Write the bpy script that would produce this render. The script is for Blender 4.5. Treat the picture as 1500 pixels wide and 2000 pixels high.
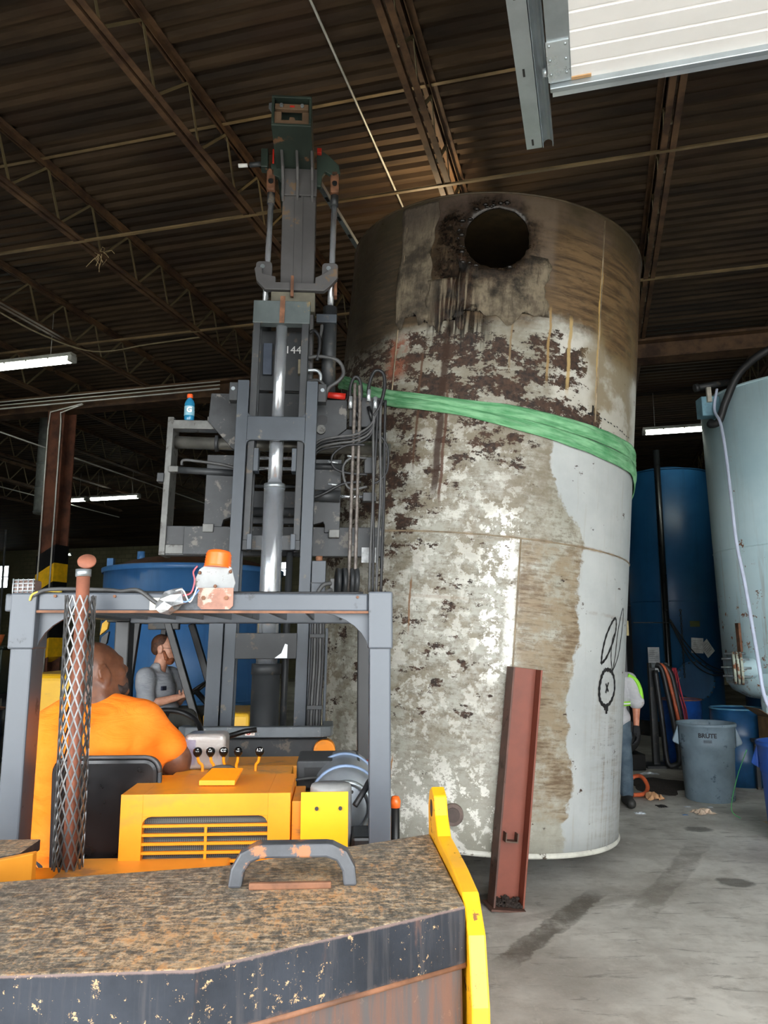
import bpy, bmesh, math, random
import numpy as np
from mathutils import Vector, Matrix

for o in list(bpy.data.objects):
    bpy.data.objects.remove(o)
SC = bpy.context.scene
COL = SC.collection
random.seed(7)
RNG = np.random.default_rng(11)
R = math.radians

# ------------------------------------------------------------------ camera
cam = bpy.data.cameras.new('camera')
cam.sensor_fit = 'VERTICAL'
cam.sensor_height = 24.0
cam.sensor_width = 18.0
cam.lens = 24.0 * 1506.0 / 2000.0
cam.clip_start = 0.05
cam.clip_end = 300
camo = bpy.data.objects.new('camera', cam)
COL.objects.link(camo)
camo.location = (0, 0, 1.65)
camo.rotation_euler = (R(90 + 9.4), 0, 0)
SC.camera = camo

# ------------------------------------------------------------------ world: flat bright overcast sky
world = bpy.data.worlds.new('overcast_sky')
SC.world = world
world.use_nodes = True
bgn = world.node_tree.nodes['Background']
bgn.inputs['Color'].default_value = (0.93, 0.97, 1.0, 1)
bgn.inputs['Strength'].default_value = 10.5

SC.view_settings.view_transform = 'Standard'
SC.view_settings.look = 'None'
SC.view_settings.gamma = 1.0
SC.view_settings.use_curve_mapping = False
SC.view_settings.exposure = 0.0

# the warehouse stands turned 15.2 degrees against the camera: u runs down the hall, v across it
BA = R(15.2)
MB_ = Matrix.Rotation(-BA, 4, 'Z')          # building frame: x = v (right), y = u (forward)
DOOR_U = -0.9

# ------------------------------------------------------------------ material helpers
def lin(c):
    return tuple(((x / 255.0) / 12.92 if x / 255.0 <= 0.04045 else ((x / 255.0 + 0.055) / 1.055) ** 2.4) for x in c)

class G:
    """small wrapper that wires shader nodes"""
    def __init__(s, name):
        s.m = bpy.data.materials.new(name)
        s.m.use_nodes = True
        s.t = s.m.node_tree
        s.b = s.t.nodes['Principled BSDF']
        s.out = s.t.nodes['Material Output']
    def n(s, typ, **k):
        x = s.t.nodes.new(typ)
        for a, b in k.items():
            setattr(x, a, b)
        return x
    def put(s, sock, v):
        if isinstance(v, bpy.types.NodeSocket):
            s.t.links.new(v, sock)
        elif isinstance(v, (tuple, list)) and sock.type == 'RGBA' and len(v) == 3:
            sock.default_value = (*v, 1)
        else:
            sock.default_value = v
    def mth(s, op, a, b=0.0, c=None, clamp=False):
        x = s.n('ShaderNodeMath', operation=op, use_clamp=clamp)
        s.put(x.inputs[0], a); s.put(x.inputs[1], b)
        if c is not None: s.put(x.inputs[2], c)
        return x.outputs[0]
    def add(s, a, b): return s.mth('ADD', a, b)
    def sub(s, a, b): return s.mth('SUBTRACT', a, b)
    def mul(s, a, b): return s.mth('MULTIPLY', a, b)
    def mx(s, a, b): return s.mth('MAXIMUM', a, b)
    def mn(s, a, b): return s.mth('MINIMUM', a, b)
    def ramp(s, x, lo, hi):
        r = s.n('ShaderNodeMapRange', interpolation_type='SMOOTHSTEP', clamp=True)
        s.put(r.inputs[0], x); s.put(r.inputs[1], lo); s.put(r.inputs[2], hi)
        r.inputs[3].default_value = 0; r.inputs[4].default_value = 1
        return r.outputs[0]
    def mix(s, f, a, b):
        x = s.n('ShaderNodeMix', data_type='RGBA')
        s.put(x.inputs[0], f); s.put(x.inputs[6], a); s.put(x.inputs[7], b)
        return x.outputs[2]
    def xyz(s, v):
        x = s.n('ShaderNodeSeparateXYZ'); s.put(x.inputs[0], v)
        return x.outputs
    def vec(s, a, b, c):
        x = s.n('ShaderNodeCombineXYZ')
        s.put(x.inputs[0], a); s.put(x.inputs[1], b); s.put(x.inputs[2], c)
        return x.outputs[0]
    def coord(s, kind='Object'):
        return s.n('ShaderNodeTexCoord').outputs[kind]
    def scale(s, v, sx, sy, sz, rot=0.0):
        x = s.n('ShaderNodeMapping')
        s.put(x.inputs[0], v)
        x.inputs['Scale'].default_value = (sx, sy, sz)
        x.inputs['Rotation'].default_value = (0, 0, rot)
        return x.outputs[0]
    def noise(s, v, sc, det=4.0, ro=0.55, dist=0.0):
        x = s.n('ShaderNodeTexNoise')
        s.put(x.inputs['Vector'], v)
        x.inputs['Scale'].default_value = sc
        x.inputs['Detail'].default_value = det
        x.inputs['Roughness'].default_value = ro
        x.inputs['Distortion'].default_value = dist
        return x.outputs[0]
    def vor(s, v, sc, feature='F1'):
        x = s.n('ShaderNodeTexVoronoi', feature=feature)
        s.put(x.inputs['Vector'], v); x.inputs['Scale'].default_value = sc
        return x.outputs[0]
    def bump(s, h, strength=0.3, dist=0.01):
        x = s.n('ShaderNodeBump')
        x.inputs['Strength'].default_value = strength
        x.inputs['Distance'].default_value = dist
        s.put(x.inputs['Height'], h)
        s.t.links.new(x.outputs[0], s.b.inputs['Normal'])
    def fin(s, col=None, rough=None, metal=None, spec=None):
        if col is not None: s.put(s.b.inputs['Base Color'], col)
        if rough is not None: s.put(s.b.inputs['Roughness'], rough)
        if metal is not None: s.put(s.b.inputs['Metallic'], metal)
        if spec is not None: s.put(s.b.inputs['Specular IOR Level'], spec)
        return s.m

MATS = {}
def plain(name, rgb, rough=0.5, metal=0.0, var=0.12, sc=9.0, wear=None, wear_amt=0.0, wear_sc=14.0, bump=0.0, spec=None):
    """paint / plastic / cloth with slight tone variation and optional worn spots of another colour"""
    if name in MATS: return MATS[name]
    g = G(name)
    co = g.coord()
    c = lin(rgb)
    nz = g.noise(co, sc, 5, 0.6)
    dark = tuple(x * (1 - var * 2.2) for x in c)
    lite = tuple(min(1, x * (1 + var)) for x in c)
    col = g.mix(g.ramp(nz, 0.3, 0.7), dark, lite)
    ro = g.add(rough, g.mul(g.sub(nz, 0.5), 0.2))
    if wear is not None:
        w = g.ramp(g.noise(co, wear_sc, 6, 0.7), 0.62 - wear_amt, 0.68 - wear_amt * 0.9)
        col = g.mix(w, col, lin(wear))
        ro = g.add(ro, g.mul(w, 0.2))
    if bump: g.bump(nz, bump, 0.01)
    MATS[name] = g.fin(col, ro, metal, spec)
    return MATS[name]

def emis(name, rgb, strength):
    g = G(name)
    g.fin((0.9, 0.9, 0.9), 0.4)
    g.b.inputs['Emission Color'].default_value = (*lin(rgb), 1)
    g.b.inputs['Emission Strength'].default_value = strength
    return g.m

# ------------------------------------------------------------------ mesh helpers
def basis(d):
    d = Vector(d).normalized()
    up = Vector((0, 0, 1)) if abs(d.z) < 0.95 else Vector((0, 1, 0))
    a = d.cross(up).normalized()
    return d, a, a.cross(d).normalized()

class Mesh:
    def __init__(s):
        s.v = []; s.f = []; s.mi = []; s.sm = []; s.cur = 0; s.M = None; s.smooth = False
    def av(s, p):
        s.v.append(tuple(p)); return len(s.v) - 1
    def af(s, idx, smooth=None):
        s.f.append(tuple(idx)); s.mi.append(s.cur); s.sm.append(s.smooth if smooth is None else smooth)
    def hexa(s, p):                       # 8 points: bottom ring 0-3, top ring 4-7
        b = len(s.v)
        for q in p: s.v.append(tuple(q))
        for f in ((3, 2, 1, 0), (4, 5, 6, 7), (0, 1, 5, 4), (1, 2, 6, 5), (2, 3, 7, 6), (3, 0, 4, 7)):
            s.af([b + i for i in f], False)
        return s
    def box(s, x0, x1, y0, y1, z0, z1):
        return s.hexa([(x0, y0, z0), (x1, y0, z0), (x1, y1, z0), (x0, y1, z0), (x0, y0, z1), (x1, y0, z1), (x1, y1, z1), (x0, y1, z1)])
    def obox(s, c, size, rot=None):
        m = (rot or Matrix.Identity(3))
        c = Vector(c); h = Vector(size) / 2
        P = [c + m @ Vector((sx * h.x, sy * h.y, sz * h.z)) for sz in (-1, 1) for sx, sy in ((-1, -1), (1, -1), (1, 1), (-1, 1))]
        return s.hexa(P)
    def bar(s, p0, p1, w, h, up=(0, 0, 1)):
        p0 = Vector(p0); p1 = Vector(p1); d = (p1 - p0).normalized()
        u = Vector(up)
        if abs(d.dot(u)) > 0.98: u = Vector((0, 1, 0))
        a = d.cross(u).normalized() * w / 2; b = a.cross(d).normalized() * h / 2
        return s.hexa([p0 - a - b, p0 + a - b, p1 + a - b, p1 - a - b, p0 - a + b, p0 + a + b, p1 + a + b, p1 - a + b])
    def ring(s, c, a, b, r, n):
        return [s.av(Vector(c) + (a * math.cos(t) + b * math.sin(t)) * r) for t in [2 * math.pi * i / n for i in range(n)]]
    def cyl(s, p0, p1, r0, r1=None, n=16, caps=True):
        r1 = r0 if r1 is None else r1
        d, a, b = basis(Vector(p1) - Vector(p0))
        A = s.ring(p0, a, b, r0, n); B = s.ring(p1, a, b, r1, n)
        for i in range(n):
            j = (i + 1) % n
            s.af((A[i], B[i], B[j], A[j]), True)
        if caps:
            s.af(A, False); s.af(B[::-1], False)
        return s
    def tube(s, pts, r, n=8, sub=0):
        pts = [Vector(p) for p in pts]
        if sub: pts = spline(pts, sub)
        rs = r if isinstance(r, (list, tuple)) else [r] * len(pts)
        rings = []; a = None
        for i, p in enumerate(pts):
            t = (pts[min(i + 1, len(pts) - 1)] - pts[max(i - 1, 0)]).normalized()
            if a is None: a = basis(t)[1]
            a = (a - t * a.dot(t))
            a = a.normalized() if a.length > 1e-6 else basis(t)[1]
            rings.append(s.ring(p, a, t.cross(a), rs[i], n))
        for A, B in zip(rings, rings[1:]):
            for i in range(n):
                j = (i + 1) % n
                s.af((A[i], A[j], B[j], B[i]), True)
        s.af(rings[0][::-1], False); s.af(rings[-1], False)
        return s
    def lathe(s, prof, c=(0, 0, 0), axis=(0, 0, 1), n=28, close=True):
        d, a, b = basis(axis)
        c = Vector(c); rings = []
        for r, z in prof:
            if r < 1e-5: rings.append([s.av(c + d * z)])
            else: rings.append(s.ring(c + d * z, a, b, r, n))
        for A, B in zip(rings, rings[1:]):
            for i in range(n):
                j = (i + 1) % n
                if len(A) == 1 and len(B) == 1: continue
                if len(A) == 1: s.af((A[0], B[i], B[j]), True)
                elif len(B) == 1: s.af((A[i], B[0], A[j]), True)
                else: s.af((A[i], B[i], B[j], A[j]), True)
        if close:
            if len(rings[0]) > 1: s.af(rings[0], False)
            if len(rings[-1]) > 1: s.af(rings[-1][::-1], False)
        return s
    def prism(s, poly, fn, d0, d1):
        """poly of 2D points, fn(a, b, d) gives a 3D point; extruded from d0 to d1"""
        A = [s.av(fn(a, b, d0)) for a, b in poly]; B = [s.av(fn(a, b, d1)) for a, b in poly]
        n = len(poly)
        s.af(A[::-1], False); s.af(B, False)
        for i in range(n):
            j = (i + 1) % n
            s.af((A[i], A[j], B[j], B[i]), False)
        return s
    def ell(s, c, rad, rot=None, n=16, m=10):
        c = Vector(c); rot = rot or Matrix.Identity(3)
        P = lambda th, ph: c + rot @ Vector((rad[0] * math.sin(ph) * math.cos(th), rad[1] * math.sin(ph) * math.sin(th), rad[2] * math.cos(ph)))
        top = s.av(P(0, 0)); rings = []
        for k in range(1, m):
            rings.append([s.av(P(2 * math.pi * i / n, math.pi * k / m)) for i in range(n)])
        bot = s.av(P(0, math.pi))
        for i in range(n):
            j = (i + 1) % n
            s.af((top, rings[0][i], rings[0][j]), True)
            s.af((bot, rings[-1][j], rings[-1][i]), True)
            for A, B in zip(rings, rings[1:]): s.af((A[i], B[i], B[j], A[j]), True)
        return s
    def torus(s, c, axis, R0, r, n=36, m=10, a0=0, a1=2 * math.pi):
        d, a, b = basis(axis); c = Vector(c); full = abs(a1 - a0 - 2 * math.pi) < 1e-6
        rings = []
        for i in range(n if full else n + 1):
            t = a0 + (a1 - a0) * i / n
            e = a * math.cos(t) + b * math.sin(t)
            rings.append([s.av(c + e * (R0 + r * math.cos(q)) + d * r * math.sin(q)) for q in [2 * math.pi * k / m for k in range(m)]])
        L = len(rings)
        for i in range(L if full else L - 1):
            A = rings[i]; B = rings[(i + 1) % L]
            for k in range(m):
                l = (k + 1) % m
                s.af((A[k], B[k], B[l], A[l]), True)
        return s
    def xf(s, fn):
        s.v = [tuple(fn(*p)) for p in s.v]; return s
    def build(s, name, mat, parent=None, bevel=0.0, seg=2, fixn=True, solid=0.0):
        me = bpy.data.meshes.new(name)
        me.from_pydata(s.v, [], s.f)
        for m in (mat if isinstance(mat, (list, tuple)) else [mat]): me.materials.append(m)
        me.polygons.foreach_set('material_index', s.mi)
        me.polygons.foreach_set('use_smooth', s.sm)
        if fixn:
            bm = bmesh.new(); bm.from_mesh(me); bmesh.ops.recalc_face_normals(bm, faces=bm.faces); bm.to_mesh(me); bm.free()
        me.update()
        return obj(name, me, parent, bevel, seg, solid)

def obj(name, me, parent=None, bevel=0.0, seg=2, solid=0.0):
    o = bpy.data.objects.new(name, me)
    COL.objects.link(o)
    if parent is not None: o.parent = parent
    if solid:
        md = o.modifiers.new('thickness', 'SOLIDIFY'); md.thickness = solid; md.offset = -1
    if bevel:
        md = o.modifiers.new('edge', 'BEVEL'); md.width = bevel; md.segments = seg; md.limit_method = 'ANGLE'; md.angle_limit = R(40)
        md.harden_normals = False
    return o

def spline(pts, sub):
    out = []
    P = [pts[0]] + list(pts) + [pts[-1]]
    for i in range(1, len(P) - 2):
        p0, p1, p2, p3 = P[i - 1], P[i], P[i + 1], P[i + 2]
        for k in range(sub):
            t = k / sub
            out.append(0.5 * ((2 * p1) + (p2 - p0) * t + (2 * p0 - 5 * p1 + 4 * p2 - p3) * t * t + (3 * p1 - p0 - 3 * p2 + p3) * t ** 3))
    out.append(P[-2])
    return out

def tag(o, label, cat=None, group=None, kind=None):
    o['label'] = label
    if cat: o['category'] = cat
    if group: o['group'] = group
    if kind: o['kind'] = kind
    return o
def struct(o, label=None):
    o['kind'] = 'structure'
    if label: o['label'] = label
    return o
def thing(name, label, cat, loc=(0, 0, 0), rz=0.0, group=None, M=None):
    o = bpy.data.objects.new(name, None)
    COL.objects.link(o)
    o.empty_display_size = 0.2
    if M is not None: o.matrix_world = M
    else:
        o.location = loc; o.rotation_euler = (0, 0, rz)
    return tag(o, label, cat, group)
def dup(root, label=None):
    r = root.copy(); COL.objects.link(r)
    if label: r['label'] = label
    for ch in list(root.children):
        c = ch.copy(); COL.objects.link(c); c.parent = r
        for g in list(ch.children):
            d = g.copy(); COL.objects.link(d); d.parent = c
    return r

def text_mesh(name, body, size, M, mat, parent=None, extrude=0.0015, bold=0.0, shear=0.0):
    cu = bpy.data.curves.new(name, 'FONT')
    cu.body = body; cu.size = size; cu.extrude = extrude; cu.offset = bold; cu.shear = shear
    cu.align_x = 'CENTER'; cu.align_y = 'CENTER'; cu.resolution_u = 3
    t = bpy.data.objects.new('tmp', cu); COL.objects.link(t)
    dg = bpy.context.evaluated_depsgraph_get()
    me = bpy.data.meshes.new_from_object(t.evaluated_get(dg))
    bpy.data.objects.remove(t)
    me.name = name
    me.transform(M)
    me.materials.clear(); me.materials.append(mat)
    return obj(name, me, parent)
# text frames: facing -y (toward the camera)
def face_cam(x, y, z, rx=0.0, rz=0.0):
    return Matrix.Translation((x, y, z)) @ Matrix.Rotation(rz, 4, 'Z') @ Matrix.Rotation(R(90) + rx, 4, 'X')

# ------------------------------------------------------------------ organic surfaces (smooth-blended volumes -> one mesh)
def sdf_eval(P, prims, k):
    d = np.full(P.shape[0], 10.0, dtype=np.float32)
    for q in prims:
        kk = k
        if q[0] == 'cap':
            a = np.array(q[1], np.float32); b = np.array(q[2], np.float32); ra, rb = q[3], q[4]
            if len(q) > 5: kk = q[5]
            ab = b - a; pa = P - a
            t = np.clip(pa @ ab / max(1e-9, float(ab @ ab)), 0, 1)
            e = np.linalg.norm(pa - t[:, None] * ab, axis=1) - (ra + (rb - ra) * t)
        else:
            c = np.array(q[1], np.float32); r = np.array(q[2], np.float32)
            M = q[3] if len(q) > 3 and q[3] is not None else None
            if len(q) > 4: kk = q[4]
            p = P - c
            if M is not None: p = p @ np.array(M, np.float32)
            k0 = np.linalg.norm(p / r, axis=1) + 1e-6; k1 = np.linalg.norm(p / (r * r), axis=1) + 1e-6
            e = k0 * (k0 - 1) / k1
        if q[0] == 'cut':                       # subtract
            h = np.clip(0.5 - 0.5 * (d + e) / kk, 0, 1)
            d = d + (-e - d) * h + kk * h * (1 - h)
        else:
            h = np.clip(0.5 + 0.5 * (e - d) / kk, 0, 1)
            d = e + (d - e) * h - kk * h * (1 - h)
    return d

def sdf_mesh(prims, cell, k=0.03, disp=None):
    lo = np.full(3, 1e9); hi = -lo
    for q in prims:
        if q[0] == 'cut': continue
        if q[0] == 'cap':
            for c, r in ((q[1], q[3]), (q[2], q[4])):
                lo = np.minimum(lo, np.array(c) - r); hi = np.maximum(hi, np.array(c) + r)
        else:
            r = max(q[2]); lo = np.minimum(lo, np.array(q[1]) - r); hi = np.maximum(hi, np.array(q[1]) + r)
    lo -= 3 * cell + 0.01; hi += 3 * cell + 0.01
    n = np.ceil((hi - lo) / cell).astype(int) + 1
    ax = [lo[i] + cell * np.arange(n[i]) for i in range(3)]
    V = np.empty(n, np.float32)
    Yg, Zg = np.meshgrid(ax[1], ax[2], indexing='ij')
    yz = np.stack([Yg.ravel(), Zg.ravel()], 1).astype(np.float32)
    step = max(1, 200000 // len(yz))
    for i in range(0, n[0], step):
        xs = ax[0][i:i + step]
        P = np.concatenate([np.column_stack([np.full(len(yz), x, np.float32), yz]) for x in xs])
        e = sdf_eval(P, prims, k)
        if disp is not None: e = e - disp(P).astype(np.float32)
        V[i:i + step] = e.reshape(len(xs), n[1], n[2])
    S = V < 0
    acc = np.zeros((n[0] - 1, n[1] - 1, n[2] - 1, 3)); cnt = np.zeros((n[0] - 1, n[1] - 1, n[2] - 1))
    N = n - 1
    cor = [(i, j, l) for i in (0, 1) for j in (0, 1) for l in (0, 1)]
    sl = lambda c: tuple(slice(c[i], c[i] + N[i]) for i in range(3))
    for c in cor:
        for a in range(3):
            if c[a]: continue
            e = list(c); e[a] = 1
            v0 = V[sl(c)]; v1 = V[sl(e)]
            m = (v0 < 0) != (v1 < 0)
            t = np.where(m, v0 / np.where(m, v0 - v1, 1), 0)
            for q in range(3):
                acc[..., q] += m * (c[q] + (t if q == a else 0))
            cnt += m
    act = cnt > 0
    idx = -np.ones(act.shape, int); idx[act] = np.arange(act.sum())
    pos = acc[act] / cnt[act][:, None]
    base = np.argwhere(act)
    verts = lo + (base + pos) * cell
    faces = []
    for a in range(3):
        b, c = (a + 1) % 3, (a + 2) % 3
        s0 = [slice(1, N[i]) for i in range(3)]; s0[a] = slice(0, N[a])
        s1 = list(s0); s1[a] = slice(1, N[a] + 1)
        A = S[tuple(s0)]; B = S[tuple(s1)]
        cr = np.argwhere(A != B)
        if not len(cr): continue
        fl = A[tuple(cr.T)]
        off = np.array([1, 1, 1]); off[a] = 0
        cr = cr + off
        def g(db, dc):
            q = cr.copy(); q[:, b] -= db; q[:, c] -= dc
            return idx[tuple(q.T)]
        q = np.column_stack([g(1, 1), g(0, 1), g(0, 0), g(1, 0)])
        q[~fl] = q[~fl][:, ::-1]
        faces.append(q)
    faces = np.concatenate(faces)
    return verts, faces

def organic(name, prims, cell, mat, parent=None, k=0.03, disp=None, smooth=2):
    v, f = sdf_mesh(prims, cell, k, disp)
    me = bpy.data.meshes.new(name)
    me.from_pydata(v.tolist(), [], f.tolist())
    me.materials.append(mat)
    me.polygons.foreach_set('use_smooth', [True] * len(me.polygons))
    if smooth:
        bm = bmesh.new(); bm.from_mesh(me)
        for _ in range(smooth): bmesh.ops.smooth_vert(bm, verts=bm.verts, factor=0.5, use_axis_x=True, use_axis_y=True, use_axis_z=True)
        bm.to_mesh(me); bm.free()
    me.update()
    return obj(name, me, parent)
# ================================================================== THE SETTING
def m_floor():
    g = G('stained_concrete'); co = g.coord('Object'); X = g.xyz(co)
    n1 = g.noise(co, 0.9, 6, 0.62); n2 = g.noise(co, 5.0, 6, 0.7); n3 = g.noise(g.scale(co, 2.2, 9.0, 1, 0.5), 1.6, 6, 0.7, 0.6)
    col = g.mix(g.ramp(n1, 0.34, 0.66), lin((166, 161, 152)), lin((220, 217, 208)))
    col = g.mix(g.mul(g.ramp(n2, 0.42, 0.72), 0.5), col, lin((150, 142, 130)))
    col = g.mix(g.mul(g.ramp(n3, 0.56, 0.68), 0.55), col, lin((106, 100, 92)))
    # dusty pale scuffs
    col = g.mix(g.mul(g.ramp(g.noise(g.scale(co, 6, 1.5, 1, 0.9), 2.0, 5, 0.7), 0.6, 0.75), 0.5), col, lin((222, 216, 206)))
    # tyre track: band between two floor points
    def band(x0, y0, x1, y1, w, amt, c):
        nonlocal col
        L = math.hypot(x1 - x0, y1 - y0); tx, ty = (x1 - x0) / L, (y1 - y0) / L
        px = g.sub(X[0], x0); py = g.sub(X[1], y0)
        s = g.add(g.mul(px, tx), g.mul(py, ty)); d = g.mth('ABSOLUTE', g.sub(g.mul(py, tx), g.mul(px, ty)))
        d = g.add(d, g.mul(g.sub(n2, 0.5), 0.18))
        m = g.mul(g.sub(1.0, g.ramp(d, w * 0.75, w)), g.mul(g.ramp(s, -0.1, 0.15), g.sub(1.0, g.ramp(s, L - 0.2, L + 0.1))))
        m = g.mul(m, g.mul(g.ramp(n2, 0.2, 0.6), amt))
        col = g.mix(m, col, c)
    band(0.62, 4.30, 1.42, 5.45, 0.085, 0.8, lin((92, 85, 76)))
    band(1.55, 5.0, 2.6, 6.7, 0.10, 0.5, lin((112, 104, 94)))
    band(0.75, 4.9, 2.3, 5.75, 0.05, 0.3, lin((120, 112, 102)))
    # oil spots
    sp = g.vor(co, 1.1); spn = g.add(sp, g.mul(g.sub(n2, 0.5), 0.25))
    col = g.mix(g.mul(g.sub(1.0, g.ramp(spn, 0.10, 0.16)), 0.7), col, lin((66, 60, 54)))
    # grit near the back of the yard floor
    gr = g.noise(co, 60, 3, 0.8)
    col = g.mix(g.mul(g.ramp(gr, 0.55, 0.7), 0.25), col, lin((220, 212, 198)))
    g.bump(g.add(g.mul(n2, 0.5), g.mul(gr, 0.3)), 0.25, 0.01)
    return g.fin(col, g.add(0.62, g.mul(g.sub(n1, 0.5), 0.5)), spec=0.35)

def m_deck():
    g = G('rusty_brown_deck'); co = g.coord('Object')
    n1 = g.noise(g.scale(co, 0.35, 3.0, 1), 1.2, 6, 0.65); n2 = g.noise(co, 1.3, 5, 0.6)
    col = g.mix(g.ramp(n1, 0.35, 0.68), lin((37, 29, 22)), lin((72, 57, 41)))
    col = g.mix(g.mul(g.ramp(n2, 0.5, 0.7), 0.5), col, lin((54, 37, 27)))
    return g.fin(col, 0.75, spec=0.25)

def m_joist():
    g = G('joist_brown_primer'); co = g.coord('Object')
    n1 = g.noise(co, 3.0, 6, 0.65)
    col = g.mix(g.ramp(n1, 0.35, 0.65), lin((58, 41, 31)), lin((100, 76, 54)))
    return g.fin(col, 0.65, spec=0.3)

def m_block(name, c0, c1, cm):
    g = G(name); co = g.coord('Object')
    b = g.n('ShaderNodeTexBrick')
    g.put(b.inputs['Vector'], g.vec(g.add(g.xyz(co)[0], g.xyz(co)[1]), g.xyz(co)[2], 0.0))
    b.inputs['Color1'].default_value = (*lin(c0), 1); b.inputs['Color2'].default_value = (*lin(c1), 1); b.inputs['Mortar'].default_value = (*lin(cm), 1)
    b.inputs['Scale'].default_value = 1.0; b.inputs['Brick Width'].default_value = 0.4; b.inputs['Row Height'].default_value = 0.2; b.inputs['Mortar Size'].default_value = 0.012
    n1 = g.noise(co, 0.6, 5, 0.6)
    col = g.mix(g.ramp(n1, 0.3, 0.7), b.outputs[0], tuple(x * 0.6 for x in lin(c0)))
    g.bump(b.outputs[1], 0.4, -0.02)
    return g.fin(col, 0.85, spec=0.2)

M_FLOOR = m_floor(); M_DECK = m_deck(); M_JOIST = m_joist()
M_BLOCK = m_block('green_grey_block_wall', (150, 146, 116), (162, 156, 124), (112, 108, 86))
M_BLOCKF = m_block('painted_block_wall', (150, 146, 134), (158, 152, 140), (120, 116, 106))
M_GALV = plain('galvanised_steel', (168, 176, 180), 0.38, 0.75, 0.06, 6)
M_GALV_L = plain('zinc_bright', (205, 212, 216), 0.3, 0.7, 0.05, 6)
M_DOORW = plain('white_door_skin', (236, 234, 232), 0.42, 0.0, 0.02, 3)
M_COND = plain('conduit_white', (200, 200, 192), 0.4, 0.3, 0.08, 4)
M_TUBE = emis('fluorescent_tube', (246, 255, 240), 12.0)
M_LAMPH = plain('lamp_housing', (196, 198, 190), 0.4)
M_RUSTCOL = plain('rust_red_column', (98, 58, 40), 0.7, 0, 0.3, 4)
M_YELSTR = plain('hazard_yellow', (232, 178, 24), 0.5, 0, 0.1)
M_BLACK = plain('black_paint', (24, 24, 25), 0.42, 0, 0.15)
M_WINGL = None

ZD = 5.95                                   # deck height
U0, U1 = DOOR_U, 31.5
V0, V1 = -30.0, 9.0

fl = Mesh(); fl.box(-40, 40, -14, 45, -0.25, 0.0)
struct(fl.build('floor', M_FLOOR), 'grey concrete floor with dark oil stains and tyre tracks')

# corrugated roof deck: ribs run across the hall
ce = Mesh(); prof = []
p = 0.152
u = U0 - 0.2
while u < U1 + 0.2:
    prof += [(u, ZD), (u + 0.045, ZD), (u + 0.062, ZD + 0.04), (u + 0.135, ZD + 0.04)]
    u += p
cols = [V0 - 0.2, -12, -6, -3, 0, 3, V1 + 0.2]
idx = [[ce.av((v, uu, z)) for v in cols] for uu, z in prof]
for a, b in zip(idx, idx[1:]):
    for i in range(len(cols) - 1): ce.af((a[i], b[i], b[i + 1], a[i + 1]), False)
top = len(ce.v)
ceo = ce.build('ceiling', M_DECK, fixn=False, solid=-0.004)
ceo.matrix_world = MB_
struct(ceo, 'dark brown corrugated metal roof deck')

def wall(name, quads, mat, label):
    m = Mesh()
    for q in quads: m.box(*q)
    o = m.build(name, mat); o.matrix_world = MB_
    struct(o, label); return o
# front wall behind camera: loading door, plus left opening added to light the forklift
DL, DR, DH = -0.10, 6.60, 4.15
EL, ER, EH = -5.4, -0.75, 3.3
wall('wall_front', [(V0 - .3, EL, U0 - .25, U0, 0, ZD + .1), (EL, ER, U0 - .25, U0, EH, ZD + .1), (ER, DL, U0 - .25, U0, 0, ZD + .1),
                    (DL, DR, U0 - .25, U0, DH, ZD + .1), (DR, V1 + .3, U0 - .25, U0, 0, ZD + .1)], M_BLOCKF, 'painted block front wall with loading door and added left opening')
# back wall with two small windows
WIN = [(-28.9, -27.5, 4.1, 5.25), (-13.37, -12.8, 4.38, 5.05)]
q = []; lo = V0 - .3
zt = ZD + .1
xs = sorted(WIN)
for (a, b, z0, z1) in xs:
    q.append((lo, a, U1, U1 + .25, 0, zt)); q.append((a, b, U1, U1 + .25, 0, z0)); q.append((a, b, U1, U1 + .25, z1, zt)); lo = b
q.append((lo, V1 + .3, U1, U1 + .25, 0, zt))
wall('wall_back', q, M_BLOCK, 'dim green grey block wall at the far end')
wall('wall_left', [(V0 - .25, V0, U0, U1, 0, zt)], M_BLOCK, 'dim block wall on the left side')
wall('wall_right', [(V1, V1 + .25, U0, U1, 0, zt)], M_BLOCK, 'dark block wall on the right side')
M_PANE = G('frosted_pane')
M_PANE.b.inputs['Transmission Weight'].default_value = 1.0
M_PANE = M_PANE.fin((0.92, 0.97, 0.95), 0.25)
for i, (a, b, z0, z1) in enumerate(WIN):
    f = Mesh()
    f.box(a, a + .05, U1 - .03, U1 + .06, z0, z1); f.box(b - .05, b, U1 - .03, U1 + .06, z0, z1)
    f.box(a + .05, b - .05, U1 - .03, U1 + .06, z0, z0 + .05); f.box(a + .05, b - .05, U1 - .03, U1 + .06, z1 - .05, z1)
    f.box(a + .05, b - .05, U1 - .02, U1 + .05, (z0 + z1) / 2 - .02, (z0 + z1) / 2 + .02)
    fo = f.build('window_%d' % (i + 1), M_GALV); fo.matrix_world = MB_
    struct(fo, ('bright window in the far block wall at the left edge', 'tiny bright window in the far wall beside the chrome cylinder')[i])
    for (c, d) in ((z0 + .05, (z0 + z1) / 2 - .02), ((z0 + z1) / 2 + .02, z1 - .05)):
        Mesh().box(a + .05, b - .05, U1 + .01, U1 + .016, c, d).build('pane', M_PANE, fo)

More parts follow.
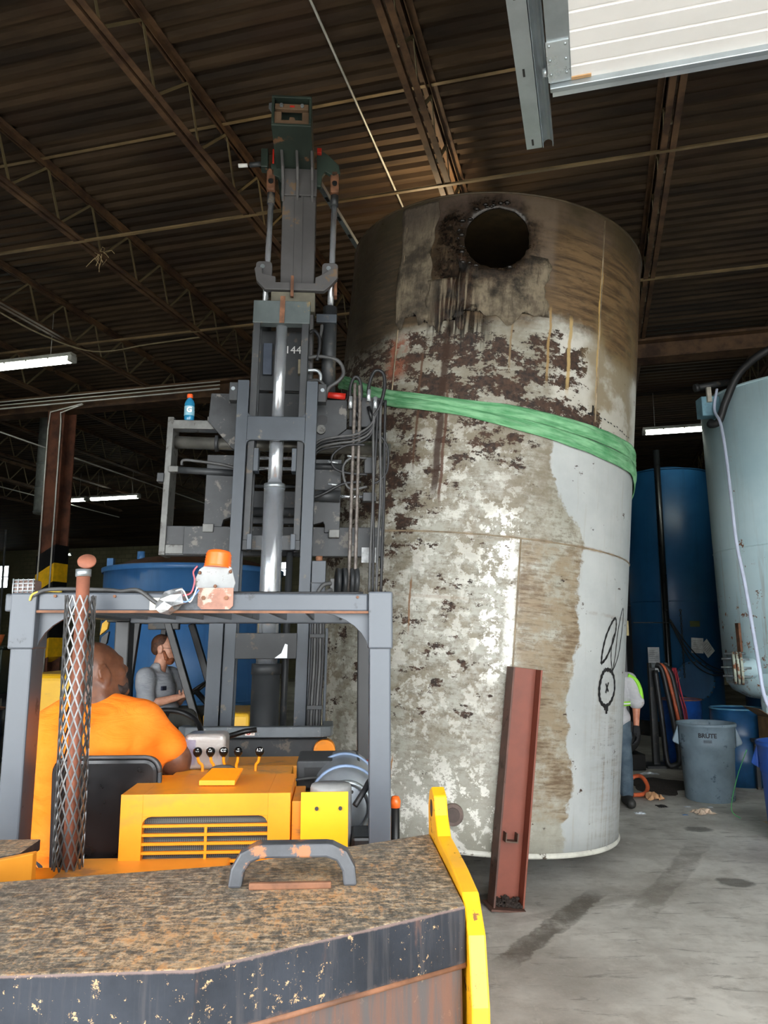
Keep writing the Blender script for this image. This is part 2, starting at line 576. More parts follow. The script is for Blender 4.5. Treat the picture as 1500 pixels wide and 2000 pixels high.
# open-web roof joists running down the hall
def rod_mesh(dy):
    return Mesh().bar((0, 0, 0.03), (0, dy, 0.47), 0.022, 0.022, up=(1, 0, 0))
ROD = [None, None]
M_ROD = plain('olive_web_steel', (112, 100, 72), .55, 0, .15, 2)
def joist(v, u0, u1, n0):
    e = bpy.data.objects.new('roof_joist', None); COL.objects.link(e)
    e.matrix_world = MB_ @ Matrix.Translation((v, 0, 5.45))
    struct(e, n0); e['group'] = 'roof joists'
    for s in (-1, 1):                       # double angles
        m = Mesh()
        m.box(s * .012, s * .058, u0, u1, 0.0, 0.007); m.box(s * .012, s * .019, u0, u1, 0.007, 0.05)
        m.build('bottom_chord', M_JOIST, e)
        m = Mesh()
        m.box(s * .012, s * .06, u0, u1, 0.488, 0.496); m.box(s * .012, s * .019, u0, u1, 0.44, 0.488)
        m.build('top_chord', M_JOIST, e)
    u = u0 + .1; k = 0
    while u < u1 - .35:
        dy = 0.44 if k % 2 == 0 else 0.20
        sgn = 1 if k % 2 == 0 else -1
        if ROD[k % 2] is None:
            me = rod_mesh(dy) if k % 2 == 0 else Mesh().bar((0, 0, 0.47), (0, dy, 0.03), 0.03, 0.006, up=(1, 0, 0))
            o = me.build('web_rod', M_ROD, e); ROD[k % 2] = o.data
        else:
            o = obj('web_rod', ROD[k % 2], e)
        o.location = (0, u, 0)
        u += dy; k += 1
        if u > 19: break
JV = [0.71 - 1.79 * k for k in range(-3, 11)]
names = ['first', 'second', 'third']
for v in JV:
    u0 = U0 + .02; u1 = 10.02
    lab = 'brown open-web steel roof joist with slanted rods'
    if abs(v - 0.71) < .01: lab = 'brown roof joist rising to the right of the big tank, below the white door'
    elif abs(v + 1.08) < .01: lab = 'brown roof joist running down behind the top of the big tank'
    elif abs(v + 2.87) < .01: lab = 'brown roof joist ending behind the raised boom'
    elif abs(v + 4.66) < .01: lab = 'brown roof joist left of the raised boom, second from it'
    e = joist(v, u0, u1, lab)
for v in JV[:]:
    if v > -16: joist(v, 10.12, 20.0, 'dim roof joist beyond the cross girder')
# bridging angles across the joists
def bridging(u, v0, v1, z, lab):
    o = Mesh().box(v0, v1, u - .016, u + .016, z - .004, z).box(v0, v1, u + .012, u + .016, z, z + .03).build('joist_bridging', plain('bridging_steel', (128, 108, 76), 0.6, 0, 0.2, 3))
    o.matrix_world = MB_; struct(o, lab)
bridging(5.92, V0, V1, 5.447, 'thin steel bridging bar across the roof joists, nearer to the camera')
bridging(8.2, V0, V1, 5.447, 'thin steel bridging bar across the roof joists, farther from the camera')
bridging(5.31, V0, V1, 5.93, 'thin steel bridging bar close under the roof deck')

# steel girder carrying the joists, and its columns
gd = Mesh()
for z0, z1 in ((5.2, 5.22), (5.43, 5.45)): gd.box(V0, V1, 9.93, 10.21, z0, z1)
gd.box(V0, V1, 10.06, 10.08, 5.22, 5.43)
gd.box(V0, V1, 9.95, 10.19, 5.45, 5.47)
o = gd.build('roof_girder', M_JOIST); o.matrix_world = MB_; struct(o, 'brown steel girder crossing the hall below the joists')
def column(v, u, lab):
    e = bpy.data.objects.new('steel_column', None); COL.objects.link(e); e.matrix_world = MB_ @ Matrix.Translation((v, u, 0)); struct(e, lab)
    m = Mesh(); m.box(-.15, .15, -.15, -.13, 0, 5.2); m.box(-.15, .15, .13, .15, 0, 5.2); m.box(-.01, .01, -.13, .13, 0, 5.2)
    m.build('column_shaft', M_RUSTCOL, e)
    for i, (z0, mm) in enumerate(((2.62, M_BLACK), (2.34, M_YELSTR), (2.06, M_BLACK), (1.78, M_YELSTR), (1.50, M_BLACK), (1.22, M_YELSTR))):
        s = Mesh(); d = .16
        s.hexa([(-d, -d, z0), (d, -d, z0 + .18), (d, d, z0 + .18), (-d, d, z0), (-d, -d, z0 + .28), (d, -d, z0 + .46), (d, d, z0 + .46), (-d, d, z0 + .28)])
        s.build('hazard_band', mm, e)
column(-8.02, 10.07, 'rust red steel column with yellow and black bands left of the forklift')
column(6.2, 10.07, 'dark steel column at the right side')

# conduits along the girder and down the column
def conduit(name, pts, r, lab, sub=0):
    o = Mesh().tube(pts, r, 6, sub).build(name, M_COND); o.matrix_world = MB_
    return tag(o, lab, 'conduit', 'thin electrical conduits')
conduit('conduit', [(-19, 9.9, 5.30), (-5.2, 9.9, 5.30)], .013, 'lowest of the pale conduits along the girder')
conduit('conduit', [(-19, 9.9, 5.36), (-5.2, 9.9, 5.36)], .010, 'middle of the pale conduits along the girder')
conduit('conduit', [(-19, 9.9, 5.415), (-5.2, 9.9, 5.415)], .009, 'highest of the pale conduits along the girder')
conduit('conduit', [(-7.5, 9.86, 5.24), (-7.90, 9.87, 5.14), (-7.90, 9.89, 5.0), (-7.90, 9.89, 0.2)], .012, 'pale conduit running down the middle of the rust column')
conduit('conduit', [(-7.5, 9.84, 5.24), (-8.08, 9.86, 5.16), (-8.12, 9.88, 4.9), (-8.12, 9.89, 0.2)], .012, 'pale conduit running down the left edge of the rust column')
conduit('conduit', [(-1.68, 1.0, 5.915), (-1.68, 5.95, 5.915), (-1.68, 9.9, 5.915)], .010, 'long conduit under the deck between the boom and the tank joist')
conduit('conduit', [(-13.0, 10.3, 5.1), (-13.0, 19, 5.1)], .014, 'pale conduit beyond the girder, left of the column')
conduit('conduit', [(-9.4, 10.3, 5.05), (-9.4, 20, 5.05)], .014, 'pale conduit beyond the girder, right of the column')
# slotted strut hung below the joists, behind the boom
o = Mesh().box(-1.97, -1.93, 4.3, 8.2, 5.17, 5.21)
o = o.build('slotted_strut', M_GALV); o.matrix_world = MB_; tag(o, 'grey slotted steel strut hanging behind the raised boom', 'strut')
for k in range(12): Mesh().box(-1.962, -1.938, 4.5 + k * .3, 4.56 + k * .3, 5.166, 5.172).build('slot', M_BLACK, o)

# fluorescent strip lamps
def lamp(v, u, z, L, lab, on=True):
    t = thing('strip_lamp', lab, 'lamp', M=MB_ @ Matrix.Translation((v, u, z)), group='fluorescent strip lamps')
    h = Mesh(); h.box(-L / 2, L / 2, -.07, .07, .055, .085); h.box(-L / 2, L / 2, -.055, .055, .085, .11)
    h.build('housing', M_LAMPH, t, .006)
    d = Mesh()
    prof = [(-.065, .055), (-.06, .012), (-.03, -.012), (.03, -.012), (.06, .012), (.065, .055)]
    d.prism(prof, lambda a, b, x: (x, a, b), -L / 2 + .05, L / 2 - .05)
    d.build('diffuser', M_TUBE, t, .004)
    for s in (-1, 1):
        Mesh().box(min(s * (L / 2 - .05), s * (L / 2 + .01)), max(s * (L / 2 - .05), s * (L / 2 + .01)), -.062, .062, -.01, .07).build('end_cap', M_LAMPH, t, .01)
        Mesh().cyl((s * L * .35, 0, .11), (s * L * .35, 0, ZD - z - .02), .004, n=5).build('hanger', M_LAMPH, t)
    n = int(L / .3)
    for k in range(1, n):
        for s in (-1, 1):
            x = -L / 2 + L * k / n
            Mesh().box(x - .012, x + .012, s * .058, s * .072, .04, .075).build('clip', M_LAMPH, t)
    return t
lamp(-7.55, 8.13, 5.2, 2.36, 'bright strip lamp at the upper left edge above the column')
lamp(-11.75, 16.93, 5.2, 1.45, 'far strip lamp right of the rust column')
lamp(-13.3, 16.93, 5.2, 1.45, 'far strip lamp partly hidden behind the rust column')
lamp(1.62, 13.83, 5.2, 1.36, 'strip lamp over the blue tanks on the right')
lamp(-0.6, 7.6, 5.2, 1.36, 'added strip lamp, unseen behind the top of the big tank')  # out of sight, added to light the deck above the tank
lamp(-22.0, 28.0, 5.2, 1.3, 'added far strip lamp, unseen behind the rust column')  # this and the next two: unseen lamps added to brighten the back wall
lamp(-9.0, 24.0, 5.2, 2.4, 'added far strip lamp, unseen behind the mast')
lamp(-12.2, 24.0, 5.2, 2.4, 'added far strip lamp, unseen behind the carriage frame')
# vertical grey vent duct
t = thing('vent_duct', 'grey round duct hanging from the roof left of the column', 'duct', (-6.28, 14.0, 3.93))
d = Mesh(); d.cyl((0, 0, 0), (0, 0, 2.0), .165, n=24); d.build('duct', plain('duct_grey', (150, 156, 150), 0.5, .3), t)
for k in range(4): Mesh().torus((0, 0, .03 + k * .45), (0, 0, 1), .166, .008, 24, 6).build('band', M_GALV, t)

# ------------------------------------------------------------------ open sectional door overhead
dr = bpy.data.objects.new('door_1', None); COL.objects.link(dr); dr.matrix_world = MB_ @ Matrix.Translation((0, 0, 4.25)); struct(dr, 'white ribbed sectional door pushed open overhead')
u1 = 3.39
for k in range(8):                          # hinged sections, each with raised ribs
    b = u1 - .03 - k * .535; a = b - .53
    pn = Mesh(); prof = []
    for j in range(5):
        x0 = a + j * .106; x1 = x0 + .106
        prof += [(x0 + .004, -.004), (x0 + .009, 0.006), (x0 + .018, 0.006), (x0 + .023, -.004), (x1 - .001, -.004)]
    prof = [(a, .045)] + [(a, -.004)] + prof + [(b, -.004), (b, .045)]
    pn.prism(prof, lambda q, z, v: (v, q, z), .0, DR - .1)
    pn.build('door_section', M_DOORW, dr)
    Mesh().box(-.10, .0, a + .003, b - .003, -.008, .048).build('end_stile', M_GALV, dr)
Mesh().box(-.10, DR - .05, u1 - .03, u1, -.035, .05).build('bottom_rail', M_GALV, dr, .004)
Mesh().box(-.09, DR - .05, u1, u1 + .035, -.03, -.018).build('bottom_seal', M_GALV_L, dr)
br = Mesh(); br.box(-.105, -.005, u1 - .30, u1 - .045, -.014, -.008); o = br.build('corner_bracket', M_GALV_L, dr)
for i in range(6): Mesh().cyl((-.09 + .07 * (i % 2), u1 - .28 + .09 * (i // 2), -.02), (-.09 + .07 * (i % 2), u1 - .28 + .09 * (i // 2), -.008), .006, n=8).build('bolt', M_GALV, o)
Mesh().box(-.0, .09, u1 - .052, u1 - .034, -.01, -.004).build('wood_wedge', plain('pale_wood', (190, 150, 104), .6), dr)
# horizontal track: angle plus rolled channel
tk = Mesh(); tk.box(-.245, -.165, -.6, 3.80, -.03, -.024); tk.box(-.171, -.165, -.6, 3.80, -.024, .05)
to = tk.build('track_angle', M_GALV, dr)
tc = Mesh(); pr = []
for i in range(9):
    t_ = math.pi * (-.15 + 1.3 * i / 8); pr.append((-.135 + .03 * math.cos(t_), .012 + .035 * math.sin(t_)))
inn = [(-.135 + (x + .135) * .86, .012 + (z - .012) * .86) for x, z in pr]
tc.prism(pr + inn[::-1], lambda a, z, u_: (a, u_, z - .01), -.6, 3.83)
tc.build('track_channel', M_GALV, dr)
for uu in (3.72, 2.75, 3.2): Mesh().box(-.215, -.205, uu, uu + .05, -.032, -.029).build('slot', M_BLACK, to)
Mesh().cyl((-.13, 3.30, .01), (-.09, 3.30, .01), .022, n=12).build('roller', M_GALV_L, dr)
# jamb trims around the two openings
for i, (a, b, h) in enumerate(((DL, DR, DH), (EL, ER, EH))):
    m = Mesh(); m.box(a - .02, a + .06, U0 - .27, U0 + .03, 0, h); m.box(b - .06, b + .02, U0 - .27, U0 + .03, 0, h); m.box(a + .06, b - .06, U0 - .27, U0 + .03, h - .06, h + .02)
    o = m.build('trim_%d' % (i + 1), M_GALV); o.matrix_world = MB_; struct(o, ('steel jamb trim of the loading door under the white sectional door', 'steel jamb trim of the left opening added to light the forklift')[i])
# ================================================================== THE BIG STORAGE TANK (leaning, carried by the forklift)
TR, TH_ = 1.255, 4.634
_a = Vector((math.sin(0.093), math.sin(0.006), 0)); _a.z = math.sqrt(1 - _a.length_squared)
_e1 = Vector((0, 1, 0)).cross(_a).normalized(); _e2 = _a.cross(_e1)
M_TANKF = Matrix.Translation((0.561, 6.465, 0.286)) @ Matrix((( _e1.x, _e2.x, _a.x, 0), (_e1.y, _e2.y, _a.y, 0), (_e1.z, _e2.z, _a.z, 0), (0, 0, 0, 1)))
def tp(u, v, r=0.0):
    """point on the tank wall: u metres round from the front, v metres up, r out from the wall"""
    t = u / TR
    return ((TR + r) * math.sin(t), -(TR + r) * math.cos(t), v)

def m_tank():
    g = G('weathered_tank_paint')
    uv = g.n('ShaderNodeUVMap'); uv.uv_map = 'UVMap'
    X = g.xyz(uv.outputs[0]); U, V = X[0], X[1]
    P = g.vec(U, V, 0.0)
    nb = g.noise(P, 1.6, 6, 0.62); nm = g.noise(P, 7.0, 6, 0.68); nf = g.noise(P, 26.0, 5, 0.7)
    nh = g.noise(g.scale(P, 1.2, 9.0, 1), 2.4, 6, 0.68, 0.4)           # horizontal brush streaks
    nh2 = g.noise(g.scale(P, 3.0, 22.0, 1), 2.0, 5, 0.7)
    nv = g.noise(g.scale(P, 16.0, 0.9, 1), 1.6, 5, 0.62)               # vertical runs
    warp = g.mul(g.sub(nm, 0.5), 0.30); warp2 = g.mul(g.sub(nf, 0.5), 0.12); wb = g.mul(g.sub(nb, 0.5), 0.6)
    Uw = g.add(U, g.add(g.mul(warp, 0.6), warp2)); Vw = g.add(V, g.add(warp, warp2))
    def rect(u0, u1, v0, v1, s=0.05, uu=None, vv=None):
        uu = Uw if uu is None else uu; vv = Vw if vv is None else vv
        return g.mul(g.mul(g.ramp(uu, u0 - s, u0 + s), g.sub(1.0, g.ramp(uu, u1 - s, u1 + s))), g.mul(g.ramp(vv, v0 - s, v0 + s), g.sub(1.0, g.ramp(vv, v1 - s, v1 + s))))
    inv = lambda x: g.sub(1.0, x)
    # faded pale paint, mottled
    mott = g.noise(P, 3.4, 8, 0.74); spk = g.noise(P, 15.0, 6, 0.8); inv_ = lambda q: g.sub(1.0, q)
    col = g.mix(g.ramp(nb, 0.3, 0.7), lin((142, 140, 127)), lin((180, 179, 169)))
    midm = g.add(0.25, g.mul(rect(-2.2, 0.75, 0.5, 3.0, 0.35), 0.75))
    grime = g.ramp(g.add(g.mul(mott, 0.8), g.mul(nh, 0.2)), 0.42, 0.58)
    col = g.mix(g.mul(grime, g.mul(midm, 0.8)), col, lin((118, 108, 88)))
    col = g.mix(g.mul(g.ramp(g.add(g.mul(spk, 0.65), g.mul(nh2, 0.35)), 0.48, 0.57), g.mul(midm, 0.65)), col, lin((96, 87, 71)))
    col = g.mix(g.mul(g.ramp(nb, 0.52, 0.66), g.mul(midm, 0.45)), col, lin((100, 84, 64)))
    soot = g.mul(rect(-1.3, 0.62, 2.25, 3.7, 0.3), g.ramp(g.add(g.mul(mott, .6), g.mul(nh, .4)), 0.34, 0.56))
    col = g.mix(g.mul(soot, 0.62), col, lin((112, 102, 84)))
    # white chips, densest beside the vertical weld and low down
    chip = g.ramp(g.add(g.mul(nm, .6), g.mul(spk, 0.4)), 0.50, 0.545)
    near = g.sub(1.0, g.ramp(g.add(g.mth('ABSOLUTE', g.sub(U, 0.08)), g.mul(warp, .8)), 0.05, 0.24))
    wz = g.mx(g.mul(near, rect(-.4, .19, 1.15, 2.25, .12, U)), g.mul(rect(-1.9, .3, -.3, 0.5, .2), 0.75))
    col = g.mix(g.mul(chip, g.add(wz, g.mul(rect(-1.6, .2, .4, 2.9, .3), 0.38))), col, lin((230, 229, 220)))
    wl = g.sub(1.0, g.ramp(g.add(g.mth('ABSOLUTE', g.sub(U, 0.15)), g.add(g.mul(warp, .45), g.mul(warp2, .6))), 0.015, 0.05))
    col = g.mix(g.mul(g.mul(wl, g.ramp(nm, .38, .5)), rect(-.3, .19, 1.22, 2.0, .1, U)), col, lin((240, 239, 232)))
    # rubbed brown wash right of the weld
    wash = g.mul(rect(0.19, 0.70, 0.22, 2.04, 0.03, U, g.add(V, warp2)), g.ramp(g.add(g.mul(nh, .25), g.mul(mott, .75)), 0.36, 0.56))
    col = g.mix(g.mul(wash, 0.78), col, lin((140, 124, 100)))
    col = g.mix(g.mul(g.mul(wash, g.ramp(g.add(g.mul(nh2, .5), g.mul(nb, .5)), 0.46, 0.58)), 0.8), col, lin((88, 68, 47)))
    # clean grey repaint on the right
    bnd = g.add(0.66, g.add(g.mul(g.sub(nb, 0.5), 0.42), g.add(g.mul(warp, 0.5), g.mul(warp2, .5))))
    bnd = g.sub(bnd, g.mul(g.ramp(V, 2.1, 2.7), 0.30))
    clean = g.mul(g.ramp(U, g.sub(bnd, 0.015), g.add(bnd, 0.015)), g.sub(1.0, g.ramp(Vw, 2.86, 2.9)))
    ccol = g.mix(g.ramp(nb, 0.3, 0.7), lin((160, 164, 163)), lin((178, 181, 179)))
    ccol = g.mix(g.mul(g.ramp(nv, 0.56, 0.72), 0.4), ccol, lin((150, 140, 122)))
    ccol = g.mix(g.mul(rect(.9, 2.2, -.2, 1.1, .25), g.mul(g.ramp(g.add(g.mul(nh, .4), g.mul(nv, .6)), 0.47, .6), 0.4)), ccol, lin((124, 108, 84)))
    col = g.mix(clean, col, ccol)
    up_clean = g.mul(rect(0.35, 1.9, 2.9, 3.62, 0.06), 1.0)
    col = g.mix(g.mul(up_clean, 0.9), col, g.mix(g.ramp(nb, .35, .65), lin((176, 172, 160)), lin((196, 193, 184))))
    # rust: dark brown flakes in a band under the oily top and down the left side
    dens = g.mul(rect(-2.3, 0.62, 2.85, 3.60, 0.16), 0.19)
    dens = g.mx(dens, g.mul(rect(-0.75, 0.15, 2.85, 3.35, 0.25), 0.205))
    dens = g.mx(dens, g.mul(rect(-2.3, -0.35, 1.7, 3.5, 0.4), 0.175))
    dens = g.mx(dens, g.mul(rect(-0.6, 0.35, 2.3, 3.1, 0.3), 0.145))
    dens = g.mx(dens, g.mul(rect(-2.2, 0.15, 0.6, 1.9, 0.35), 0.12))
    dens = g.mx(dens, g.mul(rect(0.32, 0.66, 3.12, 3.56, 0.1), 0.205))
    dens = g.mx(dens, g.mul(rect(0.42, 0.84, 2.88, 3.10, 0.06), 0.22))
    dens = g.mx(dens, 0.066)
    rn = g.add(g.mul(g.noise(g.scale(P, 1.0, 1.7, 1), 4.6, 10, 0.76), 0.78), g.mul(spk, 0.22))
    rust = g.ramp(rn, g.sub(0.668, dens), g.sub(0.682, dens))
    rcol = g.mix(g.ramp(nf, 0.35, 0.65), lin((36, 29, 25)), lin((74, 54, 42)))
    rcol = g.mix(g.mul(g.ramp(mott, .5, .62), .6), rcol, lin((78, 57, 44)))
    col = g.mix(rust, col, rcol)
    col = g.mix(g.mul(rect(-0.93, -0.76, 3.24, 3.54, 0.05), g.ramp(nm, .42, .54)), col, lin((136, 84, 64)))   # red lead primer patch
    # oily brown top, drooping lower on the left and far right
    edge = g.add(3.62, g.mul(g.sub(nb, 0.5), 0.5))
    edge = g.sub(edge, g.mul(g.ramp(U, -0.3, -1.2), 0.18))
    edge = g.sub(edge, g.mul(g.ramp(U, 0.62, 0.95), 0.15))
    top = g.ramp(g.add(V, warp2), g.sub(edge, 0.05), g.add(edge, 0.12))
    brown = g.mix(g.ramp(g.add(g.mul(nh, .6), g.mul(mott, .4)), 0.38, 0.62), lin((58, 46, 33)), lin((96, 77, 54)))
    brown = g.mix(g.mul(g.ramp(U, -0.2, 0.6), 0.7), brown, g.mix(g.ramp(nh, .36, .62), lin((68, 49, 29)), lin((118, 92, 60))))
    brown = g.mix(g.mul(g.ramp(U, -0.55, -1.0), 0.75), brown, g.mix(g.ramp(nh, .36, .62), lin((31, 28, 22)), lin((56, 48, 38))))
    brown = g.mix(g.mul(g.ramp(nh2, 0.52, 0.7), 0.4), brown, lin((122, 102, 76)))
    brown = g.mix(g.mul(g.ramp(V, 4.25, 4.55), 0.75), brown, g.mix(g.ramp(nb, .4, .6), lin((58, 51, 36)), lin((92, 76, 66))))
    col = g.mix(g.mul(top, 0.96), col, brown)
    # ochre stains running down on the right and along the second weld
    och = g.mul(rect(0.72, 1.35, 2.98, 3.9, 0.10, g.add(U, g.mul(g.sub(nb, .5), .9)), g.add(V, g.mul(g.sub(nb, .5), .8))), 0.8)
    col = g.mix(g.mul(och, g.ramp(nb, 0.42, 0.52)), col, lin((120, 104, 74)))
    for uc, v0, v1, w, c in ((0.30, 3.2, 3.78, .011, (150, 122, 78)), (0.47, 3.15, 3.74, .016, (172, 146, 96)), (0.02, 3.25, 3.7, .008, (124, 104, 76)),
                             (0.745, 3.2, 4.2, .014, (182, 150, 88)), (-0.44, 2.3, 3.6, .030, (54, 36, 25)), (-0.40, 2.25, 3.1, .012, (78, 50, 34)), (-0.62, 2.5, 3.4, .010, (84, 60, 44)),
                             (-0.55, 1.35, 1.75, .008, (122, 90, 62)), (-0.58, .2, .55, .006, (168, 120, 70)), (-0.78, .18, .5, .006, (160, 130, 80))):
        uu = g.add(U, g.mul(g.sub(g.noise(g.scale(P, .2, 2.0, 1), 2.0, 3, .5), 0.5), 0.05))
        m = g.mul(g.sub(1.0, g.ramp(g.add(g.mth('ABSOLUTE', g.sub(uu, uc)), g.mul(warp2, 0.15)), w * 0.5, w * 1.2)), g.mul(g.ramp(V, v0 - .05, v0 + .12), g.sub(1.0, g.ramp(V, v1 - .05, v1 + .02))))
        col = g.mix(g.mul(m, 0.92), col, lin(c))
    pt_ = g.mul(rect(.02, .31, 3.95, 4.60, .03, U, V), g.ramp(mott, .3, .55))
    col = g.mix(g.mul(pt_, .65), col, lin((108, 94, 80)))
    pl_ = g.mul(rect(-.62, .05, 4.36, 4.62, .04, U, V), .6)
    col = g.mix(pl_, col, g.mix(g.ramp(mott, .4, .6), lin((62, 52, 46)), lin((92, 78, 72))))
    # black tar round the manhole and its runs
    hu = g.sub(U, -0.129); hv = g.sub(V, 4.266)
    hd = g.mth('SQRT', g.add(g.mul(hu, hu), g.mul(hv, hv)))
    tar = g.sub(1.0, g.ramp(g.add(hd, g.add(g.mul(g.ramp(hu, -.15, .2), .05), g.add(g.mul(warp, .9), g.mul(warp2, .7)))), 0.29, 0.42))
    tarl = g.mul(rect(-0.60, -0.34, 3.80, 4.52, 0.08), g.ramp(nm, .34, .52))
    runs = g.mul(rect(-0.60, -0.14, 3.50, 4.25, 0.08, U, g.add(V, g.mul(g.sub(nv, .5), .9))), g.ramp(nv, 0.40, 0.52))
    tarm = g.mx(g.mx(g.mul(tar, .9), tarl), g.mul(runs, .92))
    col = g.mix(tarm, col, g.mix(g.ramp(nf, .4, .6), lin((17, 15, 13)), lin((46, 35, 27))))
    # thin weld line rust along the courses
    for vc in (2.067, 1.62):
        m = g.sub(1.0, g.ramp(g.add(g.mth('ABSOLUTE', g.sub(V, vc)), g.mul(warp2, .1)), 0.004, 0.02))
        col = g.mix(g.mul(m, g.mul(g.ramp(nm, .4, .6), .6 if vc > 2 else .3)), col, lin((120, 90, 62)))
    # stencil ghost and scuffs near the bottom right
    sc = g.mul(rect(1.0, 1.3, 0.45, 0.9, .04), g.ramp(nh2, .5, .62))
    col = g.mix(g.mul(sc, g.mul(g.ramp(nv, .4, .6), .6)), col, lin((84, 78, 70)))
    ro = g.add(0.42, g.add(g.mul(rust, 0.3), g.mul(grime, 0.12)))
    ro = g.sub(ro, g.mul(top, 0.02)); ro = g.sub(ro, g.mul(tarm, 0.22))
    h = g.add(g.mul(g.sub(1.0, rust), 0.6), g.add(g.mul(nm, 0.25), g.mul(tarm, g.mul(nm, 1.5))))
    h = g.add(h, g.mul(clean, 0.4))
    g.bump(h, 0.35, 0.006)
    return g.fin(col, ro, spec=0.4)

def m_cloth():
    g = G('dirty_wrap_cloth'); uv = g.n('ShaderNodeUVMap'); uv.uv_map = 'UVMap'
    P = uv.outputs[0]; X = g.xyz(P); U, V = X[0], X[1]
    n1 = g.noise(P, 3.5, 7, .68); n2 = g.noise(g.scale(P, 14, 3, 1, .4), 2, 6, .7); nm = g.noise(P, 7, 6, .7); nv = g.noise(g.scale(P, 18.0, 0.9, 1), 1.6, 5, 0.62)
    col = g.mix(g.ramp(n1, .36, .62), lin((64, 57, 48)), lin((132, 120, 100)))
    col = g.mix(g.mul(g.ramp(n2, .48, .66), .6), col, lin((60, 52, 44)))
    col = g.mix(g.mul(g.ramp(V, 4.2, 4.5), .7), col, lin((84, 74, 66)))
    hu = g.sub(U, -0.129); hv = g.sub(V, 4.266); hd = g.mth('SQRT', g.add(g.mul(hu, hu), g.mul(hv, hv)))
    tar = g.sub(1.0, g.ramp(g.add(hd, g.mul(g.sub(nm, .5), .5)), 0.28, 0.52))
    lft = g.mul(g.mul(g.ramp(g.add(U, g.mul(g.sub(nm, .5), .2)), -.62, -.52), g.sub(1.0, g.ramp(g.add(U, g.mul(g.sub(nm, .5), .2)), -.32, -.16))), g.mul(g.ramp(nv, .36, .50), .97))
    col = g.mix(g.mx(g.mul(tar, .85), lft), col, g.mix(g.ramp(nm, .4, .6), lin((18, 15, 13)), lin((54, 37, 26))))
    g.bump(g.add(n2, g.mul(n1, .7)), .9, .025)
    return g.fin(col, g.sub(.85, g.mul(lft, .5)), spec=.3)

M_TANKP = m_tank(); M_CLOTH = m_cloth()
M_TAR = plain('black_tar', (24, 20, 17), 0.3, 0, .3, 20)
tank = thing('storage_tank', 'tall leaning off-white steel tank with rust, brown oily top and round hole', 'tank', M=M_TANKF)

HU, HV, HR = -0.129, 4.266, 0.238
def uvmesh(name, quads_uv, mat, parent, roff=0.0, solid=0.0, smooth=True, rfun=None):
    """quads given as lists of (u, v) corner indices into a shared list"""
    pts, faces = quads_uv
    me = bpy.data.meshes.new(name)
    me.from_pydata([tp(u, v, roff + (rfun(u, v) if rfun else 0)) for u, v in pts], [], faces)
    l = me.uv_layers.new(name='UVMap')
    for poly in me.polygons:
        us = [pts[me.loops[i].vertex_index][0] for i in poly.loop_indices]
        wrap = max(us) - min(us) > math.pi * TR
        for i in poly.loop_indices:
            u, v = pts[me.loops[i].vertex_index]
            if wrap and u < 0: u += 2 * math.pi * TR
            l.data[i].uv = (u, v)
    me.materials.append(mat)
    if smooth: me.polygons.foreach_set('use_smooth', [True] * len(me.polygons))
    me.update()
    return obj(name, me, parent, solid=solid)
def tank_shell():
    pts = []; faces = []
    hs = 0.35
    half = math.pi * TR
    us = [HU - hs + 2 * hs * i / 16 for i in range(17)]
    us = [-half + (us[0] + half) * i / 44 for i in range(44)] + us + [us[-1] + (half - us[-1]) * i / 52 for i in range(1, 52)]
    vs = [HV - hs + 2 * hs * i / 16 for i in range(17)]
    vs = [(vs[0]) * i / 20 for i in range(20)] + vs + [TH_]
    id_ = {}
    def vid(i, j):
        i %= len(us)
        if (i, j) not in id_: id_[(i, j)] = len(pts); pts.append((us[i], vs[j]))
        return id_[(i, j)]
    for i in range(len(us)):
        for j in range(len(vs) - 1):
            if 44 <= i < 60 and 20 <= j < 36: continue
            faces.append((vid(i, j), vid(i + 1, j), vid(i + 1, j + 1), vid(i, j + 1)))
    # polar fill around the hole with a slightly torn edge
    bd = [(44 + k, 20) for k in range(16)] + [(60, 20 + k) for k in range(16)] + [(60 - k, 36) for k in range(16)] + [(44, 36 - k) for k in range(16)]
    n = len(bd); rings = [[vid(*b) for b in bd]]
    rnd = random.Random(3)
    circ = []
    for b in bd:
        u, v = us[b[0]] - HU, vs[b[1]] - HV
        L = math.hypot(u, v); rr = HR * (1 + rnd.uniform(-.025, .02))
        circ.append((HU + u / L * rr, HV + v / L * rr))
    for t in (0.35, 0.7, 1.0):
        ring = []
        for b, c in zip(bd, circ):
            u = us[b[0]] * (1 - t) + c[0] * t; v = vs[b[1]] * (1 - t) + c[1] * t
            ring.append(len(pts)); pts.append((u, v))
        rings.append(ring)
    for A, B in zip(rings, rings[1:]):
        for k in range(n):
            l = (k + 1) % n
            faces.append((A[k], A[l], B[l], B[k]))
    return pts, faces
shell = uvmesh('shell', tank_shell(), M_TANKP, tank, 0, 0.012)
shell.data.materials.append(M_TAR)
shell.modifiers[0].material_offset_rim = 1
shell.modifiers[0].material_offset = 1
# roof and floor plates
rf = Mesh(); rf.lathe([(TR - .013, TH_ - .004), (TR * .5, TH_ + .05), (0, TH_ + .09)], n=96, close=False); rf.build('roof_plate', plain('oily_brown_steel', (74, 62, 44), .5, 0, .2), tank, solid=.01)
Mesh().lathe([(TR - .02, .03), (TR - .02, .04), (0, .04), (0, .03)], n=96, close=False).build('floor_plate', plain('tank_floor_steel', (90, 84, 74), .7), tank)
# rolled knuckle at the base and the top lip
Mesh().lathe([(TR - .015, -.006), (TR + .006, -.004), (TR + .012, .008), (TR + .008, .024), (TR + .001, .03)], n=128, close=False).build('base_lip', plain('base_lip_paint', (206, 204, 192), .45, 0, .12, 6, (70, 58, 46), .05, 9), tank)
Mesh().torus((0, 0, TH_ - .004), (0, 0, 1), TR, .008, 128, 8).build('top_lip', plain('oily_brown_steel', (74, 62, 44)), tank)
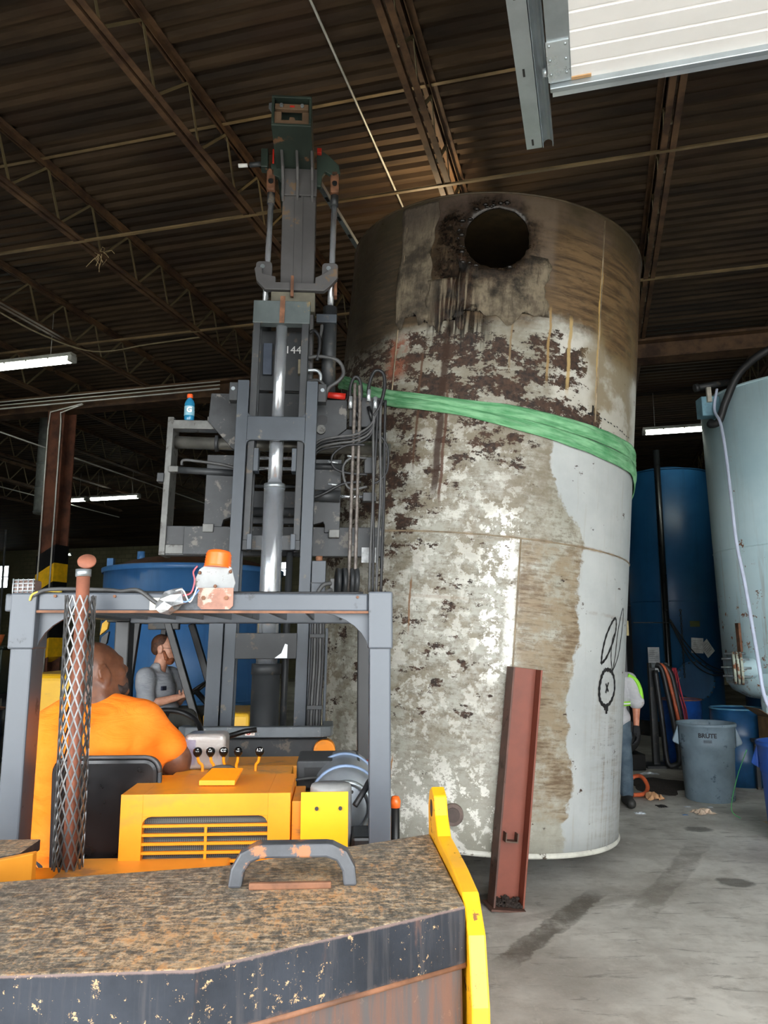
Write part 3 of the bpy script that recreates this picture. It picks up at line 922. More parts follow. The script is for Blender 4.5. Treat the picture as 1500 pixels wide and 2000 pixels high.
# weld beads
for v in (2.067,): Mesh().torus((0, 0, v), (0, 0, 1), TR, .006, 160, 6).build('weld_seam', plain('weld_bead', (140, 124, 100), .55, 0, .25, 8), tank)
def vweld(u, v0, v1): Mesh().tube([tp(u, v0 + (v1 - v0) * i / 6, .001) for i in range(7)], .006, 6).build('weld_seam', plain('weld_bead', (140, 124, 100)), tank)
vweld(.185, .05, 2.06); vweld(.745, 3.0, 4.6); vweld(-.86, 3.1, 4.6)
# sticky cloth left around the manhole: thin wrinkled sheets standing proud of the wall
def sheet(name, outline, mat, roff, amp, n=22, seed=0):
    """irregular sheet: outline(t) on the unit square mapped through (u0,u1,v0,v1) with ragged edge"""
    u0, u1, v0, v1, hole = outline
    rnd = np.random.default_rng(seed)
    ph = rnd.uniform(0, 6.28, 8)
    pts = []; faces = []; ids = {}
    N = n; Mv = int(n * (v1 - v0) / (u1 - u0)) + 2
    def P(i, j):
        s = i / N; t = j / Mv
        u = u0 + (u1 - u0) * s; v = v0 + (v1 - v0) * t
        if j == 0: v += .05 * math.sin(9 * s + ph[0]) + .03 * math.sin(23 * s + ph[1])
        if i == 0: u += .012 * math.sin(11 * t + ph[2])
        if i == N: u += .02 * math.sin(9 * t + ph[3]) + .01 * math.sin(31 * t)
        return (u, v)
    for i in range(N):
        for j in range(Mv):
            c = [(i, j), (i + 1, j), (i + 1, j + 1), (i, j + 1)]
            cc = [P(*q) for q in c]
            if hole and any(math.hypot(a - HU, b - HV) < HR + .02 for a, b in cc): continue
            for q, w in zip(c, cc):
                if q not in ids: ids[q] = len(pts); pts.append(w)
            faces.append([ids[q] for q in c])
    rf = lambda u, v: amp * (abs(math.sin(7 * u + 13 * v + ph[4])) * .6 + .5 * abs(math.sin(19 * u - 9 * v + ph[5])) * math.sin(4 * v + ph[6]) ** 2)
    return uvmesh(name, (pts, faces), mat, tank, roff, .003, rfun=rf)
sheet('cloth_wrap', (-.90, -.60, 3.66, 4.60, False), M_CLOTH, .004, .010, 12, 1)
sheet('cloth_wrap', (-.62, -.34, 3.60, 3.95, False), M_CLOTH, .005, .016, 12, 2)
sheet('cloth_wrap', (-.40, .26, 3.66, 4.14, True), M_CLOTH, .006, .020, 22, 4)
# tar lumps round the hole
for k in range(26):
    t = R(random.uniform(70, 300)); rr = HR + random.uniform(.01, .07)
    u = HU + rr * math.cos(t); v = HV + rr * math.sin(t)
    s = random.uniform(.008, .022)
    m = Mesh(); m.ell((0, 0, 0), (s * 1.3, s, s * random.uniform(.6, .9)), n=8, m=5)
    o = m.build('tar_lump', M_TAR, tank); o.location = tp(u, v, .004); o.rotation_euler = (0, 0, u / TR)
# small screwed plug low on the wall
pl = Mesh(); c0 = Vector(tp(-.14, .236, 0)); nrm = Vector((math.sin(-.14 / TR), -math.cos(-.14 / TR), 0))
pl.cyl(c0 - nrm * .02, c0 + nrm * .035, .068, n=28); o = pl.build('pipe_plug', plain('plug_brown', (110, 92, 84), .6, 0, .2), tank, .004)
Mesh().cyl(c0 + nrm * .035, c0 + nrm * .045, .045, n=24).build('plug_face', plain('plug_dark', (84, 70, 64), .6), o)
# spray-painted doodle: loops for ears over a round face with an X
M_SPRAY = plain('black_spray_paint', (28, 28, 28), .6, 0, .1)
def stroke(pts, w, name='spray_line'):
    pts = spline([Vector((a, b, 0)) for a, b in pts], 8) if len(pts) > 2 else [Vector((a, b, 0)) for a, b in pts]
    P = []; F = []
    for i, p_ in enumerate(pts):
        t = (pts[min(i + 1, len(pts) - 1)] - pts[max(i - 1, 0)]).normalized()
        q = Vector((-t.y, t.x, 0)) * (w / 2) * (1 + .25 * math.sin(i * 1.7))
        P += [((p_ + q).x, (p_ + q).y), ((p_ - q).x, (p_ - q).y)]
    for i in range(len(pts) - 1): F.append((2 * i, 2 * i + 1, 2 * i + 3, 2 * i + 2))
    return uvmesh(name, (P, F), M_SPRAY, tank, .0025, 0, False)
stroke([(1.00, 1.235), (.96, 1.19), (.935, 1.10), (.955, 1.02), (1.03, .985), (1.12, 1.02), (1.175, 1.10), (1.15, 1.19), (1.08, 1.235), (1.00, 1.235)], .028)
stroke([(.945, 1.275), (.955, 1.36), (1.0, 1.48), (1.085, 1.585), (1.14, 1.61), (1.155, 1.55), (1.12, 1.46), (1.02, 1.33), (.945, 1.275)], .020)
stroke([(1.115, 1.225), (1.085, 1.34), (1.10, 1.46), (1.15, 1.51)], .012)
stroke([(1.115, 1.225), (1.16, 1.34), (1.19, 1.50), (1.24, 1.62), (1.30, 1.70), (1.32, 1.62), (1.28, 1.48), (1.22, 1.34), (1.115, 1.225)], .012)
stroke([(1.02, 1.14), (1.065, 1.085)], .016); stroke([(1.062, 1.15), (1.025, 1.075)], .016)
stroke([(1.045, .995), (1.05, .93)], .022); stroke([(1.03, .995), (1.02, .955)], .016); stroke([(1.065, .99), (1.066, .95)], .014)
# row of faded stencil dashes
rnd = random.Random(5)
for k in range(13):
    u = .70 + .045 * k + rnd.uniform(-.006, .006); v = 3.06 - .05 * (k / 13) + rnd.uniform(-.006, .006)
    stroke([(u, v), (u + .022, v - .003)], .008, 'stencil_mark')
    if k % 2 == 0: stroke([(u + .01, v - .07), (u + .03, v - .10 - rnd.uniform(0, .03))], .012, 'stencil_mark')
stroke([(.665, 3.05), (.72, 3.05)], .012, 'stencil_mark'); stroke([(.715, 3.05), (.715, 3.12)], .014, 'stencil_mark')

# ------------------------------------------------------------------ green lifting sling round the tank
def m_sling():
    g = G('green_sling_webbing'); co = g.coord('UV')
    n1 = g.noise(co, 3, 5, .6); n2 = g.noise(g.scale(co, 2, 30, 1), 3, 4, .6)
    col = g.mix(g.ramp(n1, .3, .7), lin((78, 142, 94)), lin((140, 194, 148)))
    col = g.mix(g.mul(g.ramp(n2, .5, .7), .35), col, lin((84, 120, 78)))
    col = g.mix(g.mul(g.ramp(g.noise(co, 2.2, 5, .7), .66, .72), .8), col, lin((70, 66, 44)))
    g.bump(n2, .5, .01)
    return g.fin(col, .8, spec=.2)
M_SLING = m_sling()
sl = thing('lifting_sling', 'green webbing sling wrapped around the leaning tank', 'sling', M=M_TANKF.copy())
def sling_strand(name, knots, wfun, roff, seed):
    """knots: (theta degrees, centre height, width)"""
    me = bpy.data.meshes.new(name); rnd = np.random.default_rng(seed); ph = rnd.uniform(0, 6.28, 6)
    th = np.array([k[0] for k in knots], float); vc = np.array([k[1] for k in knots]); w = np.array([k[2] for k in knots])
    N = 130; pts = []; faces = []; Mw = 8
    T = np.linspace(th[0], th[-1], N)
    # smooth interpolation
    def sm(a):
        y = np.interp(T, th, a); k = np.ones(9) / 9
        return np.convolve(np.pad(y, 4, 'edge'), k, 'valid')
    VC, W = sm(vc), sm(w)
    for i, t in enumerate(T):
        for j in range(Mw + 1):
            s = j / Mw - .5
            fold = .006 * math.sin(t * .12 + s * 9 + ph[0]) + .005 * math.sin(t * .31 + s * 5 + ph[1]) + .012 * (1 - (2 * s) ** 2)
            pts.append(tp(R(t) * TR, VC[i] + s * W[i], roff + abs(fold)))
    for i in range(N - 1):
        for j in range(Mw):
            a = i * (Mw + 1) + j
            faces.append((a, a + Mw + 1, a + Mw + 2, a + 1))
    me.from_pydata(pts, [], faces)
    l = me.uv_layers.new(name='UVMap')
    for poly in me.polygons:
        for i in poly.loop_indices:
            q = me.loops[i].vertex_index; l.data[i].uv = (q // (Mw + 1) * .06, (q % (Mw + 1)) / Mw)
    me.materials.append(M_SLING); me.polygons.foreach_set('use_smooth', [True] * len(me.polygons)); me.update()
    return obj(name, me, sl, solid=-.006)
sling_strand('upper_strand', [(-105, 3.62, .05), (-69, 3.36, .06), (-43, 3.09, .09), (-14, 2.975, .085), (3, 2.955, .085), (21, 2.92, .095), (42, 2.905, .11), (65, 2.91, .12), (110, 2.95, .12)], None, .004, 1)
sling_strand('lower_strand', [(-105, 3.55, .05), (-69, 3.31, .06), (-43, 3.05, .08), (-14, 2.935, .065), (3, 2.87, .085), (21, 2.82, .095), (42, 2.785, .105), (65, 2.80, .12), (85, 2.70, .12), (110, 2.6, .12)], None, .010, 2)

# ------------------------------------------------------------------ red channel iron against the tank
M_RED = plain('red_oxide_primer', (128, 66, 48), .5, 0, .08, 4, (108, 64, 50), -.06, 9)
M_REDD = plain('weathered_flange', (98, 66, 56), .6, 0, .2, 5, (70, 52, 44), .03, 7)
# local frame: z along the channel (parallel to the tank axis), -y outwards
th0 = R(10.0)
ex = Vector((math.cos(th0), math.sin(th0), 0)); ey = Vector((-math.sin(th0), math.cos(th0), 0))
Mch = M_TANKF @ Matrix.Translation(Vector((math.sin(th0), -math.cos(th0), 0)) * (TR + .02)) @ Matrix.Rotation(th0, 4, 'Z')
base_z = -.262
Mch = Mch @ Matrix.Rotation(R(1.2), 4, 'Y')
ch = thing('channel_iron', 'rust red steel channel standing upright against the front of the tank', 'channel', M=Mch @ Matrix.Translation((0, 0, base_z)))
L = 1.462
w = .093
m = Mesh(); m.box(-w, w, -.012, 0, 0, L); m.build('web', M_RED, ch, .002)
m = Mesh(); m.hexa([(-w - .012, -.125, 0), (-w, -.125, 0), (-w, .0, 0), (-w - .012, .0, 0), (-w - .012, -.125, L), (-w, -.125, L), (-w, 0, L), (-w - .012, 0, L)]); m.build('flange', M_REDD, ch, .002)
m = Mesh(); m.box(w, w + .012, -.10, 0, 0, L); m.build('flange', M_RED, ch, .002)
m = Mesh(); m.box(-.042, .042, -.07, -.012, .375, .383); m.box(-.042, -.035, -.07, -.012, .383, .43); m.box(.035, .042, -.07, -.012, .383, .43)
m.build('clip', plain('clip_steel', (96, 78, 66), .6, .3), ch)
m = Mesh(); m.box(-.125, .125, -.15, .03, -.012, 0); m.build("base_plate", plain('base_plate_rust', (96, 66, 54), .8), ch)
m = Mesh()
for k in range(160):
    s = random.uniform(.006, .018)
    x = random.uniform(-.082, .082); y = -random.uniform(.02, .105); z = .006 + .05 * random.random() * (1 + y / .14) 
    m.ell((x, y, z), (s, s, s * .7), n=6, m=4)
tag(m.build('dirt_heap', plain('black_dirt', (52, 42, 36), .95, 0, .3, 40), ch), 'dark gritty dirt piled in the foot of the channel', kind='stuff')

# unseen flood lamp added on the tank roof to brighten the deck
fl_ = thing('added_flood_lamp', 'small unseen flood lamp added on the tank roof to brighten the deck', 'lamp', M=M_TANKF @ Matrix.Translation((-.45, .1, TH_ + .12)) @ Matrix.Rotation(R(-25), 4, 'Y'))
Mesh().box(-.14, .14, -.10, .10, .08, .16).build('lamp_body', M_BLACK, fl_, .01)
Mesh().box(-.12, .12, -.08, .08, .16, .165).build('lamp_face', emis('warm_flood', (255, 226, 180), 140.0), fl_)
Mesh().tube([(-.15, 0, .12), (-.16, 0, 0), (.16, 0, 0), (.15, 0, .12)], .010, 6).build('stand', M_BLACK, fl_)
# ================================================================== THE YELLOW FORKLIFT
TA = R(3.7)
MT = Matrix.Translation((-0.62, 2.6, 0)) @ Matrix.Rotation(TA, 4, 'Z')
fk = thing('forklift', 'large yellow forklift with grey overhead guard and tall mast holding the tank', 'forklift', M=MT)

def m_cw():
    g = G('worn_black_counterweight'); co = g.coord('Object')
    n2 = g.noise(co, 3.2, 6, .65); X = g.xyz(co)
    topm = g.ramp(g.xyz(g.n('ShaderNodeNewGeometry').outputs['Normal'])[2], .6, .8)
    fl = g.noise(g.scale(co, 34, 70, 10, .55), 1.0, 8, .78); fl2 = g.noise(g.scale(co, 60, 25, 10, .2), 1.0, 7, .8); sc_ = g.noise(g.scale(co, 9, 90, 9, .95), 1.0, 5, .7); big = g.noise(co, 2.4, 4, .6)
    base = g.mix(g.ramp(fl2, .4, .6), lin((84, 79, 72)), lin((130, 120, 106)))
    dn = g.mul(g.sub(big, .5), .35)
    c_top = g.mix(g.mul(g.ramp(g.add(fl, dn), .46, .60), .8), base, g.mix(g.ramp(fl2, .4, .62), lin((176, 136, 92)), lin((210, 192, 164))))
    c_top = g.mix(g.mul(g.ramp(g.add(fl2, g.mul(dn, 1.2)), .53, .64), .6), c_top, lin((204, 136, 64)))
    c_top = g.mix(g.mul(g.ramp(sc_, .56, .66), .5), c_top, lin((206, 192, 170)))
    c_top = g.mix(g.mul(g.ramp(g.noise(g.scale(co, 50, 80, 10, .4), 1.0, 6, .8), .54, .63), .65), c_top, lin((54, 51, 48)))
    sd = g.noise(co, 13, 7, .76); sv = g.noise(g.scale(co, 26, 26, 1.4), 1.6, 5, .7)
    c_side = g.mix(g.ramp(n2, .3, .7), lin((22, 26, 33)), lin((44, 48, 56)))
    c_side = g.mix(g.mul(g.ramp(sv, .5, .68), .22), c_side, lin((90, 84, 82)))
    c_side = g.mix(g.mul(g.ramp(g.noise(g.scale(co, 6, 6, 1.2), 1.4, 6, .72), .58, .66), .5), c_side, lin((98, 68, 56)))
    c_side = g.mix(g.ramp(sd, .628, .642), c_side, lin((160, 138, 106)))
    c_side = g.mix(g.ramp(g.noise(co, 46, 6, .8), .615, .63), c_side, lin((170, 140, 104)))
    low = g.mul(g.sub(1.0, g.ramp(g.add(X[2], g.mul(g.sub(sd, .5), .07)), 1.005, 1.02)), .9)
    c_side = g.mix(low, c_side, g.mix(g.ramp(sv, .4, .6), lin((102, 74, 62)), lin((80, 74, 72))))
    edge = g.mul(g.ramp(g.add(X[2], g.mul(g.sub(sd, .5), .012)), 1.113, 1.117), .6)
    c_side = g.mix(edge, c_side, lin((130, 108, 100)))
    col = g.mix(topm, c_side, c_top)
    g.bump(g.add(fl, fl2), .25, .003)
    return g.fin(col, g.add(.56, g.mul(topm, -.06)), spec=.28)
M_CW = m_cw()
def m_yellow(name, c0, c1, dirt):
    g = G(name); co = g.coord('Object')
    n1 = g.noise(co, 3, 5, .6); n2 = g.noise(co, 24, 5, .7)
    col = g.mix(g.ramp(n1, .3, .7), lin(c0), lin(c1))
    col = g.mix(g.ramp(n2, .70, .73), col, lin((96, 70, 44)))
    col = g.mix(g.mul(g.ramp(g.noise(g.scale(co, 3, 3, 9), 1.5, 5, .7), .52, .7), dirt), col, lin((150, 108, 72)))
    return g.fin(col, g.add(.36, g.mul(n1, .15)), spec=.5)
M_YEL = m_yellow('forklift_yellow', (240, 138, 8), (246, 150, 16), .25)
M_YEL2 = m_yellow('panel_yellow', (248, 172, 4), (252, 182, 10), .05)
M_YELD = m_yellow('dusty_yellow', (226, 146, 40), (240, 160, 50), .8)
M_YEDGE = plain('chipped_yellow_plate', (244, 176, 24), .4, 0, .06, 6, (120, 76, 44), .03, 18)
M_GUARD = plain('grey_blue_enamel', (76, 81, 88), .36, 0, .06, 4, (60, 62, 66), .0, 9)
M_MAST = plain('mast_grey', (64, 70, 77), .42, 0, .1, 3, (104, 98, 86), .02, 7)
M_MASTD = plain('mast_dark_grey', (52, 54, 56), .5, 0, .15, 4, (92, 84, 74), .05, 8)
M_CARR = plain('carriage_grey', (52, 54, 56), .5, 0, .18, 6, (112, 108, 102), .05, 10)
M_CARRL = plain('worn_carriage_edge', (108, 108, 105), .5, .3, .15, 9, (80, 78, 74), .06)
M_CHROME = plain('chrome_rod', (226, 230, 236), .22, .78, .03)
M_RUBB = plain('black_rubber_hose', (34, 34, 36), .5, 0, .15)
M_HOSEG = plain('grey_hose', (74, 74, 74), .5, 0, .15)
M_HOSER = plain('rusty_tube', (112, 104, 98), .5, .3, .25, 30)
M_BOOM = plain('boom_grey', (80, 78, 78), .5, 0, .1, 3, (110, 90, 70), .02, 6)
M_BOOMG = plain('boom_dark_green', (46, 58, 50), .5, 0, .2, 3, (110, 78, 52), .03, 5)
M_RUST = plain('brown_rust', (122, 82, 58), .75, 0, .25, 12)
M_EXH = plain('rusty_exhaust', (150, 92, 70), .75, 0, .15, 10)
M_VINYL = plain('black_vinyl', (22, 22, 24), .3, 0, .15, 20)
M_WIRE = plain('mesh_wire', (112, 112, 112), .35, .8, .1)
M_RED_ = plain('red_part', (190, 44, 32), .4)
M_WHITE = plain('white_mark', (236, 236, 232), .5, 0, .04)
M_SHEET = plain('grey_tank_metal', (150, 156, 162), .35, .5, .08)

# ---------------- counterweight
cwp = [(-.66, -.40), (-.66, -.90), (-.25, -1.262), (.231, -1.256), (.722, -.985), (.722, -.395), (.522, -.50), (.20, -.666), (-.28, -.76)]
m = Mesh(); m.prism(cwp, lambda a, b, z: (a, b, z), 1.012, 1.12)
cw = m.build('counterweight', M_CW, fk, .004)
lowp = [(-.64, -.40), (-.64, -.89), (-.25, -1.25), (.228, -1.245), (.715, -.98), (.715, -.395)]
m = Mesh(); m.prism(lowp, lambda a, b, z: (a, b, z), .28, 1.008); m.build('lower_counterweight', M_CW, fk, .006)
# welded bead between the slabs
for a, b in (((-.25, -1.258), (.231, -1.252)), ((.231, -1.252), (.719, -.982))):
    Mesh().tube([(a[0], a[1], 1.010), (b[0], b[1], 1.010)], .006, 6).build('weld_bead', M_RUST, cw)
# lifting handle bent from flat bar
hp = [(.228, 1.12), (.233, 1.158), (.252, 1.190), (.285, 1.205), (.30, 1.207), (.44, 1.207), (.455, 1.205), (.486, 1.190), (.504, 1.158), (.508, 1.12)]
hi = [(.478, 1.12), (.475, 1.150), (.462, 1.170), (.44, 1.178), (.30, 1.178), (.276, 1.170), (.262, 1.150), (.258, 1.12)]
m = Mesh(); m.prism(hp + hi, lambda a, z, y: (a, y + (z - 1.12) * .10, z), -.845, -.80)
m.build('lift_handle', plain('worn_dark_handle', (70, 72, 76), .4, 0, .15, 10, (150, 100, 66), .07, 16), fk, .005)
m = Mesh(); m.box(.275, .452, -.86, -.845, 1.12, 1.134); m.build('handle_stop', M_RUST, fk, .003)
# thick yellow side plates with lifting eye
pp = [(-.36, .30), (-.36, 1.12), (-.355, 1.19), (-.385, 1.235), (-.43, 1.25), (-.475, 1.235), (-.50, 1.19), (-.55, 1.15), (-.80, 1.142), (-.93, 1.13), (-1.00, 1.07), (-1.03, .95), (-1.03, .30)]
m = Mesh(); m.prism(pp, lambda y, z, x: (x, y, z), .724, .76)
o = m.build('side_plate', M_YEDGE, fk, .004)
Mesh().cyl((.7225, -.43, 1.195), (.7615, -.43, 1.195), .022, n=20).build('eye_hole', M_BLACK, o)
m = Mesh(); m.prism([(-y_ * .0 + y, z) for y, z in pp for y_ in (1,)], lambda y, z, x: (x, y, z), -.70, -.665); m.build('side_plate', M_YEDGE, fk, .004)
# left rear pocket: slanted yellow web and black cover
m = Mesh(); m.hexa([(-.62, -.74, 1.02), (-.325, -.45, 1.0), (-.325, -.42, 1.0), (-.62, -.71, 1.02), (-.62, -.74, 1.10), (-.325, -.45, 1.10), (-.325, -.42, 1.10), (-.62, -.71, 1.10)])
m.build('corner_web', M_YELD, fk, .003)
m = Mesh(); m.prism([(-.64, -.72), (-.36, -.44), (-.36, -.30), (-.64, -.30)], lambda a, b, z: (a, b, z), 1.07, 1.10); m.build('step_cover', M_CW, fk, .003)
# ---------------- chassis deck
m = Mesh(); m.box(-.62, .70, -.42, .06, .35, .93); m.box(-.08, .70, .06, 1.55, .35, .93); m.box(-.62, -.08, .06, 1.55, .35, .48); m.build('chassis', M_YEL, fk, .01)
m = Mesh(); m.box(-.34, .14, -.38, -.06, .93, .985); m.build('rear_deck', M_YELD, fk, .006)
m = Mesh(); m.box(-.34, .14, -.40, -.375, .90, 1.0); m.build('deck_lip', M_YEL, fk, .004)
for s, yy in ((-1, -.25), (1, -.25), (-1, 1.75), (1, 1.75)):            # tyres, mostly hidden
    x0 = s * .55 + .03; w_ = .22
    m = Mesh(); m.lathe([(.17, -w_ / 2), (.30, -w_ / 2), (.33, -w_ / 2 + .03), (.33, w_ / 2 - .03), (.30, w_ / 2), (.17, w_ / 2)], (x0 + .0, yy, .33), (1, 0, 0), 32); o = m.build('tyre', M_RUBB, fk)
    Mesh().lathe([(0, -.06), (.17, -.08), (.17, .08), (0, .06)], (x0, yy, .33), (1, 0, 0), 24).build('wheel_hub', M_YEL, o)
# ---------------- engine hood with grille
hx0, hx1, hy0, hy1, hz0, hz1 = -.197, .322, -.10, .25, .93, 1.178
m = Mesh()
def rrect(x0, x1, z0, z1, r, n=5):
    P = []
    for cx, cz, a in ((x1 - r, z1 - r, 0), (x0 + r, z1 - r, 90)):
        for i in range(n + 1):
            t = R(a + 90 * i / n); P.append((cx + r * math.cos(t), cz + r * math.sin(t)))
    return P + [(x0, z0), (x1, z0)]
gx0, gx1, gz1 = -.130, .253, 1.112
m.box(hx0, gx0, hy0, hy1, hz0, hz1); m.box(gx1, hx1, hy0, hy1, hz0, hz1); m.box(gx0, gx1, hy0, hy1, gz1, hz1)
for s, xx in ((1, gx0), (-1, gx1)):                                      # rounded grille corners
    P = [(xx, gz1)] + [(xx + s * .028 * (1 - math.cos(R(t))), gz1 - .028 * (1 - math.sin(R(t)))) for t in (0, 22, 45, 67, 90)]
    m.prism(P, lambda a, z, y: (a, y, z), hy0, hy0 + .03)
hood = m.build('hood', M_YEL, fk, .007)
g_ = G('radiator_mesh'); co = g_.coord('Object'); X = g_.xyz(co)
gm = g_.mul(g_.mth('GREATER_THAN', g_.mth('FRACT', g_.mul(X[0], 160.0)), .45), g_.mth('GREATER_THAN', g_.mth('FRACT', g_.mul(X[2], 210.0)), .4))
M_RADI = g_.fin(g_.mix(gm, lin((104, 104, 98)), lin((30, 31, 30))), .6)
Mesh().box(gx0, gx1, hy0 + .035, hy0 + .045, hz0, gz1).build('radiator_screen', M_RADI, hood)
for k in range(6):
    z = 1.083 - k * .0262
    Mesh().box(gx0 - .002, gx1 + .002, hy0 + .004, hy0 + .016, z - .004, z + .004).build('grille_bar', M_YEL, hood)
    if k: Mesh().box(.059, .067, hy0 + .006, hy0 + .014, z + .004, z + .0222).build('grille_post', M_YEL, hood)
for k in range(9):
    Mesh().box(gx0 + .002, gx1 - .002, hy0 + .020, hy0 + .024, 1.104 - k * .020, 1.108 - k * .020).build('inner_wire', M_MASTD, hood)
# tilted cap flap
m = Mesh(); m.hexa([(.018, .02, 1.181), (.135, .015, 1.181), (.15, .11, 1.215), (.045, .115, 1.215), (.018, .02, 1.197), (.135, .015, 1.197), (.15, .11, 1.222), (.045, .115, 1.222)])
m.build('cap_flap', M_YEL, fk, .002)
m = Mesh(); m.tube([(.03, .125, 1.19), (.05, .13, 1.215), (.10, .135, 1.218), (.13, .13, 1.20)], .010, 6, 4); m.build('hinge_rag', plain('greasy_rag', (70, 62, 54), .8), fk)
# dashboard cowl behind the levers
m = Mesh(); m.box(-.13, .30, .26, .52, 1.06, 1.165); m.build('cowl', M_YELD, fk, .006)
# ---------------- levers
for i, (x, dx, lab) in enumerate(((-.051, .018, 'F'), (-.003, .012, 'Fs'), (.045, .004, 'CC'), (.099, -.006, 'E'), (.179, -.014, 'HH'))):
    m = Mesh(); m.tube([(x + dx, .40, 1.14), (x + dx, .40, 1.185), (x + dx * .3, .395, 1.20), (x, .392, 1.226)], .0055, 8, 4)
    lv = m.build('lever', M_YEL, fk)
    Mesh().lathe([(.008, -.016), (.015, -.006), (.0175, .004), (.015, .013), (.008, .018), (0, .019)], (x, .392, 1.234), (0, -.25, 1), 16).build('knob', plain('knob_black', (16, 16, 17), .2), lv)
    text_mesh('knob_mark', lab, .014, face_cam(x, .3765, 1.243, R(-25)), M_WHITE, lv, .0006, .0004, .2)
# ---------------- yellow panel, canister, propane tank, battery box
m = Mesh(); m.box(.354, .503, -.085, -.078, .99, 1.176); yp = m.build('access_panel', M_YEL2, fk, .002)
for x in (.404, .478): Mesh().cyl((x, -.092, 1.127), (x, -.085, 1.127), .006, n=10).build('screw', M_MASTD, yp)
m = Mesh(); m.box(.325, .36, -.06, .20, .95, 1.145); m.build('side_rail', M_YELD, fk, .003)
m = Mesh(); m.lathe([(.066, 0), (.068, .01), (.068, .185), (.064, .195), (0, .197)], (.448, .03, .985), (0, 0, 1), 28); m.build('filter_canister', plain('dusty_clear_plastic', (150, 150, 148), .4, 0, .1, 12), fk)
m = Mesh(); m.lathe([(0, .0), (.07, .006), (.115, .03), (.125, .06), (.125, .52), (.10, .57), (0, .60)], (.50, .16, 1.075), (0, 1, 0), 36); lp = m.build('fuel_cylinder', M_SHEET, fk)
for yy in (.25, .55): Mesh().torus((.50, yy, 1.075), (0, 1, 0), .127, .007, 36, 6).build('strap', plain('blue_strap', (120, 140, 170), .4), lp)
Mesh().torus((.50, .165, 1.075), (0, 1, 0), .085, .010, 32, 8).build('collar_ring', M_GALV, lp)
m = Mesh(); m.box(.315, .56, .46, .74, .93, 1.19); bb = m.build('battery_box', plain('dusty_black_case', (58, 60, 62), .6, 0, .2, 10), fk, .008)
Mesh().box(.345, .41, .455, .46, 1.115, 1.165).build('battery_label', M_BLACK, bb)
m = Mesh(); m.box(.515, .60, -.05, .12, .93, 1.03); m.build('black_bucket', M_BLACK, fk, .01)
Mesh().tube([(.525, -.02, 1.12), (.555, .0, 1.16), (.583, .06, 1.185), (.592, .02, 1.12), (.592, -.03, 1.02), (.57, -.07, .96)], .010, 8, 6).build('fuel_hose', M_RUBB, fk)
Mesh().tube([(.31, .40, 1.13), (.40, .38, 1.14), (.45, .2, 1.145), (.52, .1, 1.14)], .006, 6, 6).build('cable', M_HOSEG, fk)
Mesh().tube([(.31, .36, 1.10), (.38, .30, 1.115), (.43, .18, 1.10)], .006, 6, 6).build('cable', M_RUBB, fk)
m = Mesh(); m.prism(rrect(.345, .468, .70, 1.095, .058, 8), lambda a, z, y: (a, y, z), 1.86, 1.96); m.build('lift_lug', M_YEL, fk, .01)
# ---------------- seat
def rr4(x0, x1, z0, z1, r, n=6):
    P = []
    for cx, cz, a in ((x1 - r, z1 - r, 0), (x0 + r, z1 - r, 90), (x0 + r, z0 + r, 180), (x1 - r, z0 + r, 270)):
        for i in range(n + 1):
            t = R(a + 90 * i / n); P.append((cx + r * math.cos(t), cz + r * math.sin(t)))
    return P
P = rr4(-.47, -.125, .80, 1.262, .05)
m = Mesh(); m.prism(P, lambda a, z, y: (a, y - (z - .8) * .10, z), .135, .20); st = m.build('seat_back', M_VINYL, fk, .02, 3)
Mesh().tube([(a, .140 - (z - .8) * .10, z) for a, z in P + P[:1]], .007, 6).build('seat_piping', plain('grey_piping', (70, 70, 72), .4), st)
m = Mesh(); m.box(-.50, -.10, .17, .62, .72, .82); m.build('seat_cushion', M_VINYL, fk, .03, 3)
m = Mesh(); m.box(-.47, -.13, .10, .20, .62, .80); m.build('seat_base', M_MASTD, fk, .01)
# ---------------- steering wheel
m = Mesh(); m.torus((-.275, .78, 1.24), (0, -.75, 1), .17, .012, 40, 10); sw = m.build('steering_wheel', M_BLACK, fk)
for a in (90, 210, 330):
    d_, a_, b_ = basis((0, -.75, 1)); c_ = Vector((-.275, .78, 1.24))
    Mesh().bar(c_, c_ + (a_ * math.cos(R(a)) + b_ * math.sin(R(a))) * .165, .02, .01).build('spoke', M_BLACK, sw)
Mesh().tube([(-.275, .78, 1.235), (-.275, 1.0, .95)], .025, 10).build('column', M_BLACK, fk)
Mesh().tube([(-.03, .95, 1.22), (.06, .97, 1.245), (.11, .98, 1.25)], .012, 8).build('column_switch', M_BLACK, fk)
# dash pod ahead
m = Mesh(); m.box(-.5, .30, 1.2, 1.5, .6, 1.06); m.build('dash_panel', M_YELD, fk, .01)
# ---------------- overhead guard
gz0, gz1_ = 1.742, 1.802
def post(x0, x1, y0, y1, z0, z1, name='guard_post', mat=None, dx=0):
    m = Mesh(); m.hexa([(x0, y0, z0), (x1, y0, z0), (x1, y1, z0), (x0, y1, z0), (x0 + dx, y0, z1), (x1 + dx, y0, z1), (x1 + dx, y1, z1), (x0 + dx, y1, z1)])
    return m.build(name, mat or M_GUARD, fk, .006)
pr_ = post(.570, .640, -.06, .03, .88, 1.742)
post(.566, .646, -.068, .035, 1.62, 1.808, 'post_sleeve')
pl_ = post(-.585, -.515, -.05, .06, .88, 1.742)
post(-.592, -.510, -.058, .065, 1.62, 1.80, 'post_sleeve')
post(.575, .645, 1.36, 1.44, .80, 1.742, 'guard_post', M_BLACK)
post(-.645, -.575, 1.36, 1.47, .80, 1.742, 'guard_post', M_BLACK)
m = Mesh(); m.box(-.51, .566, -.045, .03, gz0, gz1_); rb = m.build('rear_beam', M_GUARD, fk, .006)
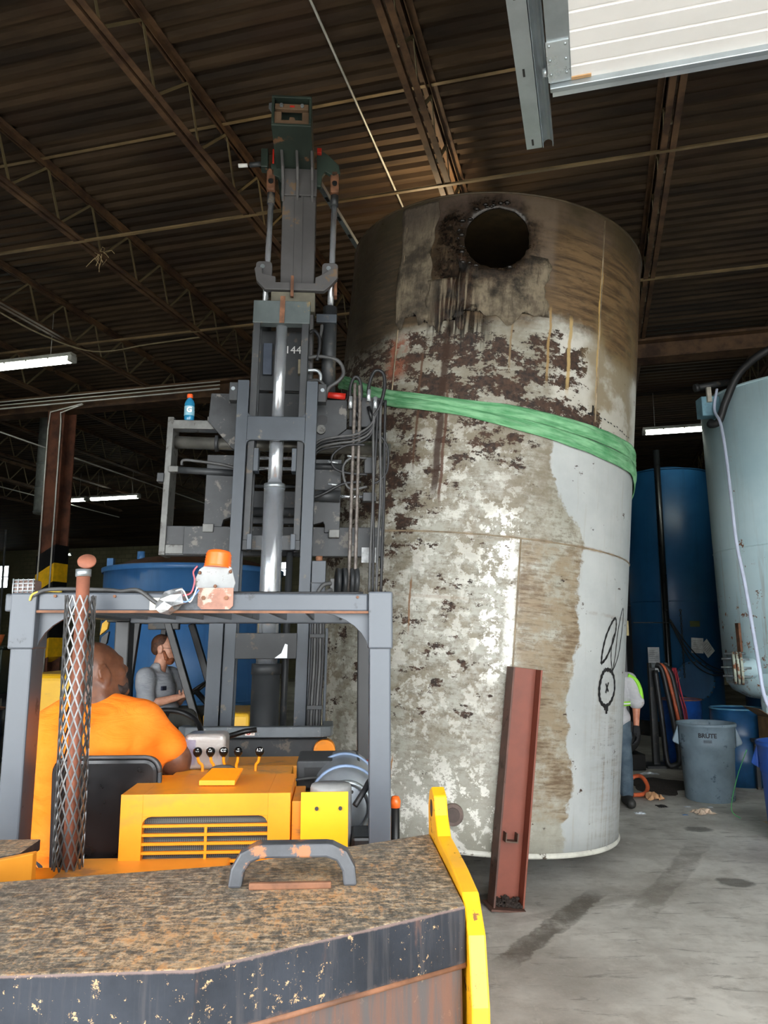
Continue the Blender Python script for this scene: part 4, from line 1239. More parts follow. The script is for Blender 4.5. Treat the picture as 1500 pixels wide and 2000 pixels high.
m = Mesh(); m.box(-.51, .566, -.052, -.04, gz0 - .006, gz0 + .002); m.build('beam_lip', M_RUST, rb)
for x0, x1 in ((-.645, -.575), (.575, .645)):
    m = Mesh(); m.box(x0, x1, .03, 1.44, gz0, gz1_); m.build('side_beam', M_GUARD, fk, .006)
m = Mesh(); m.box(-.575, .575, 1.37, 1.44, gz0 - .01, gz1_); m.build('front_beam', M_GUARD, fk, .006)
for k in range(8):
    x = -.50 + k * .14
    Mesh().hexa([(x, .03, gz0 + .008), (x + .012, .03, gz0 + .008), (x + .012, 1.37, gz0 + .008), (x, 1.37, gz0 + .008), (x, .03, gz1_ - .006), (x + .012, .03, gz1_ - .006), (x + .012, 1.37, gz1_ - .006), (x, 1.37, gz1_ - .006)]).build('roof_bar', M_GUARD, fk)
m = Mesh(); m.box(-.2, .42, .25, .80, gz1_ - .006, gz1_); m.build('roof_plate', M_RUST, fk)
def gusset(xc, s):
    P = [(xc, gz0 + .002), (xc - s * .205, gz0 + .002)] + [(xc - s * .195 * (1 - math.sin(R(t))), gz0 - .14 * (1 - math.cos(R(t)))) for t in (0, 12, 24, 36, 48, 60, 72, 82, 90)] + [(xc, gz0 - .15)]
    m = Mesh(); m.prism(P, lambda a, z, y: (a, y, z), -.02, -.006); m.build('gusset', M_GUARD, fk, .002)
gusset(.570, 1); gusset(-.515, -1)
# beacon lamp on its rusty bracket
m = Mesh(); m.prism([(.005, 1.76), (.018, 1.748), (.108, 1.748), (.120, 1.76), (.120, 1.818), (.005, 1.818)], lambda a, z, y: (a, y, z), -.058, -.052)
bk = m.build('beacon_bracket', plain('pinkish_rust', (150, 108, 92), .7, 0, .2, 10, (176, 160, 146), .06), fk)
for x in (.024, .098): Mesh().cyl((x, -.066, 1.785), (x, -.058, 1.785), .007, n=6).build('bolt', M_RUST, bk)
ax = Vector((.06, .10, 1)).normalized()
bc = Vector((.062, -.035, 1.885))
P8 = [(-.004, 1.815), (.118, 1.815), (.125, 1.835), (.112, 1.885), (.092, 1.896), (.03, 1.896), (.006, 1.880), (-.010, 1.84)]
m = Mesh(); m.prism(P8, lambda a, z, y: (a, y - (z - 1.815) * .12, z), -.046, -.038); m.build('lamp_plate', plain('chipped_grey_plate', (150, 152, 152), .5, 0, .1, 8, (88, 76, 70), .07, 16), bk, .002)
Mesh().box(.012, .106, -.04, .01, 1.80, 1.885).build('lamp_mount', plain('chipped_grey_plate', (150, 152, 152)), bk)
prof = [(.046, 0)]
for k in range(6): prof += [(.0455 - k * .0005, .003 + k * .0085), (.0425 - k * .0005, .0072 + k * .0085)]
prof += [(.038, .056), (.025, .060), (0, .061)]
M_AMB = plain('amber_lens', (236, 104, 36), .3, 0, .08, 12)
Mesh().lathe(prof, bc, ax, 24).build('beacon_lens', M_AMB, bk)
for x, z in ((.008, 1.868), (.108, 1.872), (.06, 1.824)): Mesh().ell((x, -.055, z), (.006, .004, .006), n=8, m=5).build('bolt', M_RUST, bk)
# taped foil bundle and wiring on the rear beam
rnd = random.Random(4)
m = Mesh(); m.ell((-.075, -.075, 1.775), (.052, .03, .036), Matrix.Rotation(R(-25), 3, 'Y'), 9, 6)
m.v = [(x + rnd.uniform(-.008, .008), y + rnd.uniform(-.006, .006), z + rnd.uniform(-.008, .008)) for x, y, z in m.v]; m.sm = [False] * len(m.f)
m.build('foil_bundle', plain('crumpled_foil', (170, 172, 174), .3, .7, .2, 30), fk)
m = Mesh(); m.box(-.15, -.10, -.056, -.046, 1.745, 1.785); m.build('duct_tape', plain('duct_tape', (190, 188, 178), .5), fk)
wires = [([(-.52, -.06, 1.79), (-.47, -.05, 1.812), (-.30, -.03, 1.812), (-.25, -.03, 1.808), (-.19, -.05, 1.81), (-.13, -.06, 1.77), (-.08, -.07, 1.75)], .007, M_HOSEG),
         ([(-.50, -.02, 1.806), (-.2, .0, 1.806), (.3, .0, 1.806), (.55, -.01, 1.806)], .005, M_RUBB),
         ([(-.05, -.08, 1.79), (-.015, -.075, 1.80), (-.005, -.07, 1.84), (-.012, -.06, 1.87), (.0, -.055, 1.89)], .003, plain('red_wire', (190, 90, 100), .5)),
         ([(-.06, -.09, 1.79), (-.03, -.09, 1.77), (-.005, -.08, 1.79), (.01, -.07, 1.81)], .003, plain('blue_wire', (110, 140, 190), .5)),
         ([(-.07, -.09, 1.80), (-.04, -.085, 1.81), (-.015, -.085, 1.77), (.005, -.075, 1.82)], .0025, M_WHITE),
         ([(-.53, -.06, 1.775), (-.52, -.065, 1.795), (-.49, -.05, 1.806), (-.44, -.03, 1.806)], .004, plain('yellow_wire', (220, 190, 80), .5))]
for P, r_, mm in wires: Mesh().tube(P, r_, 6, 5).build('wire', mm, fk)
for x in (-.455, -.265, .53): Mesh().cyl((x, -.052, 1.79), (x, -.045, 1.79), .005, n=6).build('bolt', M_RUST, rb)
# caged work lamp on the left sleeve
m = Mesh(); m.box(-.60, -.535, -.02, .05, 1.795, 1.845); wl = m.build('work_lamp', plain('lamp_shell', (110, 84, 74), .4), fk, .006)
for k in range(5):
    Mesh().tube([(-.603, -.024, 1.795 + k * .012), (-.532, -.024, 1.797 + k * .012)], .0022, 5).build('lamp_wire', M_GALV_L, wl)
    Mesh().tube([(-.60 + k * .016, -.026, 1.79), (-.60 + k * .016, -.026, 1.848)], .0022, 5).build('lamp_wire', M_GALV_L, wl)
# red latch and side marker
m = Mesh(); m.box(.575, .65, 1.33, 1.36, 1.015, 1.06); m.build('latch', M_RED_, fk, .004)
Mesh().box(.592, .632, 1.322, 1.33, 1.02, 1.05).build('latch_face', M_GALV, fk)
m = Mesh(); m.cyl((.66, .02, .8), (.66, .02, 1.105), .014, n=10); mk = m.build('marker_post', M_BLACK, fk)
Mesh().lathe([(.016, 0), (.018, .02), (.012, .035), (0, .038)], (.66, .02, 1.105), (0, 0, 1), 12).build('marker_lens', M_AMB, mk)
# ---------------- exhaust stack in expanded-metal guard
ex0 = Vector((-.322, -.16, .975)); exx = lambda z: -.325 - .018 * (z - 1.0) / .86 * 1.0
m = Mesh(); m.cyl((-.320, -.165, .97), (-.334, -.16, 1.865), .020, n=20); xp = m.build('exhaust_pipe', M_EXH, fk)
m = Mesh(); m.cyl((-.334, -.16, 1.845), (-.3345, -.16, 1.868), .0235, n=20); m.build('pipe_clamp', M_GALV, xp)
m = Mesh(); m.lathe([(0, -.003), (.028, -.003), (.028, .003), (0, .004)], (-.326, -.16, 1.893), (.12, -.75, .55), 24); m.build('rain_cap', M_EXH, xp)
Mesh().box(-.322, -.317, -.165, -.155, 1.866, 1.884).build('cap_hinge', M_EXH, xp)
# mesh guard: diamond strands on a three-quarter cylinder
m = Mesh(); Rg = .043
def gp(a, z):
    k = (z - .985) / .8
    return Vector((-.325 - .012 * k + Rg * (1 + .05 * k) * math.sin(a), -.163 - Rg * math.cos(a), z))
z0_, z1_ = .985, 1.785
nr = 26; dz = (z1_ - z0_) / nr; na = 10
for i in range(nr):
    for j in range(na):
        a = R(-125 + 250 * j / (na - 1)); da = R(250 / (na - 1)) / 2
        za, zb = z0_ + i * dz, z0_ + (i + 1) * dz
        ac = a + (da if i % 2 else 0)
        for sg in (-1, 1):
            p0, p1 = gp(ac, za), gp(ac + sg * da, zb)
            m.bar(p0, p1, .0028, .0045)
mg = m.build('mesh_guard', M_WIRE, fk)
# ---------------- telescopic mast (leans a little to the right)
def lean(x, y, z): return (x + .03 + .0215 * (z - .96), y, z)
def mbuild(m, name, mat, par=None, bevel=.004):
    return m.xf(lean).build(name, mat, par or fk, bevel)
def rail(s, xo, w, y0, y1, z0, z1, name, mat):
    """I/C section rail: web plus two flanges; s = side, xo = outer half width"""
    m = Mesh(); a, b = sorted((s * xo, s * (xo - w)))
    m.box(a, b, y0, y0 + .022, z0, z1); m.box(a, b, y1 - .022, y1, z0, z1)
    c, d = sorted((s * xo, s * (xo - .022))); m.box(c, d, y0 + .022, y1 - .022, z0, z1)
    return mbuild(m, name, mat, None, .003)
for s in (-1, 1):
    r1 = rail(s, .345, .085, 2.12, 2.27, .15, 2.13, 'outer_rail', M_MAST)
    r2 = rail(s, .255, .072, 2.14, 2.29, .35, 3.29, 'middle_rail', M_MAST)
    r3 = rail(s, .180, .045, 2.17, 2.31, 2.20, 3.84, 'inner_rail', M_MASTD)
    # stop blocks with bolts at the middle stage top
    m = Mesh(); a, b = sorted((s * .255, s * .31)); m.box(a, b, 2.16, 2.24, 3.16, 3.28); sb = mbuild(m, 'stop_block', M_MASTD)
    m = Mesh(); m.cyl((s * .285, 2.150, 3.235), (s * .285, 2.162, 3.235), .013, n=10); mbuild(m, 'bolt', M_GALV, sb, 0)
    # roller pads on the inner stage
    m = Mesh(); a, b = sorted((s * .135, s * .105)); m.box(a, b, 2.16, 2.26, 2.70, 2.85); mbuild(m, 'guide_pad', M_MAST)
    m = Mesh(); m.box(min(s * .15, s * .12), max(s * .15, s * .12), 2.15, 2.2, 2.20, 2.30); mbuild(m, 'guide_pad', M_MAST)
    m = Mesh(); a, b = sorted((s * .178, s * .135)); m.box(a, b, 2.165, 2.19, 2.26, 2.9); mbuild(m, 'inner_flange', M_MASTD)
# crossmembers
m = Mesh(); m.box(-.183, .183, 2.135, 2.16, 2.895, 3.05); mbuild(m, 'middle_crossmember', M_MAST)
for s in (-1, 1):
    for zc, sz in ((2.895, -1), (3.05, 1)):
        m = Mesh(); P = [(s * .183, zc)] + [(s * (.183 - .03 * (1 - math.sin(R(t)))), zc + sz * .03 * (1 - math.cos(R(t)))) for t in (0, 30, 60, 90)]
        m.prism(P, lambda a, z, y: (a, y, z), 2.135, 2.16); mbuild(m, 'corner_fillet', M_MAST, None, 0)
m = Mesh(); m.box(-.185, .185, 2.13, 2.155, 1.535, 1.69); lc = mbuild(m, 'lower_crossmember', M_MASTD)
m = Mesh(); m.prism([(.055, 1.54), (.13, 1.54), (.13, 1.62), (.115, 1.625), (.095, 1.57)], lambda a, z, y: (a, y, z), 2.122, 2.13); mbuild(m, 'bare_metal_patch', M_GALV_L, lc, 0)
m = Mesh(); m.box(-.185, .185, 2.165, 2.24, 3.69, 3.845); ic = mbuild(m, 'crosshead', plain('crosshead_grey', (84, 92, 92), .45, 0, .12, 4, (120, 104, 74), .05, 6))
m = Mesh(); m.box(-.012, .02, 2.158, 2.166, 3.69, 3.875); mbuild(m, 'rust_streak_strip', M_RUST, ic, 0)
m = Mesh(); m.box(-.185, .185, 2.22, 2.26, 2.205, 2.30); mbuild(m, 'inner_foot', M_MASTD)
# telescopic lift cylinder
def cylpart(name, r0, z0, z1, mat, yy=2.235, par=None, x=0.0):
    m = Mesh(); m.cyl((x, yy, z0), (x, yy, z1), r0, n=32); return mbuild(m, name, mat, par, 0)
lc_ = cylpart('lift_cylinder', .086, .20, 1.50, M_MASTD)
cylpart('cylinder_gland', .091, 1.44, 1.505, M_MASTD, par=lc_)
cylpart('chrome_stage', .066, 1.50, 2.62, M_CHROME, par=lc_)
cylpart('chrome_stage', .068, 2.60, 2.63, M_GALV, par=lc_)
cylpart('chrome_stage', .046, 2.62, 3.02, M_CHROME, par=lc_)
cylpart('chrome_stage', .038, 3.02, 3.70, M_CHROME, par=lc_)
cylpart('side_rod', .022, .6, 2.2, M_MASTD, 2.30, lc_, .11)
# U-shaped cowl bar round the mast foot
P = [(-.40, 1.95), (-.405, 1.86), (-.36, 1.82), (.385, 1.795), (.44, 1.83), (.455, 1.90), (.455, 2.12)]
Pi = [(.40, 2.12), (.40, 1.92), (.38, 1.87), (-.34, 1.885), (-.35, 1.95)]
m = Mesh(); m.prism(P + Pi, lambda a, b, z: (a, b, z), 1.115, 1.172); cb = m.build('cowl_bar', plain('dusty_grey_bar', (100, 106, 110), .5, 0, .1, 6, (150, 150, 146), .02), fk, .006)
m = Mesh(); m.box(-.03, .022, 1.802, 1.806, 1.128, 1.162); stk = m.build('warning_sticker', plain('sticker_white', (226, 214, 204), .5), cb)
Mesh().torus((-.012, 1.801, 1.145), (0, 1, 0), .011, .0022, 20, 6).build('no_entry_ring', M_RED_, stk)
Mesh().bar((-.020, 1.801, 1.153), (-.004, 1.801, 1.137), .003, .003).build('no_entry_bar', M_RED_, stk)
for k in range(3): Mesh().box(.004, .018, 1.7995, 1.802, 1.136 + k * .008, 1.139 + k * .008).build('sticker_text', M_BLACK, stk)
m = Mesh(); m.box(-.36, .42, 1.90, 2.10, .5, 1.10); m.build('mast_foot', M_MASTD, fk, .01)
# plugs / bracket on the right outer rail, hose guide
m = Mesh(); m.cyl((.30, 2.19, 2.13), (.30, 2.19, 2.165), .022, n=12); mbuild(m, 'rail_plug', M_RUST, None, 0)
m = Mesh(); m.box(.255, .40, 2.12, 2.20, 1.985, 2.0); mbuild(m, 'bracket', M_MASTD)
m = Mesh(); m.box(.375, .40, 2.10, 2.14, 1.92, 2.02); mbuild(m, 'fitting', M_HOSEG)
for P in ([(.38, 2.10, 1.99), (.33, 2.08, 1.975), (.29, 2.08, 1.90), (.275, 2.09, 1.80)], [(.385, 2.10, 1.95), (.35, 2.08, 1.93), (.32, 2.08, 1.86), (.31, 2.09, 1.80)]):
    m = Mesh(); m.tube(P, .013, 8, 5); mbuild(m, 'hose', M_HOSEG, None, 0)
for k in range(5):
    m = Mesh(); x = .275 + k * .0165
    m.tube([(x, 2.10, 1.80), (x + .004, 2.10, 1.5), (x - .003, 2.10, 1.25), (x, 2.10, .85)], .0095, 8, 4); mbuild(m, 'hose', M_HOSEG if k % 2 else M_RUBB, None, 0)
for z in (1.66, 1.24):
    m = Mesh(); m.box(.262, .352, 2.085, 2.105, z, z + .025); mbuild(m, 'hose_clamp', M_MASTD)
m = Mesh(); m.box(.355, .372, 2.12, 2.26, .6, 1.72); mbuild(m, 'side_strip', M_MAST)

# ---------------- carriage with clamp frame, in front of the mast
def cl(x, y, z): return (x + .0235 * (z - 2.65), y, z)
def cb_(m, name, mat, par=None, bevel=.004): return m.xf(cl).build(name, mat, par or fk, bevel)
YC = 2.41
m = Mesh(); m.hexa([(-.675, YC, 2.19), (-.635, YC, 2.19), (-.635, YC + .20, 2.19), (-.675, YC + .20, 2.19), (-.675, YC, 3.115), (-.635, YC, 3.115), (-.635, YC + .20, 3.115), (-.675, YC + .20, 3.115)])
cb_(m, 'end_plate', M_CARRL)
m = Mesh(); m.box(-.715, -.672, YC - .02, YC + .06, 2.67, 2.73); cb_(m, 'stop_lug', M_CARR)
m = Mesh(); m.box(-.64, -.34, YC + .0, YC + .10, 3.035, 3.095); cb_(m, 'top_bar', M_CARRL)
m = Mesh(); m.cyl((-.685, YC + .09, 2.965), (.82, YC + .09, 2.935), .042, n=24); tb = cb_(m, 'cross_tube', plain('worn_steel_tube', (116, 114, 108), .35, .6, .15, 8), None, 0)
for x in (-.355, .47): 
    m = Mesh(); m.cyl((x - .012, YC + .09, 2.96), (x + .012, YC + .09, 2.96), .056, n=24); cb_(m, 'tube_collar', M_CARR, tb, 0)
# lower beam
m = Mesh(); m.box(-.64, .79, YC + .02, YC + .10, 2.19, 2.385); lb = cb_(m, 'lower_beam', M_CARR)
m = Mesh(); m.box(-.52, -.21, YC - .005, YC + .02, 2.195, 2.38); cb_(m, 'beam_pad', M_CARR, lb)
m = Mesh(); m.box(-.635, -.52, YC + .008, YC + .02, 2.20, 2.26); cb_(m, 'worn_strip', M_CARRL, lb)
m = Mesh(); m.box(.64, .74, YC + .01, YC + .02, 2.15, 2.25); cb_(m, 'bare_strip', plain('scraped_steel', (170, 172, 172), .5, .3, .2, 20), lb, 0)
# sliding clamp plates with notched feet
def clampplate(x0, x1, z0, z1, s):
    n0, n1 = (x1 - .09, x1 - .01) if s < 0 else (x0 + .01, x0 + .10)
    P = [(x0, z1), (x0, z0 + .0)] + ([(n0, z0), (n0 + .01, z0 + .05), (n1 - .01, z0 + .07), (n1, z0 + .05), (n1, z0)] if True else []) + [(x1, z0), (x1, z1)]
    m = Mesh(); m.prism(P, lambda a, z, y: (a, y, z), YC + .0, YC + .06); cb_(m, 'clamp_plate', M_CARR)
    m = Mesh(); xx = x0 if s < 0 else x1 - .07; m.box(xx, xx + .07, YC - .02, YC + .05, z0 - .035, z0 + .02); cb_(m, 'clamp_foot', M_CARRL)
clampplate(-.40, -.19, 2.375, 2.86, -1); clampplate(.29, .49, 2.345, 2.84, 1)
# upper wing plates
m = Mesh(); m.prism([(-.395, 3.275), (-.20, 3.275), (-.20, 2.88), (-.24, 2.90), (-.405, 3.08)], lambda a, z, y: (a, y, z), YC - .03, YC + .01); wg = cb_(m, 'wing_plate', M_CARR)
m = Mesh(); m.cyl((-.41, YC - .01, 3.10), (-.39, YC - .01, 3.10), .018, n=10); cb_(m, 'bolt', M_CARRL, wg, 0)
m = Mesh(); m.prism([(.29, 3.245), (.515, 3.245), (.515, 3.045), (.30, 2.87), (.28, 2.87)], lambda a, z, y: (a, y, z), YC - .03, YC + .01); wg = cb_(m, 'wing_plate', M_CARR)
m = Mesh(); m.prism(rr4(.315, .385, 3.07, 3.135, .025, 4), lambda a, z, y: (a, y, z), YC - .033, YC - .029); cb_(m, 'slot', M_BLACK, wg, 0)
m = Mesh(); m.cyl((.345, YC - .06, 3.03), (.345, YC - .03, 3.03), .03, n=14); cb_(m, 'knob', M_CARRL, wg, 0)
m = Mesh(); m.box(.53, .74, YC - .05, YC + .04, 3.055, 3.26); vb = cb_(m, 'valve_block', M_MASTD)
m = Mesh(); m.box(.69, .78, YC - .05, YC + .02, 3.225, 3.245); cb_(m, 'hose_rail', M_CARR, vb)
m = Mesh(); m.box(.40, .74, YC, YC + .06, 2.985, 3.05); cb_(m, 'upper_beam', M_CARR)
for x in (.565, .655): 
    m = Mesh(); m.cyl((x, YC - .07, 3.19), (x + .03, YC - .07, 3.09), .012, n=8); cb_(m, 'spool', M_BLACK, vb, 0)
# side-shift cylinders
m = Mesh(); m.cyl((-.60, YC + .0, 2.755), (-.18, YC + .0, 2.735), .023, n=16); sc_ = cb_(m, 'shift_cylinder', M_CARR, None, 0)
m = Mesh(); m.box(-.645, -.58, YC - .03, YC + .03, 2.735, 2.775); cb_(m, 'clevis', M_CARRL, sc_)
m = Mesh(); m.tube([(-.56, YC - .02, 2.78), (-.55, YC - .02, 2.815), (-.46, YC - .02, 2.81), (-.3, YC - .02, 2.79), (-.15, YC, 2.755)], .010, 8, 5); cb_(m, 'hose', M_HOSEG, None, 0)
m = Mesh(); m.cyl((.26, YC + .0, 2.79), (.50, YC + .0, 2.79), .022, n=16); cb_(m, 'shift_cylinder', M_MASTD, None, 0)
m = Mesh(); m.cyl((.26, YC - .02, 2.59), (.485, YC - .02, 2.585), .040, n=20); sc2 = cb_(m, 'shift_cylinder', M_MASTD, None, 0)
m = Mesh(); m.cyl((.48, YC - .02, 2.585), (.64, YC - .02, 2.583), .011, n=12); cb_(m, 'rod', M_CHROME, sc2, 0)
m = Mesh(); m.box(.635, .725, YC - .05, YC + .02, 2.55, 2.61); cb_(m, 'clevis', M_MASTD, sc2)
m = Mesh(); m.box(.64, .72, YC - .04, YC + .03, 2.74, 2.85); cb_(m, 'port_block', M_MASTD)
for z in (2.64, 2.76, 2.83): 
    m = Mesh(); m.cyl((-.13, YC - .05, z), (.2, YC - .05, z), .012, n=10); cb_(m, 'cross_rod', M_CHROME if z > 2.7 else M_MASTD, None, 0)
m = Mesh(); m.box(-.19, .28, YC + .0, YC + .05, 2.40, 2.62); cb_(m, 'center_plate', M_MASTD)
m = Mesh(); m.cyl((-.15, YC - .05, 2.47), (.24, YC - .05, 2.47), .03, n=14); cb_(m, 'cross_pin', M_CARR, None, 0)
m = Mesh(); m.box(-.19, .28, YC + .02, YC + .06, 3.05, 3.30); cb_(m, 'center_plate', M_MASTD)
# right end plate, pale edge
m = Mesh(); m.box(.765, .79, YC + .02, YC + .10, 2.12, 3.04); cb_(m, 'end_plate', M_CARRL)
# sheaves for the hose reel
for k, x in enumerate((.49, .53, .575, .605)):
    m = Mesh(); m.lathe([(0, -.008), (.07, -.008), (.088, -.014), (.088, .014), (.07, .008), (0, .008)], (x, YC - .06, 2.02), (1, .12, 0), 28); cb_(m, 'sheave', M_MASTD, None, 0)
# red hydraulic jack
m = Mesh(); m.cyl((.365, YC - .04, 3.275), (.50, YC - .04, 3.265), .022, n=14); rj = cb_(m, 'red_jack', M_RED_, None, 0)
m = Mesh(); m.cyl((.50, YC - .04, 3.265), (.56, YC - .04, 3.262), .014, n=12); cb_(m, 'jack_nose', M_BLACK, rj, 0)
m = Mesh(); m.box(.51, .52, YC - .07, YC - .01, 3.235, 3.295); cb_(m, 'jack_collar', M_BLACK, rj)
# hoses: long vertical tubes and loops
def hose(P, r_, mat, name='hose'):
    m = Mesh(); m.tube(P, r_, 8, 7); cb_(m, name, mat, None, 0)
yh = YC - .09
hose([(.560, yh, 1.95), (.560, yh, 2.6), (.562, yh, 3.15), (.560, yh, 3.345)], .012, M_HOSER, 'steel_tube')
hose([(.600, yh, 1.95), (.598, yh, 2.6), (.598, yh, 3.15), (.590, yh, 3.33)], .012, M_HOSER, 'steel_tube')
hose([(.535, yh, 3.20), (.53, yh, 3.31), (.555, yh, 3.385), (.59, yh, 3.37), (.605, yh, 3.29), (.60, yh, 3.22)], .011, M_RUBB)
hose([(.655, yh, 3.22), (.655, yh, 3.33), (.69, yh, 3.43), (.745, yh, 3.42), (.76, yh, 3.33), (.735, yh, 3.20), (.69, yh, 3.12)], .012, M_RUBB)
for k, (x, b) in enumerate(((.692, .01), (.715, -.012), (.738, .012), (.768, .006))):
    hose([(x, yh, 3.23), (x, yh, 3.0), (x + b, yh, 2.6), (x + b * .3, yh, 2.3), (x, yh, 1.95)], .009, M_RUBB if k % 2 else M_HOSEG)
for k in range(4):
    d = k * .022
    hose([(.27, yh + .03, 2.80 + d), (.34, yh, 2.875 + d), (.45, yh - .02, 2.90 + d), (.58, yh - .01, 2.925 + d), (.68, yh, 3.0 + d), (.70 + .01 * k, yh, 3.2)], .0085, M_HOSEG if k % 2 else M_RUBB)
hose([(.64, yh, 2.92), (.52, yh - .02, 2.91), (.43, yh, 2.85), (.435, yh, 2.77), (.52, yh, 2.73), (.66, yh, 2.72)], .009, M_RUBB)
hose([(.65, yh, 2.83), (.55, yh, 2.83), (.50, yh, 2.77), (.515, yh, 2.67), (.56, yh, 2.62), (.66, yh, 2.64)], .009, M_HOSEG)
hose([(.28, yh, 2.55), (.38, yh, 2.59), (.50, yh, 2.655), (.62, yh, 2.67)], .010, M_RUBB)
hose([(.745, yh, 2.98), (.79, yh, 2.9), (.79, yh, 2.75), (.74, yh, 2.68), (.70, yh, 2.66)], .008, M_RUBB)
# chrome fittings
for (x, z) in ((.43, 2.80), (.44, 2.65), (.56, 2.84)):
    m = Mesh(); m.cyl((x - .035, yh, z + .004), (x + .035, yh, z - .004), .007, n=8); cb_(m, 'hose_fitting', M_GALV_L, None, 0)
for (x, z) in ((.535, 3.20), (.655, 3.25), (.70, 3.2)):
    m = Mesh(); m.cyl((x, yh, z - .03), (x, yh, z + .05), .014, n=8); cb_(m, 'hose_fitting', M_GALV_L, None, 0)

# ---------------- boom on top of the carriage
m = Mesh(); m.box(.058, .292, 2.41, 2.62, 3.30, 4.96); bm_ = m.xf(lambda x, y, z: (x + .004 * (z - 4.5), y, z)).build('boom_mast', M_BOOM, fk, .006)
m = Mesh(); m.box(.145, .205, 2.402, 2.41, 3.9, 4.83); m.build('boom_rib', M_BOOM, bm_, .003)
m = Mesh(); m.box(.155, .19, 2.400, 2.403, 4.73, 4.81); m.build('boom_slot', M_BLACK, bm_)
# head box pointing back towards the camera, open end
x0, x1, ya, yb, za, zb = .012, .272, 1.93, 3.3, 4.945, 5.165; th_ = .018
m = Mesh(); m.box(x0, x1, ya, yb, za, za + th_); m.box(x0, x1, ya, yb, zb - th_, zb); m.box(x0, x0 + th_, ya, yb, za + th_, zb - th_); m.box(x1 - th_, x1, ya, yb, za + th_, zb - th_)
m.box(x0 + th_, x1 - th_, ya + .12, ya + .14, za + th_, zb - th_)
bh = m.build('boom_head', M_BOOMG, fk, .004)
m = Mesh(); m.box(x0 + .02, x1 - .02, ya + .015, ya + .05, 5.075, 5.115); ib = m.build('boom_inner_bar', plain('brown_bar', (104, 82, 62), .6), bh, .003)
for x in (.075, .21): Mesh().cyl((x, ya + .002, 5.098), (x, ya + .016, 5.098), .012, n=10).build('bolt', M_GALV, ib)
Mesh().box(.13, .16, ya + .011, ya + .016, 5.09, 5.10).build('red_tag', M_RED_, ib)
P = [(.055, 4.965), (.28, 4.965), (.28, 4.995), (.225, 4.995), (.215, 5.03), (.12, 5.03), (.11, 4.995), (.055, 4.995)]
P = [(.055, 4.964), (.28, 4.964), (.28, 5.06), (.235, 5.06), (.235, 5.0), (.19, 5.0), (.185, 5.022), (.155, 5.022), (.15, 5.0), (.10, 5.0), (.10, 5.06), (.055, 5.06)]
m = Mesh(); m.prism(P, lambda a, z, y: (a - .025, y, z), ya + .02, ya + .05); m.build('boom_inner_plate', plain('brown_bar', (104, 82, 62)), bh)
# ribs under the bend
for x in (.062, .165, .268):
    m = Mesh(); m.prism([(2.18, 4.945), (2.30, 4.90), (2.36, 4.84), (2.385, 4.72), (2.41, 4.70), (2.41, 4.945)], lambda y, z, a: (a, y, z), x - .009, x + .009); m.build('boom_gusset', M_BOOM, fk, .002)
m = Mesh(); m.box(.05, .30, 2.39, 2.41, 4.74, 4.945); m.build('boom_cheek', M_BOOM, fk, .004)
# ears for the tilt cylinders
m = Mesh(); m.prism([(.296, 5.10), (.33, 5.10), (.385, 5.06), (.455, 4.99), (.465, 4.93), (.42, 4.90), (.36, 4.94), (.335, 4.90), (.33, 4.82), (.296, 4.82)], lambda a, z, y: (a, y, z), 2.40, 2.44); m.build('boom_ear', M_BOOMG, fk, .004)
m = Mesh(); m.prism([(.040, 5.03), (.0, 5.03), (-.03, 4.97), (-.02, 4.90), (.03, 4.88), (.06, 4.84), (.06, 5.03)], lambda a, z, y: (a, y, z), 2.40, 2.44); m.build('boom_ear', M_BOOMG, fk, .004)
# shut-off valve on the left
m = Mesh(); m.box(-.095, -.045, 2.36, 2.44, 4.93, 5.075); vv = m.build('valve_body', M_BOOMG, fk, .006)
Mesh().cyl((-.18, 2.40, 4.965), (-.09, 2.40, 4.975), .018, n=12).build('valve_stem', M_MASTD, vv)
Mesh().cyl((-.255, 2.40, 4.955), (-.19, 2.40, 4.962), .014, n=12).build('valve_tip', M_WHITE, vv)
Mesh().box(-.012, -.002, 2.35, 2.36, 4.955, 5.06).build('red_flag', M_RED_, vv)
m = Mesh(); m.box(.298, .33, 2.37, 2.40, 5.06, 5.10); m.build('red_reflector', M_RED_, fk, .003)
# tilt cylinders either side
for x, zc in ((-.025, 4.90), (.425, 4.90)):
    m = Mesh(); m.cyl((x, 2.45, zc - .18), (x - .022, 2.45, 3.88), .021, n=18); rdd = m.build('tilt_rod', M_CHROME, fk)
    m = Mesh(); m.box(x - .03, x + .03, 2.40, 2.47, zc - .12, zc + .05); m.build('rod_eye', M_RUST, rdd, .012)
    Mesh().cyl((x, 2.39, zc - .055), (x, 2.405, zc - .055), .018, n=14).build('eye_hole', M_BLACK, rdd)
    Mesh().cyl((x, 2.45, zc - .20), (x, 2.45, zc - .11), .028, n=14).build('rod_collar', M_MASTD, rdd)
    m = Mesh(); m.cyl((x - .022, 2.45, 3.93), (x - .030, 2.45, 3.30), .050, n=22); m.build('tilt_cylinder', M_MASTD, fk)
m = Mesh(); m.box(.31, .45, 2.39, 2.42, 3.80, 3.86); m.build('cylinder_clamp', M_MAST, fk, .003)
